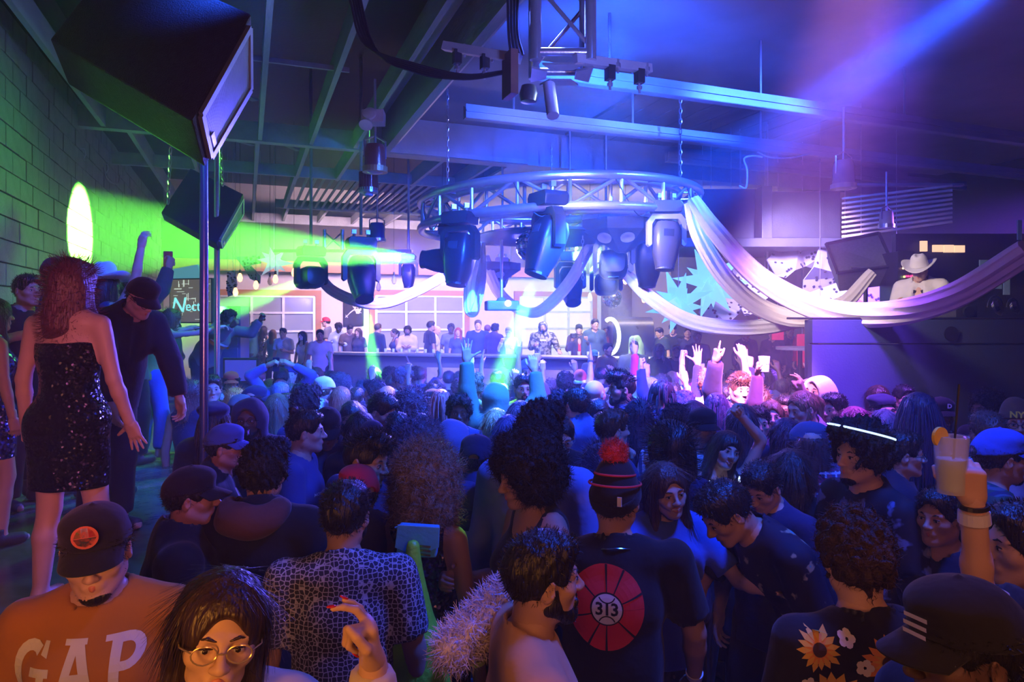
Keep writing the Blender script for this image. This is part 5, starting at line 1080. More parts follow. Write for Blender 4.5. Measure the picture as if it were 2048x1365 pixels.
for i in range(34):
    x, y = rr.uniform(-.26, .2), rr.uniform(-.24, .22); L = rr.uniform(.03, .13)
    if i % 2: q.prism([(x, y), (min(x+L, .28), y), (min(x+L, .28), y+.004), (x, y+.004)], tvn*.033, tvx, UP, .003)
    else: q.prism([(x, y), (x+.004, y), (x+.004, min(y+L, .25)), (x, min(y+L, .25))], tvn*.033, tvx, UP, .003)
o = q.build('graphic_line', lm, tv); o['kind'] = 'stuff'
TMm = Matrix((tvx, UP, tvx.cross(UP))).transposed(); TMm = TMm if (TMm @ Vector((0, 0, 1))).dot(tvn) > 0 else Matrix((tvx, UP, tvn)).transposed()
text('lettering', 'N', .26, emis('screen_letter', (.25, .9, .85), 1.1), Matrix.Translation(tvn*.036-tvx*.17-UP*.06) @ TMm.to_4x4(), tv, .002, shear=.2); text('lettering', 'ecto', .17, emis('screen_letter', (.25, .9, .85), 1.1), Matrix.Translation(tvn*.036+tvx*.09-UP*.07) @ TMm.to_4x4(), tv, .002)
q = MB(); q.prism([(-.2, 0), (.22, .06), (.3, -.1), (-.16, -.14)], PD(365, 540, 8.3)-tv.location, tvx, UP, .03); q.build('upper_display', emis('screen_cyan', (.15, .5, .6), .5), tv)
fg = root('pirate_flag', 'black pirate flag with white skull and crossed swords on the white wall', 'flag', PY(707, 625, YB-.045)); fx = Vector((1, 0, 0)); fmt = M('flag_cloth', (.03, .03, .045), .8)
def onflag(q, poly, x, y, s, yy=-.03): q.prism([(x+a*s, y+b_*s) for a, b_ in poly], Vector((0, yy, 0)), fx, UP, .008)
q = MB(); n = 14; H1 = .36; Wf = .3
vs = []; 
for j in range(9):
    for i in range(n+1): x = -.3+.6*i/n; z = .42-.84*j/8+.04*x; vs.append((x, math.sin(i*1.3+j*.4)*.012, z))
q.add(vs, [(j*(n+1)+i, (j+1)*(n+1)+i, (j+1)*(n+1)+i+1, j*(n+1)+i+1) for j in range(8) for i in range(n)]); o = q.build('cloth', fmt, fg, smooth=True); md = o.modifiers.new('thickness', 'SOLIDIFY'); md.thickness = .006
wm = M('flag_white', (.75, .75, .78), .7, bump=0); q = MB(); circ = [(math.cos(2*PI*k/20), math.sin(2*PI*k/20)*.95) for k in range(20)]
onflag(q, circ, .12, .1, .105); onflag(q, [(-.6, -.75), (.55, -.75), (.45, -1.45), (-.5, -1.45)], .12, .1, .1); q.build('skull', wm, fg)
q = MB(); 
for dx, dy, s in ((-.035, .02, .03), (.04, .02, .03), (0, -.045, .014)): onflag(q, circ, .12+dx, .1+dy, s, -.036)
q.build('skull_eye', fmt, fg)
for a0, x0, y0 in ((-1, -.1, .3), (1, -.2, -.12)):
    q = MB(); C = [Vector((x0+.34*t, -.028, y0+a0*.0+a0*(.42*t-.18*t*t)*(1 if a0 > 0 else 1.35))) for t in [k/10 for k in range(11)]]; q.tube(C, [.012]*3+[.02]*5+[.016, .01, .003], 6); q.build('sword_blade', wm, fg)
    q = MB(); q.tube([C[0]+Vector((-.04, 0, -.03*a0)), C[0]], .014, 6); q.tube([C[0]+Vector((-.03, 0, .04*a0)), C[0]+Vector((.03, 0, -.04*a0))], .01, 6); q.build('sword_hilt', wm, fg)
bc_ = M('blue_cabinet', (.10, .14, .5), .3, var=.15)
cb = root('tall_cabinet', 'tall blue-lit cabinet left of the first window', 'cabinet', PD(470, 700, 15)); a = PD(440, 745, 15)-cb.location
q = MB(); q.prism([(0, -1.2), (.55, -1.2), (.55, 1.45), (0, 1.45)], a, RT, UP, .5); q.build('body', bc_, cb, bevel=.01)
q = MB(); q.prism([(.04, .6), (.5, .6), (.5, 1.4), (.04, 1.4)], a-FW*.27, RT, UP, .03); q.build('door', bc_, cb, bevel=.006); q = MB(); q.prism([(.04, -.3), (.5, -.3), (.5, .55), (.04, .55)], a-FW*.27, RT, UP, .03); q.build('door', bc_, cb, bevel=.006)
mo = root('back_monitor', 'wide framed blue panel standing behind the man in the orange cap', 'panel', PD(482, 738, 12.5)); q = MB(); q.prism([(-.32, -.25), (.33, -.25), (.33, .2), (-.32, .2)], Vector(), RT, UP, .06); q.build('frame', blackp, mo, bevel=.01); q = MB(); q.prism([(-.28, -.22), (.29, -.22), (.29, .16), (-.28, .16)], -FW*.034, RT, UP, .01); q.build('screen', emis('blue_screen', (.12, .13, .85), .35), mo); q = MB(); q.prism([(-.3, -1.7), (.3, -1.7), (.3, -.25), (-.3, -.25)], Vector(), RT, UP, .3); q.build('stand', blackp, mo)
gy = root('arcade_drum', 'black curved cabinet with a white glowing ring behind the standing men', 'cabinet', PD(1248, 672, 15.3)); q = MB(); Mx = Matrix((FW, UP, RT)).transposed(); q.lathe([(0, -.3), (.42, -.3), (.42, .6), (0, .6)], 28, (0, 0, 0), Mx); q.build('drum', blackp, gy, smooth=True); q = MB(); q.tube([RT*(-.36+.18*math.sin(t))+UP*math.cos(t)*.38-FW*(.15+.3*abs(math.sin(t/2+.8))) for t in [PI*(-.15+1.2*k/14) for k in range(15)]], .045, 8); q.build('ring', emis('ring_white', (.9, 1, .95), 2), gy, smooth=True)
q = MB(); q.prism([(-.4, -1.5), (.6, -1.5), (.6, -.3), (-.4, -.3)], Vector(), RT, UP, .4); q.build('pedestal', blackp, gy)
for i, (px, py, w, h, lb) in enumerate(((1530, 640, .22, .5, 'left red hanging panel beyond the low drape'), (1556, 665, .2, .35, 'red panel just below the cream drape'), (1605, 700, .18, .7, 'red cloth strip left of the booth'))): o = cambox(px-w*60, py-h*45, px+w*60, py+h*45, 12, .03, M('red_cloth', (.6, .03, .05), .7), 'red_banner', lb, 'banner'); p_ = PD(px, py-h*45, 12); q = MB(); q.tube([p_+FW*.015, Vector((p_.x, p_.y, topz(p_)))], .006, 5); q.build('hanger_wire', steel, o)
tb = root('high_table', 'small dark high table left of the booth', 'table', PD(1600, 698, 10.5)); tb.location.z = 0; q = MB(); q.lathe([(0, 1.78), (.35, 1.78), (.35, 1.82), (0, 1.82)], 24); q.build('table_top', M('table_top', (.15, .13, .16), .3), tb); q = MB(); q.tube([(0, 0, 0), (0, 0, 1.78)], .035, 10); q.build('leg', blackm, tb)
# hooks and straps on the left wall
for i, (x, y, d) in enumerate(((160, 305, 5.0), (207, 335, 6.0))):
    r_ = root('wall_hook', ['nearer metal hook on the left wall', 'strap hook farther along the left wall'][i], 'hook', PX(x, y, XL+.02)); q = MB(); q.tube([(0, 0, .05), (.05, 0, .05), (.06, .02, -.02), (.03, .02, -.08), (.05, .03, -.1)], .009, 6); q.build('hook', steel, r_, smooth=True)
sp = PX(207, 335, XL+.05); o = cable(None, [sp, PX(215, 360, XL+.05), PX(235, 368, XL+.05), PX(240, 350, XL+.08)], .014, 'strap', M('strap_grey', (.4, .42, .4), .6)); tag(o, 'pale strap looped between two hooks on the left wall', 'strap')
o = cable(None, [PD(1478, 372, 8.8), PD(1492, 375, 8.8), PD(1494, 340, 8.8), PD(1488, 318, 8.8), PD(1505, 312, 8.8), PD(1525, 314, 8.8)], .012, 'hanging_cable', M('cable_grey', (.3, .3, .4), .5)); tag(o, 'curled cable dangling from the big beam', 'cable')
o = cable(None, [PD(1515, 305, 8.8), PD(1540, 315, 8.8), PD(1580, 316, 8.8), PD(1620, 308, 8.8)], .01, 'hanging_cable', M('cable_grey', (.3, .3, .4), .5)); tag(o, 'slack cable running along the underside of the beam', 'cable')
# ------------------------------------------------------------------ stage lighting
BL = (.015, .09, 1.0)
def spot(a, b_, col, pw, ang, size=.1, blend=.5, name='stage_light'): return light('SPOT', a, col, pw, b_, size=size, ang=ang, blend=blend, name=name)
# big beams
spot(PD(2150, -140, 3.6), PD(1150, 548, 7.5), (.01, .08, 1.0), 75000, 13, .05, .6, 'blue_beam')
spot(PD(2150, -140, 3.6), PD(1130, 480, 7.5), (.01, .08, 1.0), 70000, 5, .05, .6, 'blue_beam')
spot(PD(2150, -140, 5.0), PD(1130, 500, 10.5), (.02, .08, 1.0), 12000, 40, .1, .8, 'blue_beam')
spot(PD(2450, 330, 9.6), PD(1420, 720, 8.8), (.22, .06, 1.0), 26000, 26, .15, .9, 'violet_beam')
spot(W(1.6, 2.4, 4.8), PD(1490, 800, 6.2), (1.0, .30, .85), 16000, 18, .1, .6, 'pink_key')
spot(PD(1300, 440, 8.3), PD(1410, 780, 6.8), (1.0, .75, .95), 17000, 24, .1, .7, 'pink_white_key')
# blue wash over the crowd from the overhead truss, plus an added platform fill
spot(W(.8, 4.9, 4.4), W(-.1, 7.0, 1.4), BL, 7000, 95, .25, .8, 'blue_wash')
spot(W(1.6, 2.2, 4.7), W(.9, 3.6, 1.2), BL, 1150, 90, .3, .8, 'blue_wash')
spot(W(.2, 9.0, 3.3), W(-.3, 5.0, 1.2), (.10, .08, 1.0), 12000, 80, .2, .8, 'blue_back_wash')
spot(W(2.7, 4.6, 4.5), W(2.0, 6.2, 1.4), (.30, .08, 1.0), 4000, 66, .2, .8, 'violet_wash')
spot(W(-1.5, 9.2, 3.3), W(-1.3, 12.5, 1.5), (.12, .08, 1.0), 3500, 85, .2, .8, 'blue_wash')
spot(PD(1020, 420, 8.0), PD(840, 800, 5.8), (.5, .28, 1.0), 9000, 22, .08, .7, 'violet_key')
spot(PD(1010, 430, 8.6), PD(640, 770, 7.0), (.55, .5, 1.0), 9000, 20, .08, .7, 'white_key')
spot(W(-1.1, 3.4, 4.4), W(-2.7, 5.0, 2.4), BL, 700, 62, .1, .8, 'blue_platform_fill')  # unseen spot added to brighten the people on the platform
spot(W(.2, 4.6, 4.3), W(.1, 2.9, 1.6), (.05, .09, 1.0), 450, 90, .15, .8, 'blue_rim')
# ceiling and truss
spot(W(.8, 5.8, 4.25), W(1.3, 9.6, 4.95), BL, 1000, 115, .2, .7, 'blue_uplight')
spot(W(1.0, 5.0, 3.2), W(.6, 8.2, 3.7), (.44, .38, 1.0), 480, 56, .08, .6, 'truss_key')
spot(W(.9, 2.9, 3.2), W(.5, 4.4, 4.6), (.16, .2, 1.0), 260, 80, .1, .7, 'truss_key')
spot(W(2.2, 3.6, 4.3), W(2.8, 5.2, 5.3), BL, 160, 120, .2, .7, 'blue_uplight')
spot(W(3.0, 4.0, 3.4), W(3.4, 5.4, 5.2), (.9, .2, .6), 60, 95, .3, .9, 'magenta_uplight')
spot(W(-2.5, 9.6, 2.9), W(-2.3, 7.5, 5.0), (.25, .9, .25), 25, 95, .3, .9, 'green_uplight')
spot(W(-.5, 5.5, 3.4), W(-2.9, 5.0, 4.2), (.2, .3, .9), 120, 90, .2, .9, 'speaker_fill')
spot(W(.6, 4.4, 3.7), PD(455, 170, 3.5), (.35, .5, 1.0), 110, 40, .1, .8, 'speaker_fill')
spot(PD(330, 560, 4.6), PD(270, 200, 3.3), (.12, 1.0, .05), 300, 36, .1, .8, 'green_speaker_fill')
# back wall and bar
light('AREA', W(-2.8, 16.5, 3.9), (1.0, .62, .80), 420, W(-3.2, 19.6, 2.4), size=(5, .5), name='wall_wash')
light('AREA', W(2.2, 14.9, 3.9), (1.0, .80, .66), 420, W(2.2, 18.2, 2.4), size=(4.5, .5), name='wall_wash')
spot(W(-1.0, 11.6, 3.6), W(-2.2, 16.8, 1.6), (.40, .42, 1.0), 2600, 60, .2, .8, 'bar_wash')
spot(W(1.5, 11.6, 3.6), W(2.2, 15.5, 1.6), (.85, .75, .7), 1600, 60, .2, .8, 'bar_wash')
spot(PD(1180, 500, 10.5), PD(1130, 575, 18), (.45, 1.0, .12), 5200, 34, .1, .8, 'green_wall_wash')
spot(PD(1180, 380, 7.8), PD(975, 830, 6.1), (.25, 1.0, .10), 22000, 13, .06, .5, 'green_key')
spot(PD(1190, 480, 8.4), PD(1285, 755, 7.6), (.8, .9, 1.0), 15000, 16, .06, .5, 'white_key')
spot(PD(1560, 420, 8.6), PD(1620, 570, 10.6), (.6, .46, 1.0), 1300, 70, .2, .8, 'violet_scenery')
spot(PD(1500, 330, 5.6), PD(1700, 600, 7.0), (1, .78, .6), 330, 60, .15, .8, 'drape_key')
spot(PD(1050, 330, 6.6), PD(1340, 560, 8.0), (1, .82, .66), 620, 50, .1, .8, 'drape_key')
# low amber and rose spill over the nearest people
light('AREA', W(-.9, .25, 1.9), (1.0, .36, .06), 13, W(-1.1, 1.8, 1.5), size=.4, name='amber_low')
light('AREA', W(.6, .2, 2.5), (1.0, .36, .18), 7, W(.2, 2.2, 1.4), size=.4, name='amber_low')
spot(W(-.6, .4, 2.3), W(-2.1, 3.2, 2.0), (.95, .18, .42), 110, 44, .2, .8, 'rose_low')
light('AREA', W(1.9, .3, 2.6), (1.0, .3, .12), 5, W(1.3, 2.2, 1.4), size=.4, name='amber_low')
spot(W(-1.6, 7.8, 4.4), W(-3.5, 6.6, 2.6), (.10, 1.0, .05), 300, 100, .2, .9, 'green_wash')
# haze from the smoke machines fills the hall
hz = bpy.data.materials.new('haze'); hz.use_nodes = True; nt = hz.node_tree; nt.nodes.remove(nt.nodes['Principled BSDF'])
sc_ = nn(nt, 'ShaderNodeVolumeScatter'); sc_.inputs['Color'].default_value = (.9, .92, 1, 1); sc_.inputs['Density'].default_value = .011; sc_.inputs['Anisotropy'].default_value = .0; nt.links.new(sc_.outputs[0], nt.nodes['Material Output'].inputs['Volume'])
q = MB(); q.box((5.9, 8.4, 3.0), (15.8, 23.8, 5.98)); o = q.build('haze', hz); tag(o, kind='stuff')
# ------------------------------------------------------------------ people
K = (.012, .01, .01); Bn = (.05, .025, .013); LB = (.14, .07, .03); BD = (.42, .26, .12); RD = (.3, .08, .03); GY = (.2, .2, .22)
def D(r_, name, Mx, o=None):  # place helper
    return r_
Pn = {}
def P(key_, *a, **k): r_ = person(*a, **k); Pn[key_] = r_; return r_
navy = (.02, .03, .09); blk = (.012, .012, .016); wht = (.62, .62, .66); dblue = (.03, .06, .22)
# --- foreground
P('gap', 190, 1003, 1.88, 12, aR='down', aL='bent', hair='short', hc=K, sk='l', top='long', tc=(.42, .17, .03), hat='cap', hatc=blk, beard=1, hp=8, hr=3, hy=-10, wide=1.06, label='man in orange sweatshirt with big white letters and a black patch cap')
P('glass', 447, 1142, 1.42, 25, 'f', hair='long', hc=(.035, .018, .012), sk='l', top='long', tc=(.55, .48, .38), gl='g', mouth=1, hp=0, hr=-8, aR='down', aL=((.4, .7, -.14), (-.1, .1, 1), 'one', 'in'), label='woman in clear-rimmed glasses with long brown hair raising red-nailed fingers')
P('tanman', 1085, 1062, 1.8, 100, hair='short', hc=K, sk='m', top='long', tc=(.52, .30, .17), beard=2, hy=-4, wide=1.04, label='bearded man in plain tan top seen in profile facing right')
P('beanie', 1232, 924, 2.5, 178, hair='short', hc=K, sk='m', top='tee', tc=blk, hat='beanie', hatc=(.015, .012, .014), wide=1.2, aL='down', aR=((.3, .1, -1), (.1, .45, -1), 'relax', 'in'), hy=22, beard=1, label='man in black tee with red basketball print and red pompom beanie')
P('maze', 692, 962, 2.42, 188, hair='short', hc=K, sk='m', top='tee', tm=pattern('maze_shirt', 'maze', (.03, .03, .05), (.42, .42, .5), 60, thr=.075), beard=2, wide=1.1, hy=16, label='bearded man from behind in black-and-white geometric patterned tee')
P('sun', 1712, 1028, 1.9, 186, hair='curly', hc=(.04, .022, .014), sk='l', top='tee', tc=(.01, .01, .012), hy=8, wide=1.05, label='brown-haired person from behind in a black shirt printed with sunflowers')
P('stripe3', 1925, 1150, 1.3, -88, hair='short', hc=K, sk='b', top='jacket', tc=blk, hat='cap', hatc=blk, wide=1.15, hp=5, label='person in black at the lower right whose black cap bears three white stripes')
P('cuparm', 2052, 1005, 1.95, -100, 'f', hair='short', hc=K, sk='l', top='tee', tc=blk, aL=((.05, .45, .25), (.12, .10, 1), 'grip', 'in'), label='person at the right edge holding a plastic cup up with a banded wrist')
P('bend', 1440, 968, 2.75, -78, hair='crew', hc=K, sk='m', top='tee', tm=pattern('graphic_tee', 'camo', (.012, .014, .03), (.3, .27, .16), 14, (.03, .3, .3), .64), lean=42, hp=18, aL=((.12, -.35, -1), (.1, .3, -1), 'relax', 'in'), aR=((.3, .6, -1), (0, .3, -1), 'relax', 'in'), wide=1.08, label='man bending forward to the left in a dark graphic tee')
P('smile', 1332, 925, 2.95, 12, 'f', hair='long', hc=(.07, .03, .02), sk='l', top='tee', tc=(.06, .12, .42), mouth=2, aR='out', aL='out', hr=8, hp=6, label='laughing woman with long brown hair holding both palms out')
P('blondeman', 1520, 926, 3.1, -50, hair='crew', hc=K, sk='l', top='tee', tc=navy, hp=28, label='short-haired man with bowed head behind the bending man')
P('afro1', 1045, 856, 2.7, -62, 'f', hair='afro', hc=K, sk='t', top='tank', tc=blk, aR='bent', aL=((.25, .3, -1), (-.1, 1, .1), 'grip', 'down'), hp=10, label='woman with large black afro in a sleeveless black top looking at a phone')
P('curl1', 862, 875, 2.85, 150, 'f', hair='bigcurl', hc=(.2, .15, .10), sk='t', top='dress', tm=pattern('sequin_black', 'sequin', (.01, .01, .015), (.15, .15, .3), 90), aR='down', aL='down', label='woman with big brown curls in a black sequin dress with turquoise shoulder bag')
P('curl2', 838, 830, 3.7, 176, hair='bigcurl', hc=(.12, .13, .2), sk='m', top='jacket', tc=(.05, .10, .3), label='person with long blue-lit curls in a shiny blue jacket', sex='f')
P('tallcurl', 1082, 806, 3.15, 150, hair='curly', hc=K, sk='l', top='jacket', tc=(.17, .22, .5), hy=10, wide=1.1, label='tall man with dark curls in a pale blue windbreaker')
P('glass2', 1122, 832, 4.0, 5, 'f', hair='tied', hc=K, sk='l', top='tee', tc=blk, gl='w', hp=22, label='person in wire glasses looking down behind the tall curly-haired man')
P('capdark', 952, 868, 3.5, 176, hair='short', hc=K, sk='m', top='hoodie', tc=(.03, .05, .16), hat='cap', hatc=(.015, .02, .06), label='person in a plain dark cap with hood down in white lettered shirt')
P('greyjk', 905, 838, 4.2, 170, hair='crew', hc=GY, sk='l', top='jacket', tc=(.16, .2, .42), label='person in a light grey-blue jacket just behind the big brown curls', hat='hood', hatc=(.16, .2, .42))
P('facecam', 918, 792, 4.9, 4, hair='curly', hc=K, sk='b', top='tee', tc=navy, hp=-4, label='man with short curly top facing the camera in the middle of the crowd')
P('quiff', 735, 864, 3.05, 72, hair='quiff', hc=K, sk='m', top='tee', tc=navy, beard=1, hp=10, label='man with a tall quiff and stubble in profile beside the red cap')
P('redcap', 716, 928, 2.95, -160, hair='short', hc=K, sk='m', top='jacket', tc=(.02, .03, .10), hat='cap', hatc=(.55, .02, .03), hy=-22, label='person in a bright red cap and dark blue jacket')
P('bunman', 612, 820, 3.9, 96, hair='crew', hc=K, sk='l', top='tee', tc=(.04, .07, .24), hy=-5, label='man with a small top knot in a plain blue tee facing right')
P('hoodback', 528, 886, 2.85, 178, hair='curly', hc=K, sk='m', top='jacket', tc=(.012, .012, .016), wide=1.12, label='dark-haired person from behind with a brown hood over a black jacket')
P('blackcap', 383, 930, 2.75, 115, hair='short', hc=K, sk='m', top='jacket', tc=blk, hat='cap', hatc=(.012, .012, .014), wide=1.25, hy=10, label='broad man in black cap and black jacket by the platform edge')
P('bluecap', 452, 846, 3.7, 92, hair='short', hc=K, sk='m', top='jacket', tc=blk, hat='cap', hatc=(.05, .09, .34), beard=1, gl='w', label='bearded man in a blue flat-brimmed cap facing right')
P('hoodglass', 498, 796, 4.4, 8, hair='short', hc=K, sk='b', top='hoodie', tc=(.02, .025, .06), hat='hood', hatc=(.03, .035, .08), beard=2, gl='k', mouth=1, wide=1.15, label='bearded man in glasses with his dark hood up facing the camera')
P('beret', 432, 800, 4.6, 172, hair='braids', hc=K, sk='b', top='jacket', tc=blk, hat='beret', hatc=(.02, .025, .09), label='person in a slouchy navy hat with short braids beside the front pole')
P('varsity', 655, 815, 4.3, 18, hair='short', hc=K, sk='m', top='jacket', tc=(.03, .03, .06), hat='cap', hatc=blk, hp=25, label='person in a dark cap and open jacket over a script-lettered shirt')
P('longblk', 722, 822, 4.3, 178, 'f', hair='long', hc=K, sk='l', top='long', tc=blk, label='woman with long glossy black hair left of centre')
P('facedown', 703, 803, 5.2, 5, 'f', hair='bangs', hc=K, sk='l', top='tee', tc=navy, hp=15, label='dark-haired woman facing the camera behind the glossy black hair')
P('darkbean', 745, 848, 3.7, 176, hair='short', hc=K, sk='m', top='tee', tc=navy, hat='beanie', hatc=(.02, .02, .05), label='person in a dark snug beanie behind the man with the quiff')
P('profile', 768, 788, 4.7, 66, hair='crew', hc=K, sk='l', top='tee', tc=navy, hp=22, aR='mouth', beard=1, label='pale-faced man with a fade looking down to the right')
P('backblk', 795, 824, 4.6, 178, hair='short', hc=K, sk='m', top='tee', tc=blk, label='dark round-headed person behind the blue-lit curls')
P('backblk2', 838, 826, 4.8, 178, hair='crew', hc=K, sk='m', top='tee', tc=navy, label='close-cropped person behind the blue-lit curls, right of the dark round head')
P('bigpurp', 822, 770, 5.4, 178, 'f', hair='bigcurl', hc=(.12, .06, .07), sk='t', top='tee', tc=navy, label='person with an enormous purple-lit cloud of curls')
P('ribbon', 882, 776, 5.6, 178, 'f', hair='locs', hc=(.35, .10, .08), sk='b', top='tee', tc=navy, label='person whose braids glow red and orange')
P('texcap', 866, 777, 6.2, 172, hair='short', hc=K, sk='l', top='tee', tc=navy, hat='cap', hatc=blk, hatrot=180, label='person in a backwards black cap beside the glowing braids')
P('greencurl', 943, 748, 5.8, 172, hair='curly', hc=(.16, .17, .07), sk='t', top='jacket', tc=(.34, .55, .10), hy=8, label='short curly-haired man in a bright yellow-green jacket')
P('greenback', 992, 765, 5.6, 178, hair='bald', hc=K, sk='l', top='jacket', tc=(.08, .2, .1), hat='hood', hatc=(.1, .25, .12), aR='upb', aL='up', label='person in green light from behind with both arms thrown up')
P('beardcam', 1047, 748, 6.0, 6, hair='short', hc=K, sk='m', top='tee', tc=navy, beard=2, mouth=1, label='bearded man facing the camera half lit green')
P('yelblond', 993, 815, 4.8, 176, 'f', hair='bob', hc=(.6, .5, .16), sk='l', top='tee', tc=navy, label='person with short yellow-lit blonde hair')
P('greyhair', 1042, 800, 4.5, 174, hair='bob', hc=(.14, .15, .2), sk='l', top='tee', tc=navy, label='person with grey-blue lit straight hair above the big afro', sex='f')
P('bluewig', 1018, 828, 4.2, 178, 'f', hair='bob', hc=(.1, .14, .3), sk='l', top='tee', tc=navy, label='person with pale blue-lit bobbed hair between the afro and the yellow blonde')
P('redbean', 1084, 768, 6.4, 178, hair='short', hc=K, sk='l', top='tee', tc=navy, hat='beanie', hatc=(.12, .05, .05), label='person in a dull red knit beanie')
P('afro2', 1120, 784, 5.0, 178, hair='curly', hc=(.03, .02, .03), sk='b', top='tee', tc=navy, label='person with a rounded short afro right of the red beanie')
P('bluejkt', 1152, 776, 4.9, -140, hair='short', hc=K, sk='l', top='jacket', tc=(.04, .08, .2), label='dark-haired man in a blue jacket with a white collar stripe')
P('bald', 1190, 757, 5.6, 140, hair='bald', hc=K, sk='l', top='tee', tc=navy, beard=1, label='bald man with a trimmed beard turned away to the right')
P('tallbeard', 1243, 745, 5.4, -78, hair='quiff', hc=K, sk='m', top='jacket', tc=(.02, .025, .07), beard=2, wide=1.05, label='tall bearded man with swept dark hair facing left')
P('forehead', 1198, 797, 5.0, 5, 'f', hair='tied', hc=K, sk='l', top='tee', tc=navy, gl='k', hp=15, label='person in glasses showing only forehead below the tall bearded man')
P('chinhand', 1225, 818, 4.1, 110, hair='short', hc=Bn, sk='l', top='jacket', tc=(.04, .06, .16), aR='mouth', aL='mouth', label='young brown-haired man resting his chin on his hand facing right')
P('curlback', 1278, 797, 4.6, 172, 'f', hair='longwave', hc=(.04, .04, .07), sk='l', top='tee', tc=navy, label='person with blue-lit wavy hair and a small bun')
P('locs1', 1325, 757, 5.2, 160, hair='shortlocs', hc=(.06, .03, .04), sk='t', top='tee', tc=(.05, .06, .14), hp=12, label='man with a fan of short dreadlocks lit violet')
P('wavy1', 1342, 843, 3.35, 176, 'f', hair='longwave', hc=K, sk='l', top='tee', tc=navy, label='woman with shoulder-length dark waves seen from behind', hs=1.12)
P('shag', 1205, 884, 3.15, 178, 'f', hair='longwave', hc=(.05, .06, .10), sk='l', top='tee', tc=(.05, .08, .2), label='woman with shaggy blue-lit hair left of the red pompom')
P('straight1', 1388, 800, 4.7, 170, 'f', hair='long', hc=(.04, .025, .04), sk='l', top='tee', tc=wht, label='woman with long straight dark hair just right of the violet dreadlocks')
P('striped', 1352, 812, 4.4, 178, hair='curly', hc=(.03, .02, .03), sk='l', top='long', tm=pattern('striped_shirt', 'stripe', (.10, .13, .3), (.7, .7, .8), 9), label='round-haired person in a blue and white striped shirt')
P('peek', 1404, 814, 4.3, 20, hair='short', hc=K, sk='l', top='tee', tc=wht, hat='cap', hatc=blk, hatrot=0, label='person in a small dark cap peeking between the striped shirt and the dreads')
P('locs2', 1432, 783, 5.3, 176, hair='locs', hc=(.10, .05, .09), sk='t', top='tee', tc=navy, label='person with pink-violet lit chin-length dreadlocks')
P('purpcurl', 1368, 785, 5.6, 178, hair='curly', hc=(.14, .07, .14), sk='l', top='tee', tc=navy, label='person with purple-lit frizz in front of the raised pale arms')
P('ginger', 1418, 740, 6.3, 170, hair='curly', hc=(.45, .18, .06), sk='l', top='tee', tc=(.5, .4, .45), aL='upf', aR='upb', label='orange-haired man waving both bare arms')
P('brightface', 1478, 750, 5.7, 10, hair='quiff', hc=LB, sk='l', top='jacket', tc=(.04, .03, .07), hR='point', aR='cheer', mouth=0, label='young man with a brightly lit face and brown quiff')
P('brownprof', 1508, 770, 5.9, -110, 'f', hair='longwave', hc=Bn, sk='l', top='tee', tc=navy, label='brown-haired woman leaning towards the brightly lit young man')
P('necklace', 1456, 862, 4.0, 8, 'f', hair='bangs', hc=K, sk='l', top='tank', tc=blk, mouth=2, hr=-18, aL=((.35, .2, .95), (-.75, .25, .75), 'fist', 'fwd'), label='smiling woman in a glowing white necklace with one arm raised')
P('longbrown', 1482, 806, 4.4, 176, 'f', hair='vlong', hc=(.07, .04, .05), sk='l', top='tee', tc=navy, label='woman with very long straight hair behind the raised bare arm')
P('mouthhands', 1516, 812, 4.7, -10, hair='short', hc=K, sk='l', top='long', tc=(.03, .03, .07), aR='mouth', aL='phone', label='man with both hands at his face cupping his mouth')
P('browncam', 1543, 800, 5.1, -15, 'f', hair='long', hc=LB, sk='l', top='tee', tc=(.3, .1, .2), label='young woman with brown hair glancing toward the camera in pink light')
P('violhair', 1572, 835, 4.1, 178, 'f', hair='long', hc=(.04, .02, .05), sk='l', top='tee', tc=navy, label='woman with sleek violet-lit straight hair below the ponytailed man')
P('ponytail', 1602, 780, 4.7, -72, hair='pony', hc=(.26, .13, .07), sk='l', top='hoodie', tc=(.28, .16, .26), beard=2, hp=14, label='bearded man with a fair ponytail in pink light facing left')
P('whitebean', 1638, 752, 5.2, -62, hair='short', hc=K, sk='m', top='hoodie', tc=(.04, .03, .08), hat='hood', hatc=(.6, .5, .55), hp=-14, label='man looking up with a white hood over his head')
P('greycap', 1640, 735, 6.4, -100, hair='short', hc=K, sk='l', top='jacket', tc=navy, hat='cap', hatc=(.22, .22, .3), label='person in a light grey cap behind the white hood')
P('mancup', 1572, 790, 5.3, -40, hair='short', hc=K, sk='m', top='long', tc=(.05, .02, .07), aR=((.15, .4, .9), (-.1, .05, 1), 'grip', 'in'), aL='upf', hL='one', label='person in purple sleeves lifting a clear cup above the crowd')
P('capback', 1620, 842, 3.85, 165, 'f', hair='longwave', hc=(.10, .05, .05), sk='l', top='long', tm=pattern('plaid_red', 'plaid', (.05, .05, .16), (.3, .05, .12), 5.5, (.5, .5, .65)), hat='cap', hatc=(.06, .09, .2), hatrot=-100, label='person in a blue-grey cap turned sideways and a red and blue plaid shirt')
P('darkback', 1580, 896, 3.4, 174, 'f', hair='bob', hc=K, sk='l', top='tee', tc=blk, label='person with smooth dark hair above the bending man')
P('curlband', 1722, 850, 2.95, -72, hair='curly', hc=K, sk='l', top='tee', tm=pattern('batik', 'camo', (.01, .012, .02), (.10, .14, .3), 11, (.2, .22, .35), .55), beard=1, hs=1.16, label='curly-haired man wearing a glowing white headband')
P('glassr', 1805, 862, 3.55, 74, hair='crew', hc=K, sk='l', top='jacket', tc=(.02, .02, .04), gl='k', label='short-haired person in black glasses and pale collar facing right')
P('sideface', 1668, 786, 5.0, -62, hair='crew', hc=K, sk='m', top='jacket', tc=(.03, .02, .05), beard=1, aL='mouth', label='man in a dark suit jacket with a hand at his chin by the booth')
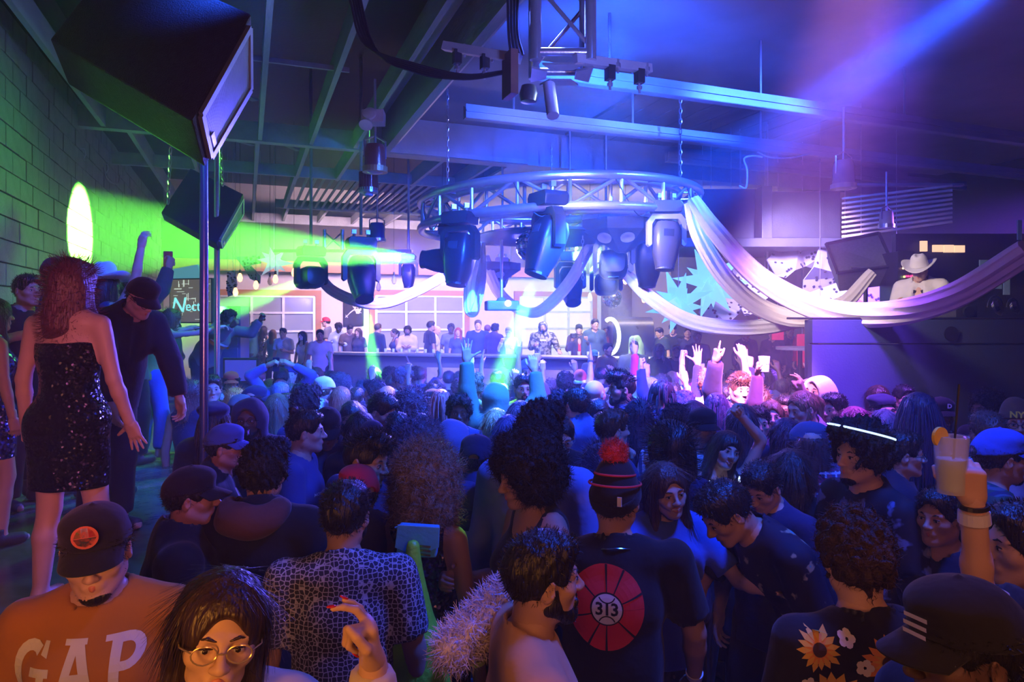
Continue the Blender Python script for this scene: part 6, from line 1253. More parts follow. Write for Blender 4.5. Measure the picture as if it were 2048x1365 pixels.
P('pinkhair', 1708, 812, 4.8, -165, 'f', hair='bob', hc=(.32, .06, .12), sk='l', top='tee', tc=blk, label='person with pink-red lit bobbed hair')
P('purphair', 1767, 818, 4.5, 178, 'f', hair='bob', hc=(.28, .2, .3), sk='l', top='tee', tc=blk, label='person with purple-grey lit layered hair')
P('mustache', 1766, 786, 5.2, 0, hair='short', hc=K, sk='m', top='tee', tc=navy, hat='beret', hatc=(.02, .02, .05), beard=1, label='man in a dark hat facing the camera above the purple-grey hair')
P('womanface', 1758, 770, 6.0, 0, 'f', hair='long', hc=Bn, sk='m', top='tee', tc=blk, label='woman facing the camera just left of the raised phone')
P('phoneface', 1808, 770, 5.9, 0, hair='short', hc=K, sk='m', top='tee', tc=blk, aR='phone', label='man holding a phone up beside his face')
P('longbraid', 1836, 784, 4.1, 178, 'f', hair='braids', hc=(.03, .02, .05), sk='b', top='tee', tc=blk, label='person with a long curtain of thin dark braids', hs=1.08)
P('dcap', 1882, 793, 4.9, -5, hair='short', hc=K, sk='b', top='long', tm=pattern('sequin_dark', 'sequin', (.02, .02, .03), (.3, .3, .4), 60), hat='cap', hatc=blk, label='man in a black letter cap and sparkling dark shirt')
P('crewback', 1975, 822, 3.85, 172, hair='crew', hc=(.07, .04, .03), sk='l', top='long', tc=(.35, .36, .5), label='man with a spiky crew cut and pale collar from behind')
P('bluecap2', 2000, 855, 3.1, 82, hair='short', hc=K, sk='m', top='long', tm=pattern('plaid_green', 'plaid', (.02, .03, .08), (.02, .07, .05), 5, (.05, .1, .15)), hat='cap', hatc=(.03, .09, .42), beard=1, label='man in a bright blue cap at the right edge facing right')
P('phoneman', 1972, 768, 4.9, -75, hair='afro', hc=K, sk='b', top='tee', tc=blk, aL='phone', label='dark-haired person holding up a pale phone by the booth', hs=.8)
P('nyc', 2032, 802, 4.2, -25, hair='short', hc=K, sk='m', top='jacket', tc=blk, hat='beanie', hatc=(.12, .07, .03), gl='k', label='person in glasses and a brown knit hat with yellow letters')
P('darkright', 1880, 975, 2.7, -60, hair='short', hc=K, sk='m', top='jacket', tc=(.01, .012, .03), label='dark figure behind the raised cup arm')
# --- mid and far crowd, left half
P('bareback', 385, 758, 5.9, 176, 'f', hair='longwave', hc=(.12, .07, .06), sk='l', top='tank', tc=navy, label='woman with shoulder-length brown hair and bare shoulders left of the poles')
P('youngface', 424, 750, 6.1, 28, hair='crew', hc=K, sk='l', top='tee', tc=blk, label='clean-shaven young man with cropped hair by the bright pole')
P('redcap2', 462, 742, 7.4, 25, hair='curly', hc=K, sk='l', top='jacket', tc=(.5, .45, .4), hat='cap', hatc=(.62, .07, .03), beard=2, label='bearded man in an orange-red cap and pale jacket')
P('amberhair', 472, 774, 6.2, 176, 'f', hair='longwave', hc=(.5, .22, .05), sk='l', top='tee', tc=navy, label='person with amber blonde hair below the orange-red cap')
P('navycap', 510, 770, 5.6, 160, hair='short', hc=K, sk='m', top='tee', tc=navy, hat='cap', hatc=(.02, .03, .07), hatrot=-50, label='person in a dark navy cap with a small white mark')
P('blondedark', 556, 786, 5.3, 176, 'f', hair='long', hc=(.2, .15, .08), sk='l', top='tee', tc=navy, label='woman with ash blonde hair left of the black curls')
P('greencap', 480, 788, 5.4, 165, hair='short', hc=K, sk='l', top='tee', tc=navy, hat='cap', hatc=(.12, .14, .14), label='person in a faded grey-green cap behind the hooded man')
P('blkcurl', 612, 778, 5.4, 150, hair='curly', hc=K, sk='b', top='tee', tc=blk, label='person with dense black curls and glasses turned away', hs=1.15, gl='k')
P('whitecap', 648, 752, 6.3, 165, hair='short', hc=LB, sk='l', top='hoodie', tc=(.65, .68, .7), hat='cap', hatc=(.75, .78, .8), hatrot=165, label='man in a bright white backwards cap and white hoodie')
P('orangehair', 682, 772, 6.2, 172, 'f', hair='vlong', hc=(.4, .12, .05), sk='l', top='tee', tc=navy, label='woman with long coppery hair beside the white cap')
P('mopcurl', 686, 740, 7.2, 110, hair='afro', hc=(.12, .07, .08), sk='l', top='tee', tc=(.06, .1, .35), label='person with a brown mop of curls in a blue tee', hs=.85)
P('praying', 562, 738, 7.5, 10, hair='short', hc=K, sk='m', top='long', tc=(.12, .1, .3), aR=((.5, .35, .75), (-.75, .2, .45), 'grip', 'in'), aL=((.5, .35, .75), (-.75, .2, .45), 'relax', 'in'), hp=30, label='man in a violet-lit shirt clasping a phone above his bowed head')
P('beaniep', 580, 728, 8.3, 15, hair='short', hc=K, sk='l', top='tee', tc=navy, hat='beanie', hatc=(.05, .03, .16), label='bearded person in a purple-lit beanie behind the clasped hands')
P('leanback', 540, 757, 7.9, 175, 'f', hair='long', hc=Bn, sk='l', top='tee', tc=blk, label='brown-haired person below the blue panel')
P('bluehair', 560, 765, 6.4, 175, hair='crew', hc=(.1, .15, .25), sk='l', top='tee', tc=navy, label='person with blue-lit cropped hair under the clasped hands')
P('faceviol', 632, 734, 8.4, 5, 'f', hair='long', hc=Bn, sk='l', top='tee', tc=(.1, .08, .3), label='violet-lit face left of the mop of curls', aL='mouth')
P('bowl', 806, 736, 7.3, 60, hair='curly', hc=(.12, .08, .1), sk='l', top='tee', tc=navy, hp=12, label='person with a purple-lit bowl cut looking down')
P('curlprof', 750, 762, 6.4, -78, hair='curly', hc=K, sk='l', top='tee', tc=navy, label='curly-topped man in profile facing left in violet light')
P('santa', 1160, 742, 7.6, 175, hair='short', hc=K, sk='l', top='tee', tc=navy, hat='santa', hatc=(.55, .08, .05), brim=M('white_fluff', (.75, .7, .72), .9), label='person in a red hat with a thick white fur band')
P('redhair2', 775, 772, 6.3, 175, 'f', hair='bob', hc=(.5, .2, .15), sk='l', top='tee', tc=navy, label='person with pink-white lit parted hair')
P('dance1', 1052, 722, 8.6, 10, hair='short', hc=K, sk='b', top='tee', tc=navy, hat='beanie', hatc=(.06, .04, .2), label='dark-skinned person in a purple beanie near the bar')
P('armsl', 995, 742, 7.6, 176, hair='short', hc=K, sk='l', top='tee', tc=blk, aR='up', aL='upf', hR='horns', hL='flat', label='dancer making a horned hand sign in the green light')
P('armbr', 1130, 745, 7.2, 178, hair='curly', hc=K, sk='l', top='tee', tc=navy, aL='upb', aR='cheer', hR='open', hL='point', label='dancer with a banded wrist reaching up in front of the tan bar panel')
P('pinkarm', 1228, 740, 7.3, 176, 'f', hair='short', hc=Bn, sk='l', top='long', tc=(.6, .04, .25), aR='up', aL='down', hR='peace', label='dancer in a magenta sleeve making a peace sign')
P('headphone', 1268, 748, 6.9, 176, hair='bald', hc=BD, sk='l', top='tee', tc=(.5, .6, .3), label='fair-haired person in a pale mask band beside the tall bearded man')
P('greyprofile', 1300, 755, 6.7, -80, hair='crew', hc=(.35, .3, .3), sk='l', top='tee', tc=(.1, .2, .1), label='silver-haired person in the hot white light')
P('fist1', 1345, 765, 6.4, 176, hair='short', hc=K, sk='l', top='long', tc=(.03, .03, .1), aL='cheer', aR='up', hL='fist', hR='open', label='dancer in dark sleeves with a raised fist and an open hand')
P('finger', 1452, 768, 6.6, 176, hair='short', hc=K, sk='m', top='jacket', tc=(.02, .02, .05), aR='up', aL='down', hR='point', label='dancer pointing one finger straight up')
P('vapor', 1385, 770, 6.9, 178, hair='curly', hc=(.2, .06, .15), sk='l', top='tee', tc=navy, aR='upf', hR='grip', label='pink-lit person lifting an orange drink with a lemon wedge')
# filler heads between the named ones (dark, from behind)
rr = random.Random(21)
fill = []
tops = [(.02, .02, .05), (.04, .03, .12), (.012, .012, .02), (.1, .1, .2), (.05, .08, .2)]
for i in range(64):
    y = rr.choice([735, 742, 750, 758, 766, 775, 786]); x = 520+i*17+rr.uniform(-10, 10)
    if x > 1600: continue
    fill.append((x, y))
HN = ['short', 'long', 'curly', 'crew', 'longwave', 'bob', 'short', 'curly']; HC = [K, Bn, (.06, .04, .06), K, (.1, .06, .05)]
for i, (x, y) in enumerate(fill):
    hs_ = HN[i % 8]; f = hs_ in ('long', 'longwave', 'bob')
    P('fill%d' % i, x, y, 5.5+(800-y)*.055, 170+rr.uniform(-12, 12), 'f' if f else 'm', hair=hs_, hc=HC[i % 5], sk='lmlbt'[i % 5], top='tee', tc=tops[i % 5], aR=('down', 'down', 'upb', 'down')[i % 4], group='dancers packed in the far crowd', lod=2,
      label='%s dancer %s, back turned' % ({'short': 'short-haired', 'long': 'long-haired', 'curly': 'curly-haired', 'crew': 'close-cropped', 'longwave': 'wavy-haired', 'bob': 'bob-haired'}[hs_], ['in dark navy', 'in deep purple', 'in black', 'in grey', 'in slate blue'][i % 5]+(' in the crowd, '+('far left' if x < 640 else 'under the pirate flag' if x < 780 else 'below the round truss\'s left end' if x < 960 else 'below the projector' if x < 1120 else 'before the tan bar panel' if x < 1290 else 'amid the raised arms' if x < 1450 else 'near the booth'))))
# --- people on the platform
P('sequin', 147, 518, 3.1, 178, 'f', hair='longwave', hc=(.10, .025, .025), sk='l', top='strapless', bot=None, tm=pattern('sequin_strapless', 'sequin', (.006, .006, .01), (.02, .02, .03), 110), zf=1.0, aL='down', aR=((.2, .05, -1), (.18, .3, -1), 'open', 'fwd'), wide=1.08, hs=1.08, label='red-haired woman in a strapless black sequin dress on the platform', shoes=False)
P('leftface', 55, 548, 4.3, 70, hair='crew', hc=K, sk='m', top='tee', tc=blk, zf=1.0, label='man with a dark fade at the left edge facing right')
P('bandhead', 112, 513, 5.0, 178, hair='short', hc=K, sk='m', top='tee', tc=(.03, .03, .06), zf=1.0, hat='cap', hatc=(.02, .03, .03), label='person in a dark cap behind the red-haired woman')
P('cowboy', 212, 535, 4.9, 165, 'f', hair='long', hc=K, sk='l', top='tank', tc=(.05, .06, .15), zf=1.0, hat='cowboy', hatc=(.7, .7, .8), aR=((.35, .25, .95), (.1, .1, 1), 'relax', 'fwd'), label='woman in a white sequin-banded cowboy hat stretching one arm high')
P('platcap', 288, 585, 3.9, 62, hair='short', hc=K, sk='l', top='jacket', tc=(.01, .012, .02), zf=1.0, hat='cap', hatc=(.01, .01, .015), lean=30, hp=18, gl='k', aL='hang', aR='hang', sc=.92, label='man in black cap and glasses leaning down on the platform')
P('greenarm', 262, 560, 6.0, 160, hair='short', hc=K, sk='l', top='jacket', tc=(.1, .12, .1), zf=1.0, aR='cheer', label='green-lit person raising a small phone near the wall')
P('purpledress', 322, 640, 7.0, 120, 'f', hair='long', hc=LB, sk='l', top='tank', bot='skirt', tc=(.10, .08, .5), bm_=pattern('sequin_violet', 'sequin', (.12, .09, .45), (.3, .3, .8), 80), zf=1.0, lean=25, aR='reach', aL='reach', label='woman in a violet sequin dress on the platform')
P('bluedress', 345, 652, 8.2, 150, 'f', hair='longwave', hc=LB, sk='l', top='tank', tc=(.3, .5, .1), bc=(.04, .16, .5), zf=1.0, lean=20, aR='reach', label='woman in blue and green reaching out toward the crowd')
P('redcapplat', 350, 617, 8.2, 90, hair='short', hc=K, sk='m', top='tee', tc=(.1, .4, .12), zf=1.0, hat='cap', hatc=(.6, .04, .04), label='person in a red cap on the platform under the screen')
P('leaner', 457, 620, 6.2, 72, hair='curly', hc=K, sk='b', top='hoodie', tc=(.13, .115, .12), zf=1.0, lean=40, aR=((.3, .9, -.2), (.1, .7, .5), 'fist', 'in'), aL=((.25, .95, -.1), (.0, .6, .7), 'grip', 'in'), wide=1.15, hp=-12, label='man in an orange and white striped dark top leaning off the platform by the poles')
P('seqleft', -8, 640, 3.9, 150, 'f', hair='long', hc=K, sk='l', top='dress', bot=None, tm=pattern('sequin_blue', 'sequin', (.02, .03, .15), (.1, .15, .7), 70), zf=1.0, label='woman in a blue sequin dress cut off by the left picture edge', aL='reach')
# --- people behind the bar rail
def bard(px): return 16.3+(13.7-16.3)*(px-640)/805+.75
BAR = [(443, 648, 30, 'm', 'short', K, 'l', (.05, .2, .25), {}, 'man in teal with swept hair at the left end of the bar'), (0,)]
def Bp(px, y, face, sex, hair, hc, sk, tc, label, dd=0, **k):
    P('bar%d_%d' % (px, y), px, y, (bard(px) if px > 640 else bard(640))+dd, face, sex, hair=hair, hc=hc, sk=sk, tc=tc, zf=BACKZ, label=label, lod=2, **{**dict(top='tee'), **k})
Bp(508, 643, -150, 'm', 'short', K, 'l', (.05, .18, .24), 'man in teal with swept hair left of the bar')
Bp(528, 652, 176, 'f', 'longwave', K, 'l', blk, 'woman in a glittering dark dress left of the bar', top='dress', tm=pattern('sequin_silver', 'sequin', (.03, .03, .05), (.5, .5, .6), 40))
Bp(546, 659, 178, 'f', 'long', LB, 'l', (.1, .3, .25), 'long-haired woman in green beside the glittering dress', top='tank')
Bp(566, 656, -10, 'm', 'short', K, 'l', (.62, .66, .72), 'man in a white tee left of the bar', aL='bent')
Bp(604, 662, -25, 'f', 'long', K, 'l', (.7, .7, .72), 'woman in a white tank top standing before the window', top='tank', aL='hang')
Bp(652, 634, -85, 'm', 'short', K, 'l', (.14, .14, .18), 'man in red cap standing before the white wall', hat='cap', hatc=(.6, .03, .05), dd=1)
Bp(640, 659, 15, 'm', 'short', K, 'm', (.6, .6, .65), 'man in a white shirt at the left end of the bar rail')
Bp(677, 646, 0, 'm', 'curly', K, 'd', (.45, .5, .65), 'person with a pale varsity jacket and drink at the bar', top='jacket', aR='bent', aL='bent', hp=15)
Bp(700, 650, 30, 'm', 'quiff', K, 'l', (.12, .08, .08), 'dark-haired man looking down under the pirate flag', hp=25)
Bp(716, 656, -20, 'f', 'long', Bn, 'l', (.04, .04, .08), 'woman with brown hair and a red-lit face at the bar')
Bp(756, 647, 150, 'm', 'short', (.06, .03, .02), 'l', (.02, .03, .07), 'brown-haired man in navy turned from the bar', top='long')
Bp(788, 657, -60, 'f', 'pony', K, 'm', (.03, .04, .12), 'woman with a dark ponytail leaning at the bar', top='tank')
Bp(815, 648, 0, 'm', 'afro', K, 't', (.62, .5, .62), 'man with round curls and crossed arms in a white hoodie', beard=2, top='hoodie', aR='cross', aL='cross', hs=.75)
Bp(862, 642, 120, 'm', 'short', K, 'm', (.02, .02, .04), 'dark-haired man in a black tee facing right at the bar', beard=1)
Bp(876, 652, 100, 'm', 'bald', K, 'l', (.5, .45, .42), 'bald man looking down beside the man in the black tee', hp=25, dd=.5)
Bp(902, 648, 10, 'm', 'curly', K, 'd', (.1, .12, .4), 'person with dark curls behind the red-haired woman', dd=.6)
Bp(916, 655, 0, 'f', 'long', (.35, .04, .03), 'l', (.05, .07, .25), 'woman with long red hair at the bar rail')
Bp(956, 640, 5, 'm', 'crew', (.1, .07, .05), 'l', (.02, .035, .12), 'fair cropped man in a navy polo leaning on the rail', wide=1.15)
Bp(975, 650, 170, 'm', 'short', (.1, .03, .1), 'l', (.1, .04, .2), 'purple-lit person just behind the navy polo', dd=.6)
Bp(990, 648, 150, 'm', 'curly', K, 'm', (.05, .03, .12), 'curly dark-haired person in a dark jacket right of the navy polo', top='jacket')
Bp(1017, 654, -8, 'm', 'short', K, 'l', (.5, .5, .5), 'man in a grey cap and pale sweatshirt touching his mouth', hat='cap', hatc=(.25, .27, .25), aR='mouth', aL='bent', top='long')
Bp(1086, 643, 0, 'm', 'short', K, 'm', (.2, .2, .2), 'bearded man in a patterned hoodie with hood up at the rail', top='hoodie', hat='hood', hatc=pattern('camo_hood', 'camo', (.03, .03, .03), (.25, .24, .22), 18), tm=pattern('camo_top', 'camo', (.03, .03, .03), (.25, .24, .22), 18), beard=2, aR='bent', aL=((.4, .4, -.9), (.1, .8, -.3), 'relax', 'down'), wide=1.2)
Bp(1158, 648, 0, 'm', 'short', K, 'm', (.06, .05, .07), 'photographer in a dark jacket holding a camera to his eye', top='jacket', aR='mouth', aL='mouth', hat='cap', hatc=blk, hatrot=180, wide=1.1)
Bp(1190, 638, 12, 'm', 'short', K, 'm', (.05, .09, .14), 'tall man in an open dark shirt right of the photographer', top='jacket')
Bp(1212, 652, -5, 'm', 'crew', K, 'b', (.14, .03, .05), 'man in a dark red top before the glowing ring', dd=.4)
Bp(1272, 650, -130, 'm', 'short', K, 'l', (.3, .55, .25), 'green-lit man in a pale shirt and dark cap near the drum cabinet', top='jacket', hat='cap', hatc=blk, wide=1.2)
Bp(1318, 655, -60, 'm', 'short', K, 'l', (.03, .05, .05), 'man in black looking down right of the green-lit man', hp=20)
Bp(1345, 648, -30, 'm', 'short', K, 'l', (.02, .025, .03), 'dark-haired man in a black printed sweatshirt', beard=1, top='long', hp=15)
Bp(1375, 655, -10, 'm', 'short', K, 'm', (.03, .03, .08), 'man in dark blue at the right end of the rail', top='jacket')
Bp(1395, 662, 0, 'm', 'short', K, 'b', (.03, .03, .09), 'dim figure beyond the end of the rail', dd=.5)
def Bf(px, y, d, face, sex, hair, hc, sk, tc, label, **k): P('bf%d' % px, px, y, d, face, sex, hair=hair, hc=hc, sk=sk, tc=tc, label=label, lod=2, **{**dict(top='tee'), **k})
Bf(1268, 682, 13.0, 0, 'm', 'crew', K, 'l', (.55, .65, .66), 'man with a shaved head and pale tee just in front of the rail', wide=1.15, zf=.0)
Bf(1318, 687, 12.6, 0, 'f', 'long', (.5, .42, .35), 'l', (.1, .12, .12), 'blonde-haired woman with a drink in front of the rail', zf=.0)
Bf(1353, 690, 12.8, -10, 'm', 'short', K, 'm', (.1, .1, .1), 'older man beside the blonde woman in front of the rail', zf=.0, beard=1)
Bf(1216, 686, 13.0, 30, 'f', 'short', K, 'm', (.3, .2, .08), 'dark-haired person in tan behind the peace sign', zf=.0)
Bf(1188, 699, 13.2, 0, 'm', 'short', K, 'm', (.2, .3, .3), 'person in a teal cap low behind the rail', zf=.0, hat='cap', hatc=(.1, .3, .3))
for i, (px, y, d, lb) in enumerate(((1492, 658, 14.8, 'dim blue-lit figure left of the red banner'), (1545, 658, 14.6, 'dim figure in navy under the cream drape'), (1580, 652, 14.4, 'dark figure beside the red panel left of the booth'), (1612, 648, 14.2, 'person in red by the small high table'))):
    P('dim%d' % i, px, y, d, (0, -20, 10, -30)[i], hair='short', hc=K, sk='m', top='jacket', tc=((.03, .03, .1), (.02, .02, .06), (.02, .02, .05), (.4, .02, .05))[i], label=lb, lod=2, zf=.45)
P('dj', 1838, 516, 7.0, -42, hair='short', hc=K, sk='l', top='jacket', tc=(.62, .58, .62), hat='cowboy', hatc=(.62, .6, .65), zf=1.28, aR='bent', aL='bent', hp=24, wide=1.1, label='man in a white suit and white hat working behind the booth')
for k_, r_ in Pn.items():
    if r_['_s'] in (.8, 1.2): print('SCALE', k_, r_['_s'])
# ------------------------------------------------------------------ things worn, held and printed
bpy.context.view_layer.update()
def childmat(key_): return Pn[key_].matrix_world
def decal(key_, name, mesh_obj_or_polys, m, side, cx, cz, target='_top', off=.0025, lab=None):
    """wrap flat print geometry (x right, y up as the viewer of that side sees it) onto the cloth. side: +1 chest, -1 back"""
    r_ = Pn[key_]; tg = bpy.data.objects[r_[target]]; bm = bmesh.new(); bm.from_mesh(tg.data); bv = BVHTree.FromBMesh(bm); bm.free()
    me = mesh_obj_or_polys; bm = bmesh.new(); bm.from_mesh(me); bmesh.ops.triangulate(bm, faces=bm.faces)
    for _ in range(5):
        es = [e for e in bm.edges if e.calc_length() > .022]
        if not es: break
        bmesh.ops.subdivide_edges(bm, edges=es, cuts=1); bmesh.ops.triangulate(bm, faces=bm.faces)
    P_ = PINFO[r_.name][0]; T = P_.T if target == '_top' else P_.H
    for v in bm.verts:
        x, y, z = v.co; o = T @ Vector((x*-side+cx, side*.6, y+cz)); dr = T.to_3x3() @ Vector((0, -side, 0)); h = bv.ray_cast(o, dr)
        v.co = (h[0]-dr*(off+z)) if h[0] is not None else T @ Vector((x*-side+cx, side*.12, y+cz))
    bmesh.ops.recalc_face_normals(bm, faces=bm.faces); n2 = bpy.data.meshes.new(name); bm.to_mesh(n2); bm.free(); n2.materials.append(m); return link(bpy.data.objects.new(name, n2), r_)
def flatpolys(polys, z=0):
    me = bpy.data.meshes.new('p'); vs = []; fs = []
    for p in polys: b_ = len(vs); vs += [(x, y, z) for x, y in p]; fs.append(tuple(range(b_, b_+len(p))))
    me.from_pydata(vs, [], fs); return me
def textmesh(s, size, shear=0, space=1, bold=0):
    cu = bpy.data.curves.new('t', 'FONT'); cu.body = s; cu.size = size; cu.align_x = 'CENTER'; cu.align_y = 'CENTER'; cu.shear = shear; cu.space_character = space; cu.resolution_u = 2; cu.offset = bold
    o = bpy.data.objects.new('t', cu); COL.objects.link(o); dg = bpy.context.evaluated_depsgraph_get(); me = bpy.data.meshes.new_from_object(o.evaluated_get(dg)); bpy.data.objects.remove(o); me.materials.clear(); return me
def ring_poly(r0, r1, a0, a1, n=8, sx=1, sy=1): return [(math.cos(a0+(a1-a0)*i/n)*r1*sx, math.sin(a0+(a1-a0)*i/n)*r1*sy) for i in range(n+1)]+[(math.cos(a1-(a1-a0)*i/n)*r0*sx, math.sin(a1-(a1-a0)*i/n)*r0*sy) for i in range(n+1)]
wp = M('print_white', (.62, .6, .66), .7, bump=0); rp_ = M('print_red', (.6, .02, .03), .7, bump=0); bp_ = M('print_black', (.01, .01, .012), .8, bump=0)
# slab-serif GAP
def slab(rects): return [[(x0, y0), (x1, y0), (x1, y1), (x0, y1)] if len(r) == 4 else list(r) for r in rects for (x0, y0, x1, y1) in [r if len(r) == 4 else (0, 0, 0, 0)]]
Gp = [ring_poly(.034, .058, R(52), R(305), 14, .8, 1.2), [(.004, -.012), (.056, -.012), (.056, .008), (.004, .008)], [(.026, -.066), (.046, -.066), (.046, .0), (.026, .0)], [(.028, .036), (.046, .03), (.046, .066), (.034, .066)]]
Ap = [[(-.042, -.06), (-.022, -.06), (.008, .07), (-.014, .07)], [(.022, -.06), (.046, -.06), (.016, .07), (-.008, .07)], [(-.02, -.026), (.024, -.026), (.02, -.008), (-.016, -.008)], [(-.06, -.07), (-.008, -.07), (-.008, -.055), (-.06, -.055)], [(.008, -.07), (.062, -.07), (.062, -.055), (.008, -.055)], [(-.03, .058), (.024, .058), (.024, .072), (-.03, .072)]]
Pp = [[(-.03, -.06), (-.006, -.06), (-.006, .07), (-.03, .07)], [(-.046, -.07), (.012, -.07), (.012, -.055), (-.046, -.055)], [(-.046, .058), (.005, .058), (.005, .072), (-.046, .072)], [(x+.004, y+.03) for x, y in ring_poly(.02, .042, R(-90), R(90), 10)], [(-.01, .05), (.006, .05), (.006, .072), (-.01, .072)], [(-.01, -.012), (.006, -.012), (.006, .01), (-.01, .01)]]
for L_, dx in ((Gp, -.118), (Ap, .0), (Pp, .112)): decal('gap', 'lettering', flatpolys([[(x+dx, y) for x, y in p] for p in L_]), wp, 1, .02, 1.345, lab='white slab letter')
decal('gap', 'cap_patch', flatpolys([ring_poly(.0, .032, 0, 2*PI*.999, 24)]), M('patch_rim', (.5, .1, .04), .7, bump=0), 1, 0, .1, '_hat', .001)
decal('gap', 'cap_patch', flatpolys([[(-.027, .0), (-.009, .0), (-.009, .024), (-.018, .018)]]), M('patch_green', (.12, .3, .04), .7, bump=0), 1, 0, .1, '_hat', .003)
decal('gap', 'cap_patch', flatpolys([[(-.008, .0), (.008, .0), (.008, .026), (-.008, .026)]]), wp, 1, 0, .1, '_hat', .003); decal('gap', 'cap_patch', flatpolys([[(.009, .0), (.027, .0), (.018, .018), (.009, .024)]]), rp_, 1, 0, .1, '_hat', .003)
decal('gap', 'cap_patch', flatpolys([[(-.027, -.002), (-.018, -.02), (0, -.027), (.018, -.02), (.027, -.002)]]), M('patch_dark', (.04, .05, .05), .7, bump=0), 1, 0, .1, '_hat', .003)
# basketball print on the back of the beanie man's tee
cx, cz = -.04, 1.30
decal('beanie', 'print_disc', flatpolys([ring_poly(.0, .13, 0, 2*PI*.999, 40, 1, 1.12)]), rp_, -1, cx, cz, off=.002)
decal('beanie', 'print_seam', flatpolys([ring_poly(.046, .1295, a-.03, a+.03, 3, 1, 1.12) for a in [0]]), bp_, -1, cx, cz, off=.0045) if False else [decal('beanie', 'print_seam', flatpolys([ring_poly(.046, .1295, R(t)-.03, R(t)+.03, 3, 1, 1.12)]), bp_, -1, cx, cz, off=.0045) for t in (20, 62, 90, 140, 198, 242, 270, 318)]
decal('beanie', 'print_centre', flatpolys([ring_poly(.0, .056, 0, 2*PI*.999, 32)]), bp_, -1, cx, cz, off=.0055); decal('beanie', 'print_centre', flatpolys([ring_poly(.0, .051, 0, 2*PI*.999, 32)]), wp, -1, cx, cz, off=.007)
decal('beanie', 'lettering', textmesh('313', .058, space=.9, bold=.0015), bp_, -1, cx, cz, off=.009); decal('beanie', 'print_seam', flatpolys([[(x, y+.05) for x, y in ring_poly(.026, .030, R(200), R(340), 10)]]), bp_, -1, cx, cz, off=.009); decal('beanie', 'print_seam', flatpolys([[(x, y-.05) for x, y in ring_poly(.026, .030, R(20), R(160), 10)]]), bp_, -1, cx, cz, off=.009)
# pompom, cuff stripes and tag on the beanie
r_ = Pn['beanie']; Hm = PINFO[r_.name][0].H; s_ = SDF((-.07, -.07, -.07), (.07, .07, .07), .006); s_.ell((0, 0, 0), .048, .01); s_.noise(.016, 260, 3, 7); V, Q = s_.mesh(); sv, sq = strands(V, Q, 1600, .02, .003, .5, 3, steps=2); v, q_, _ = join([(V, Q, 0), (sv, sq, 0)])
o = link(bpy.data.objects.new('pompom', mesh_np('pompom', v, q_, [M('pompom_red', (.65, .03, .02), .9, bump=.5, bs=200)])), r_); o.matrix_local = Hm @ Matrix.Translation((0, -.02, .185)); o['label'] = 'fluffy bright red pompom'
for z, e in ((.105, .012), (.128, .004), (.07, .02)):
    q = MB(); rr_ = lambda t: ((.079+e)*1.02*math.sqrt(max(.05, 1-((z-.03)/.125)**2))*math.cos(t), (.099+e)*1.02*math.sqrt(max(.05, 1-((z-.03)/.125)**2))*math.sin(t)-.014, z-.03*math.sin(t)*.4); q.tube([rr_(2*PI*k/28) for k in range(28)], .0045, 6, closed=True); o = q.build('knit_stripe', M('knit_red', (.6, .03, .03), .8, bump=0), r_, smooth=True); o.matrix_local = Hm
q = MB(); q.box((.045, -.118, .028), (.016, .004, .034)); o = q.build('hat_tag', wp, r_); o.matrix_local = Hm
def necklace(key_, r, m, th=.004, dz=0, nm='necklace', tilt=0, dy=0):
    r_ = Pn[key_]; P_ = PINFO[r_.name][0]; q = MB(); q.tube([(math.cos(t)*r, math.sin(t)*r*.95-.01+dy, -.012*math.sin(t)*3*r/.08+dz) for t in [2*PI*k/32 for k in range(32)]], th, 7, closed=True); o = q.build(nm, m, r_, smooth=True); o.matrix_local = Matrix.Translation(P_.neck) @ P_.T.to_3x3().to_4x4() @ Matrix.Rotation(R(tilt), 4, 'X'); return o
necklace('beanie', .078, M('chain_silver', (.6, .6, .6), .2, 1, bump=0), .003); o = necklace('necklace', .112, emis('glow_white', (.7, .85, 1), 1.6), .009, .0, 'glow_necklace', 0, .045); o['label'] = 'glowing white tube necklace'
necklace('bar815_648' if 'bar815_648' in Pn else 'necklace', .1, emis('glow_white', (.7, .85, 1), 1.6), .01, .02, 'glow_necklace')
# glowing headband
r_ = Pn['curlband']; Hm = PINFO[r_.name][0].H; q = MB(); q.tube([(math.cos(t)*.128, math.sin(t)*.13+.0-.02*math.cos(t)*0, .105-.035*math.sin(t)*-1) for t in [2*PI*k/30 for k in range(31)]], .0045, 7); o = q.build('headband', emis('headband_glow', (.55, .75, 1), 1.6), r_, smooth=True); o.matrix_local = Hm; o['label'] = 'glowing white headband'
# text prints
decal('bunman', 'lettering', textmesh('MONCLER', .026, bold=.0004), wp, 1, .07, 1.30)
decal('varsity', 'shirt_front', flatpolys([[(-.06, -.2), (.06, -.2), (.05, .1), (-.05, .1)]]), M('print_blue', (.05, .08, .25), .7, bump=0), 1, 0, 1.2, off=.003); decal('varsity', 'lettering', textmesh('Cee', .085, .25, bold=.002), wp, 1, 0, 1.24, off=.006)
decal('capdark', 'back_print', flatpolys([[(-.11, -.16), (.11, -.16), (.12, .1), (-.12, .1)]]), M('print_pale', (.5, .52, .6), .75, bump=0), -1, 0, 1.2, off=.003); decal('capdark', 'lettering', textmesh('Budweiser', .055, bold=.001), bp_, -1, 0, 1.24, off=.006); decal('capdark', 'lettering', textmesh('St. Louis', .03, .3), bp_, -1, .02, 1.17, off=.006)
decal('stripe3', 'cap_stripe', flatpolys([[(-.05+i*.004, -.02+i*.017), (.02+i*.004, -.008+i*.017), (.02+i*.004, .0+i*.017), (-.05+i*.004, -.012+i*.017)] for i in range(3)]), wp, 1, -.055, .075, '_hat', .002)
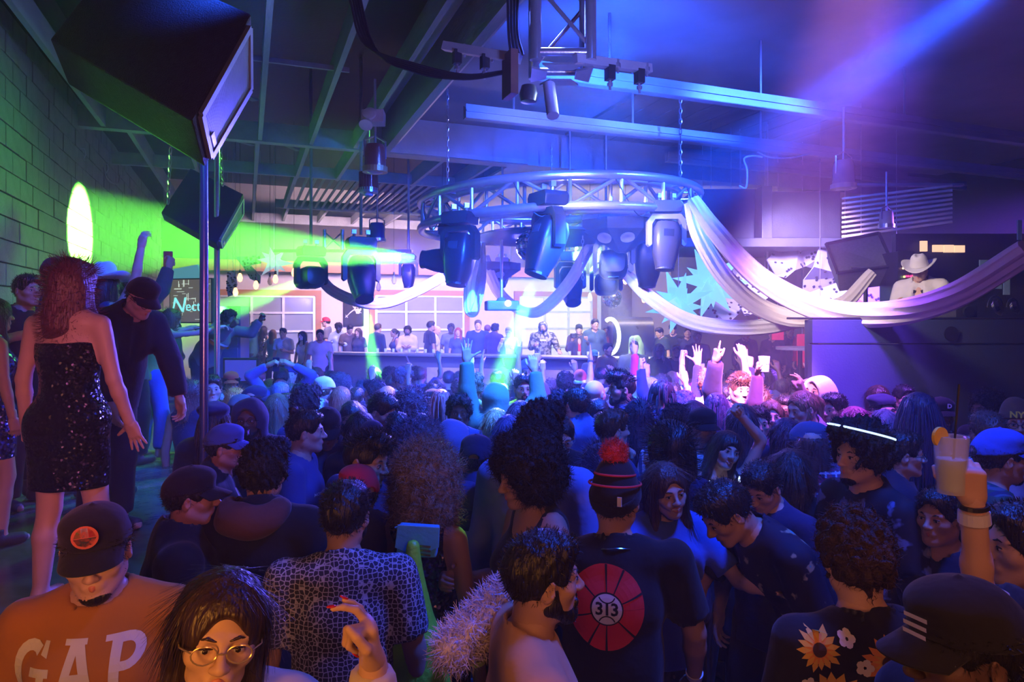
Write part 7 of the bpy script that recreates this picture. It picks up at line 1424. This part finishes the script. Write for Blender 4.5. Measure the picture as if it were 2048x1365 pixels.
decal('bluecap', 'cap_logo', textmesh('M', .04, bold=.001), M('print_pink', (.5, .3, .55), .7, bump=0), 1, -.02, .085, '_hat', .002)
decal('dcap', 'cap_logo', textmesh('D', .045, bold=.002), wp, 1, 0, .085, '_hat', .002); decal('navycap', 'cap_logo', textmesh('1', .05, bold=.002), wp, 1, 0, .085, '_hat', .002)
decal('nyc', 'cap_letters', textmesh('NYC', .055, bold=.002), M('print_yellow', (.7, .6, .04), .7, bump=0), 1, 0, .07, '_hat', .002)
decal('capback', 'cap_lettering', textmesh('Mile Down', .02), wp, -1, 0, .085, '_hat', .002)
decal('leaner', 'white_stripe', flatpolys([[(-.2, .08), (.2, -.03), (.2, .0), (-.2, .11)]]), wp, 1, 0, 1.27, off=.003); decal('leaner', 'orange_stripe', flatpolys([[(-.2, .035), (.2, -.08), (.2, -.04), (-.2, .075)]]), M('print_orange', (.6, .2, .03), .7, bump=0), 1, 0, 1.27, off=.003)
decal('bar1017_654', 'chest_print', textmesh('CK', .1), M('print_grey', (.3, .33, .33), .7, bump=0), 1, 0, 1.27, off=.003)
decal('bar1086_643', 'chest_print', flatpolys([[(-.07, -.02), (.07, -.02), (.07, .02), (-.07, .02)]]), wp, 1, 0, 1.33, off=.004)
decal('bar1158_648', 'shirt_front', flatpolys([[(-.035, -.25), (.035, -.25), (.03, .1), (-.03, .1)]]), rp_, 1, 0, 1.2, off=.004)
decal('dj', 'shirt_front', flatpolys([[(-.05, -.2), (.05, -.2), (.06, .14), (-.06, .14)]]), M('print_lilac', (.5, .45, .6), .7, bump=0), 1, 0, 1.22, off=.003); decal('dj', 'bow_tie', flatpolys([[(-.045, -.02), (0, -.005), (.045, -.02), (.045, .02), (0, .005), (-.045, .02)]]), bp_, 1, 0, 1.37, off=.01)
# sunflowers printed on the shirt at lower right
fo = [M('print_orange2', (.62, .22, .02), .7, bump=0), M('print_amber', (.6, .34, .03), .7, bump=0)]; fb = M('print_brown', (.04, .015, .005), .8, bump=0)
rr = random.Random(4)
for i, (fx_, fy_, fr_) in enumerate(tuple((a_, b__, c__*1.2) for a_, b__, c__ in ((-.13, -.06, .07), (-.055, -.13, .075), (.13, -.02, .06), (.08, -.13, .055), (-.17, .07, .05), (.0, .045, .055), (.19, -.1, .06), (-.16, -.2, .06), (.02, -.24, .06), (.2, .05, .045)))):
    pet = []
    for k in range(15): a = 2*PI*k/15+i; w_ = .2; L_ = fr_*rr.uniform(.85, 1.05); pet.append([(fx_+math.cos(a+t)*L_*q_, fy_+math.sin(a+t)*L_*q_) for t, q_ in ((-.05, .38), (-w_, .72), (0, 1.0), (w_, .72), (.05, .38))])
    decal('sun', 'sunflower_print', flatpolys([ring_poly(0, fr_*.62, 0, 2*PI*.999, 18)]), fo[i % 2], -1, fx_, 1.37+fy_, off=.002)
    for m_ in [flatpolys([[(x-fx_, y-fy_) for x, y in p] for p in pet])]: o = decal('sun', 'sunflower_print', m_, fo[(i+1) % 2], -1, fx_, 1.37+fy_, off=.003); o['kind'] = 'stuff'
    decal('sun', 'sunflower_print', flatpolys([ring_poly(0, fr_*.3, 0, 2*PI*.999, 14)]), fb, -1, fx_, 1.37+fy_, off=.005)
for fx_, fy_ in ((-.06, .03), (.07, .09), (-.1, .1), (.13, .07), (-.2, -.02), (.03, -.04), (.0, -.2)):
    o = decal('sun', 'white_flower_print', flatpolys([[(math.cos(a)*.013+math.cos(t)*.010, math.sin(a)*.013+math.sin(t)*.010) for t in [2*PI*j/8 for j in range(8)]] for a in [2*PI*k/5 for k in range(5)]]), wp, -1, fx_, 1.37+fy_, off=.006); o['kind'] = 'stuff'
# brown hood hanging on the back
r_ = Pn['hoodback']; P_ = PINFO[r_.name][0]; s_ = SDF((-.19, -.23, -.12), (.19, .1, .14), .012); s_.ell((0, -.1, .02), (.135, .075, .075), .03); s_.cap((-.09, -.06, .05), (.09, -.06, .05), .055, .055, .04); s_.ell((0, -.04, .1), (.085, .07, .07), .02, sub=True); s_.noise(-.008, 40, 2); V, Q = s_.mesh(); o = link(bpy.data.objects.new('hood', mesh_np('hood', V, Q, [cloth((.10, .045, .04))])), r_); o.matrix_local = Matrix.Translation(P_.neck); o['label'] = 'brown folded hood'
r_ = Pn['capdark']; P_ = PINFO[r_.name][0]; o = link(bpy.data.objects.new('hood', mesh_np('hood', V, Q, [cloth((.03, .05, .18))])), r_); o.matrix_local = Matrix.Translation(P_.neck)
# top knot, red nails, hair streaks, white gloves
r_ = Pn['bunman']; Hm = PINFO[r_.name][0].H; s_ = SDF((-.05, -.05, -.05), (.05, .05, .05), .005); s_.ell((0, 0, 0), (.034, .03, .03), .01); s_.noise(.008, 180, 3); V, Q = s_.mesh(); o = link(bpy.data.objects.new('top_knot', mesh_np('top_knot', V, Q, [hairm(K)])), r_); o.matrix_local = Hm @ Matrix.Translation((0, -.07, .13))
def nails(key_, sx, m):
    r_ = Pn[key_]; P_ = PINFO[r_.name][0]; cur, spr, _ = HP[P_.hpz[sx]]; L = [(.042, .026, .022), (.047, .03, .024), (.043, .028, .023), (.034, .021, .02)]
    for i, y in enumerate((.026, .009, -.009, -.026)):
        p = Vector((.086-abs(i-1)*.004, y, -.002)); a = 0; yaw = R(spr*(1.5-i)/1.5)
        for j, l in enumerate(L[i]): a += R(cur[i]*(1, 1.05, .7)[j]); dv = Vector((math.cos(a)*math.cos(yaw), math.cos(a)*math.sin(yaw), -math.sin(a))); p = p+dv*l
        up = Vector((math.sin(a), 0, math.cos(a))); q = MB(); s_ = SDF((-.012, -.01, -.006), (.022, .01, .008), .0018); s_.ell((.003, 0, .0), (.011, .0058, .0028), .002); V, Q = s_.mesh(); o = link(bpy.data.objects.new('fingernail', mesh_np('fingernail', V, Q, [m])), r_); o.matrix_local = P_.hm[sx] @ Matrix.Scale(.9, 4) @ Matrix.Translation(p+up*.0055) @ Matrix((dv, up.cross(dv), up)).transposed().to_4x4()
nails('glass', -1, M('nail_red', (.5, .01, .02), .15, bump=0)); nails('afro1', -1, M('nail_red', (.5, .01, .02), .15, bump=0))
def band(key_, sx, t, m, nm='wristband', r=.031, w=.02):
    r_ = Pn[key_]; P_ = PINFO[r_.name][0]; a = P_.wr[sx].lerp(P_.el[sx], t); d = (P_.el[sx]-P_.wr[sx]).normalized(); u = d.orthogonal().normalized(); q = MB(); q.lathe([(r-.003, -w/2), (r, -w/2), (r+.002, w/2), (r-.003, w/2)], 20, a, Matrix((u, d.cross(u), d)).transposed()); return q.build(nm, m, r_)
wb1 = M('band_white', (.65, .65, .75), .5, bump=0); wb2 = M('band_yellow', (.75, .7, .05), .5, bump=0); band('cuparm', -1, .16, wb1, r=.036, w=.03); band('cuparm', -1, .04, M('band_black', (.015, .015, .015), .4, bump=0), 'hair_tie', .034, .01)
band('curl1', 1, .1, wb2); band('beanie', 1, .1, wb1); band('smile', 1, .1, wb1); band('armbr', 1, .1, M('band_blue', (.03, .05, .3), .5, bump=0)); band('bend', -1, .03, M('watch_steel', (.5, .5, .5), .2, .9, bump=0), 'bracelet', r=.03, w=.008)

# held cups and phones: top-level things at the hand
def in_hand(key_, sx, off=(.075, 0, -.045)):
    r_ = Pn[key_]; P_, s, _ = PINFO[r_.name]; return r_.matrix_world @ (P_.hm[sx] @ Vector(off))
c_ = in_hand('cuparm', -1); glass_cup(c_-UP*.06-RT*.045-FW*.02, 'clear plastic cup with black straw and lemon held up at the right', .15, .042, (.55, .6, .55), straw=True, wedge=True)
c_ = in_hand('mancup', 1); glass_cup(c_-UP*.05, 'clear cup with amber drink raised above the crowd by the booth', .12, .045, (.8, .35, .08))
c_ = in_hand('vapor', 1); glass_cup(c_-UP*.06, 'orange cocktail with straw and lemon raised in the pink light', .13, .04, (.8, .3, .03), straw=True, wedge=True)
c_ = in_hand('bar677_646', 1); glass_cup(c_-UP*.06, 'small glass held by the person in the varsity jacket', .12, .035, (.5, .5, .4)); c_ = in_hand('bar1086_643', 1); glass_cup(c_-UP*.06, 'cup held by the man in the patterned hoodie', .12, .035, (.4, .4, .4))
def phone(key_, sx, label, face=(0, 0, 1), lit=None, off=(.07, 0, -.04)):
    c = in_hand(key_, sx, off); r_ = root('phone', label, 'phone', c); n = (Vector((0, 0, CAMZ))-c).normalized() if face is None else Vector(face).normalized(); u = UP.cross(n); u = u.normalized() if u.length > .1 else RT; v = n.cross(u); Mx = Matrix((u, v, n)).transposed().to_4x4(); q = MB(); q.box((0, 0, 0), (.075, .155, .009)); o = q.build('case', M('phone_case_'+('p' if lit == 'pale' else 'k'), (.55, .5, .4) if lit == 'pale' else (.02, .02, .03), .3, bump=0), r_, bevel=.003); o.matrix_local = Mx
    q = MB(); q.box((0, 0, -.0055), (.068, .145, .001)); o = q.build('display', emis('phone_screen', (.5, .6, 1), .8) if lit == 'on' else M('phone_glass', (.02, .02, .05), .05, bump=0), r_); o.matrix_local = Mx; q = MB(); q.box((-.02, .055, .006), (.024, .026, .003)); o = q.build('camera_bump', blackp, r_, bevel=.001); o.matrix_local = Mx; return r_
phone('afro1', -1, 'dark phone held flat by the woman with the afro', UP); phone('phoneman', -1, 'pale patterned phone case held up near the booth', None, 'pale'); phone('phoneface', 1, 'phone raised beside a face in the far right crowd', None); phone('praying', 1, 'phone clasped above the bowed head', FW); phone('greenarm', 1, 'small phone held high by the wall', None); phone('purpledress', 1, 'dark phone held by the woman in violet', UP)
c_ = in_hand('bar1158_648', 1); cr = root('camera_body', 'black camera held to the photographer\'s eye', 'camera', c_+Vector((0, 0, .02))); q = MB(); q.box((0, 0, 0), (.14, .08, .1)); q.build('body', blackp, cr, bevel=.01); q = MB(); q.lathe([(0, 0), (.04, 0), (.045, .1), (.035, .1), (0, .09)], 18, (0, 0, 0), Matrix((RT, UP, -FW)).transposed()); q.build('lens', blackp, cr, smooth=True)
# turquoise bag with gold bars
r_ = Pn['curl1']; P_, s, _ = PINFO[r_.name]; c_ = PD(834, 1080, 2.56); bg = root('shoulder_bag', 'turquoise flap shoulder bag with gold bars under the curly-haired woman\'s arm', 'bag', c_); bl_ = M('bag_leather', (.08, .42, .62), .35, bump=.1)
q = MB(); q.prism([(-.075, -.06), (.075, -.06), (.085, .05), (-.065, .06)], Vector(), RT, UP, .05); q.build('body', bl_, bg, bevel=.008); q = MB(); q.prism([(-.078, -.02), (.0, -.055), (.085, -.02), (.088, .055), (-.068, .065)], -FW*.028, RT, UP, .006); q.build('flap', bl_, bg, bevel=.002)
gd = M('gold', (.7, .45, .12), .25, 1, bump=0)
for i in range(3): q = MB(); q.bar(RT*.015-UP*(.012+i*.016)-FW*.034, RT*.055-UP*(.016+i*.016)-FW*.034, .006, .006); q.build('buckle_bar', gd, bg)
sh = r_.matrix_world @ P_.sh[-1]-c_+UP*.06; q = MB(); C = cat_curve([RT*-.07+UP*.05, sh*.45-FW*.06, sh], 14); 
for i in range(13): q.bar(C[i], C[i+1], .028, .004, FW)
q.build('strap', bl_, bg)
# yellow-green translucent skirt catching the beam, white fluff
s_ = SDF((-.2, -.2, -.5), (.2, .2, .3), .012); s_.cap((0, 0, .25), (.0, 0, -.1), .03, .09, .03); s_.cap((0, 0, -.1), (.02, 0, -.45), .1, .15, .03); s_.noise(-.014, 30, 2, 6, (1, 1, .3)); V, Q = s_.mesh(); o = link(bpy.data.objects.new('tulle_scarf', mesh_np('tulle_scarf', V, Q, [M('tulle_green', (.25, .7, .04), .4, bump=.4)]))); o.location = PD(828, 1230, 2.5); tag(o, 'shiny yellow-green fabric hanging between the patterned tee and the curly-haired woman', 'scarf')
s_ = SDF((-.2, -.12, -.16), (.2, .12, .16), .01); s_.cap((-.1, 0, -.08), (.1, 0, .07), .05, .045, .03); s_.noise(.02, 90, 3, 7); V, Q = s_.mesh(); sv, sq = strands(V, Q, 2600, .05, .004, .45, 3, steps=3); v, q_, _ = join([(V, Q, 0), (sv, sq, 0)]); o = link(bpy.data.objects.new('fur_stole', mesh_np('fur_stole', v, q_, [M('white_fur', (.7, .62, .72), .9, bump=.3)]))); o.location = PD(968, 1235, 2.0); tag(o, 'fluffy white fur stole left of the man in the tan top', 'stole')
light('SPOT', PD(1000, 300, 5.0), GR, 900, PD(828, 1230, 2.5), size=.03, ang=7, blend=.4, name='green_key')
for a in list(bpy.data.objects):
    for k_ in ('_top', '_hat', '_s'):
        if k_ in a: del a[k_]
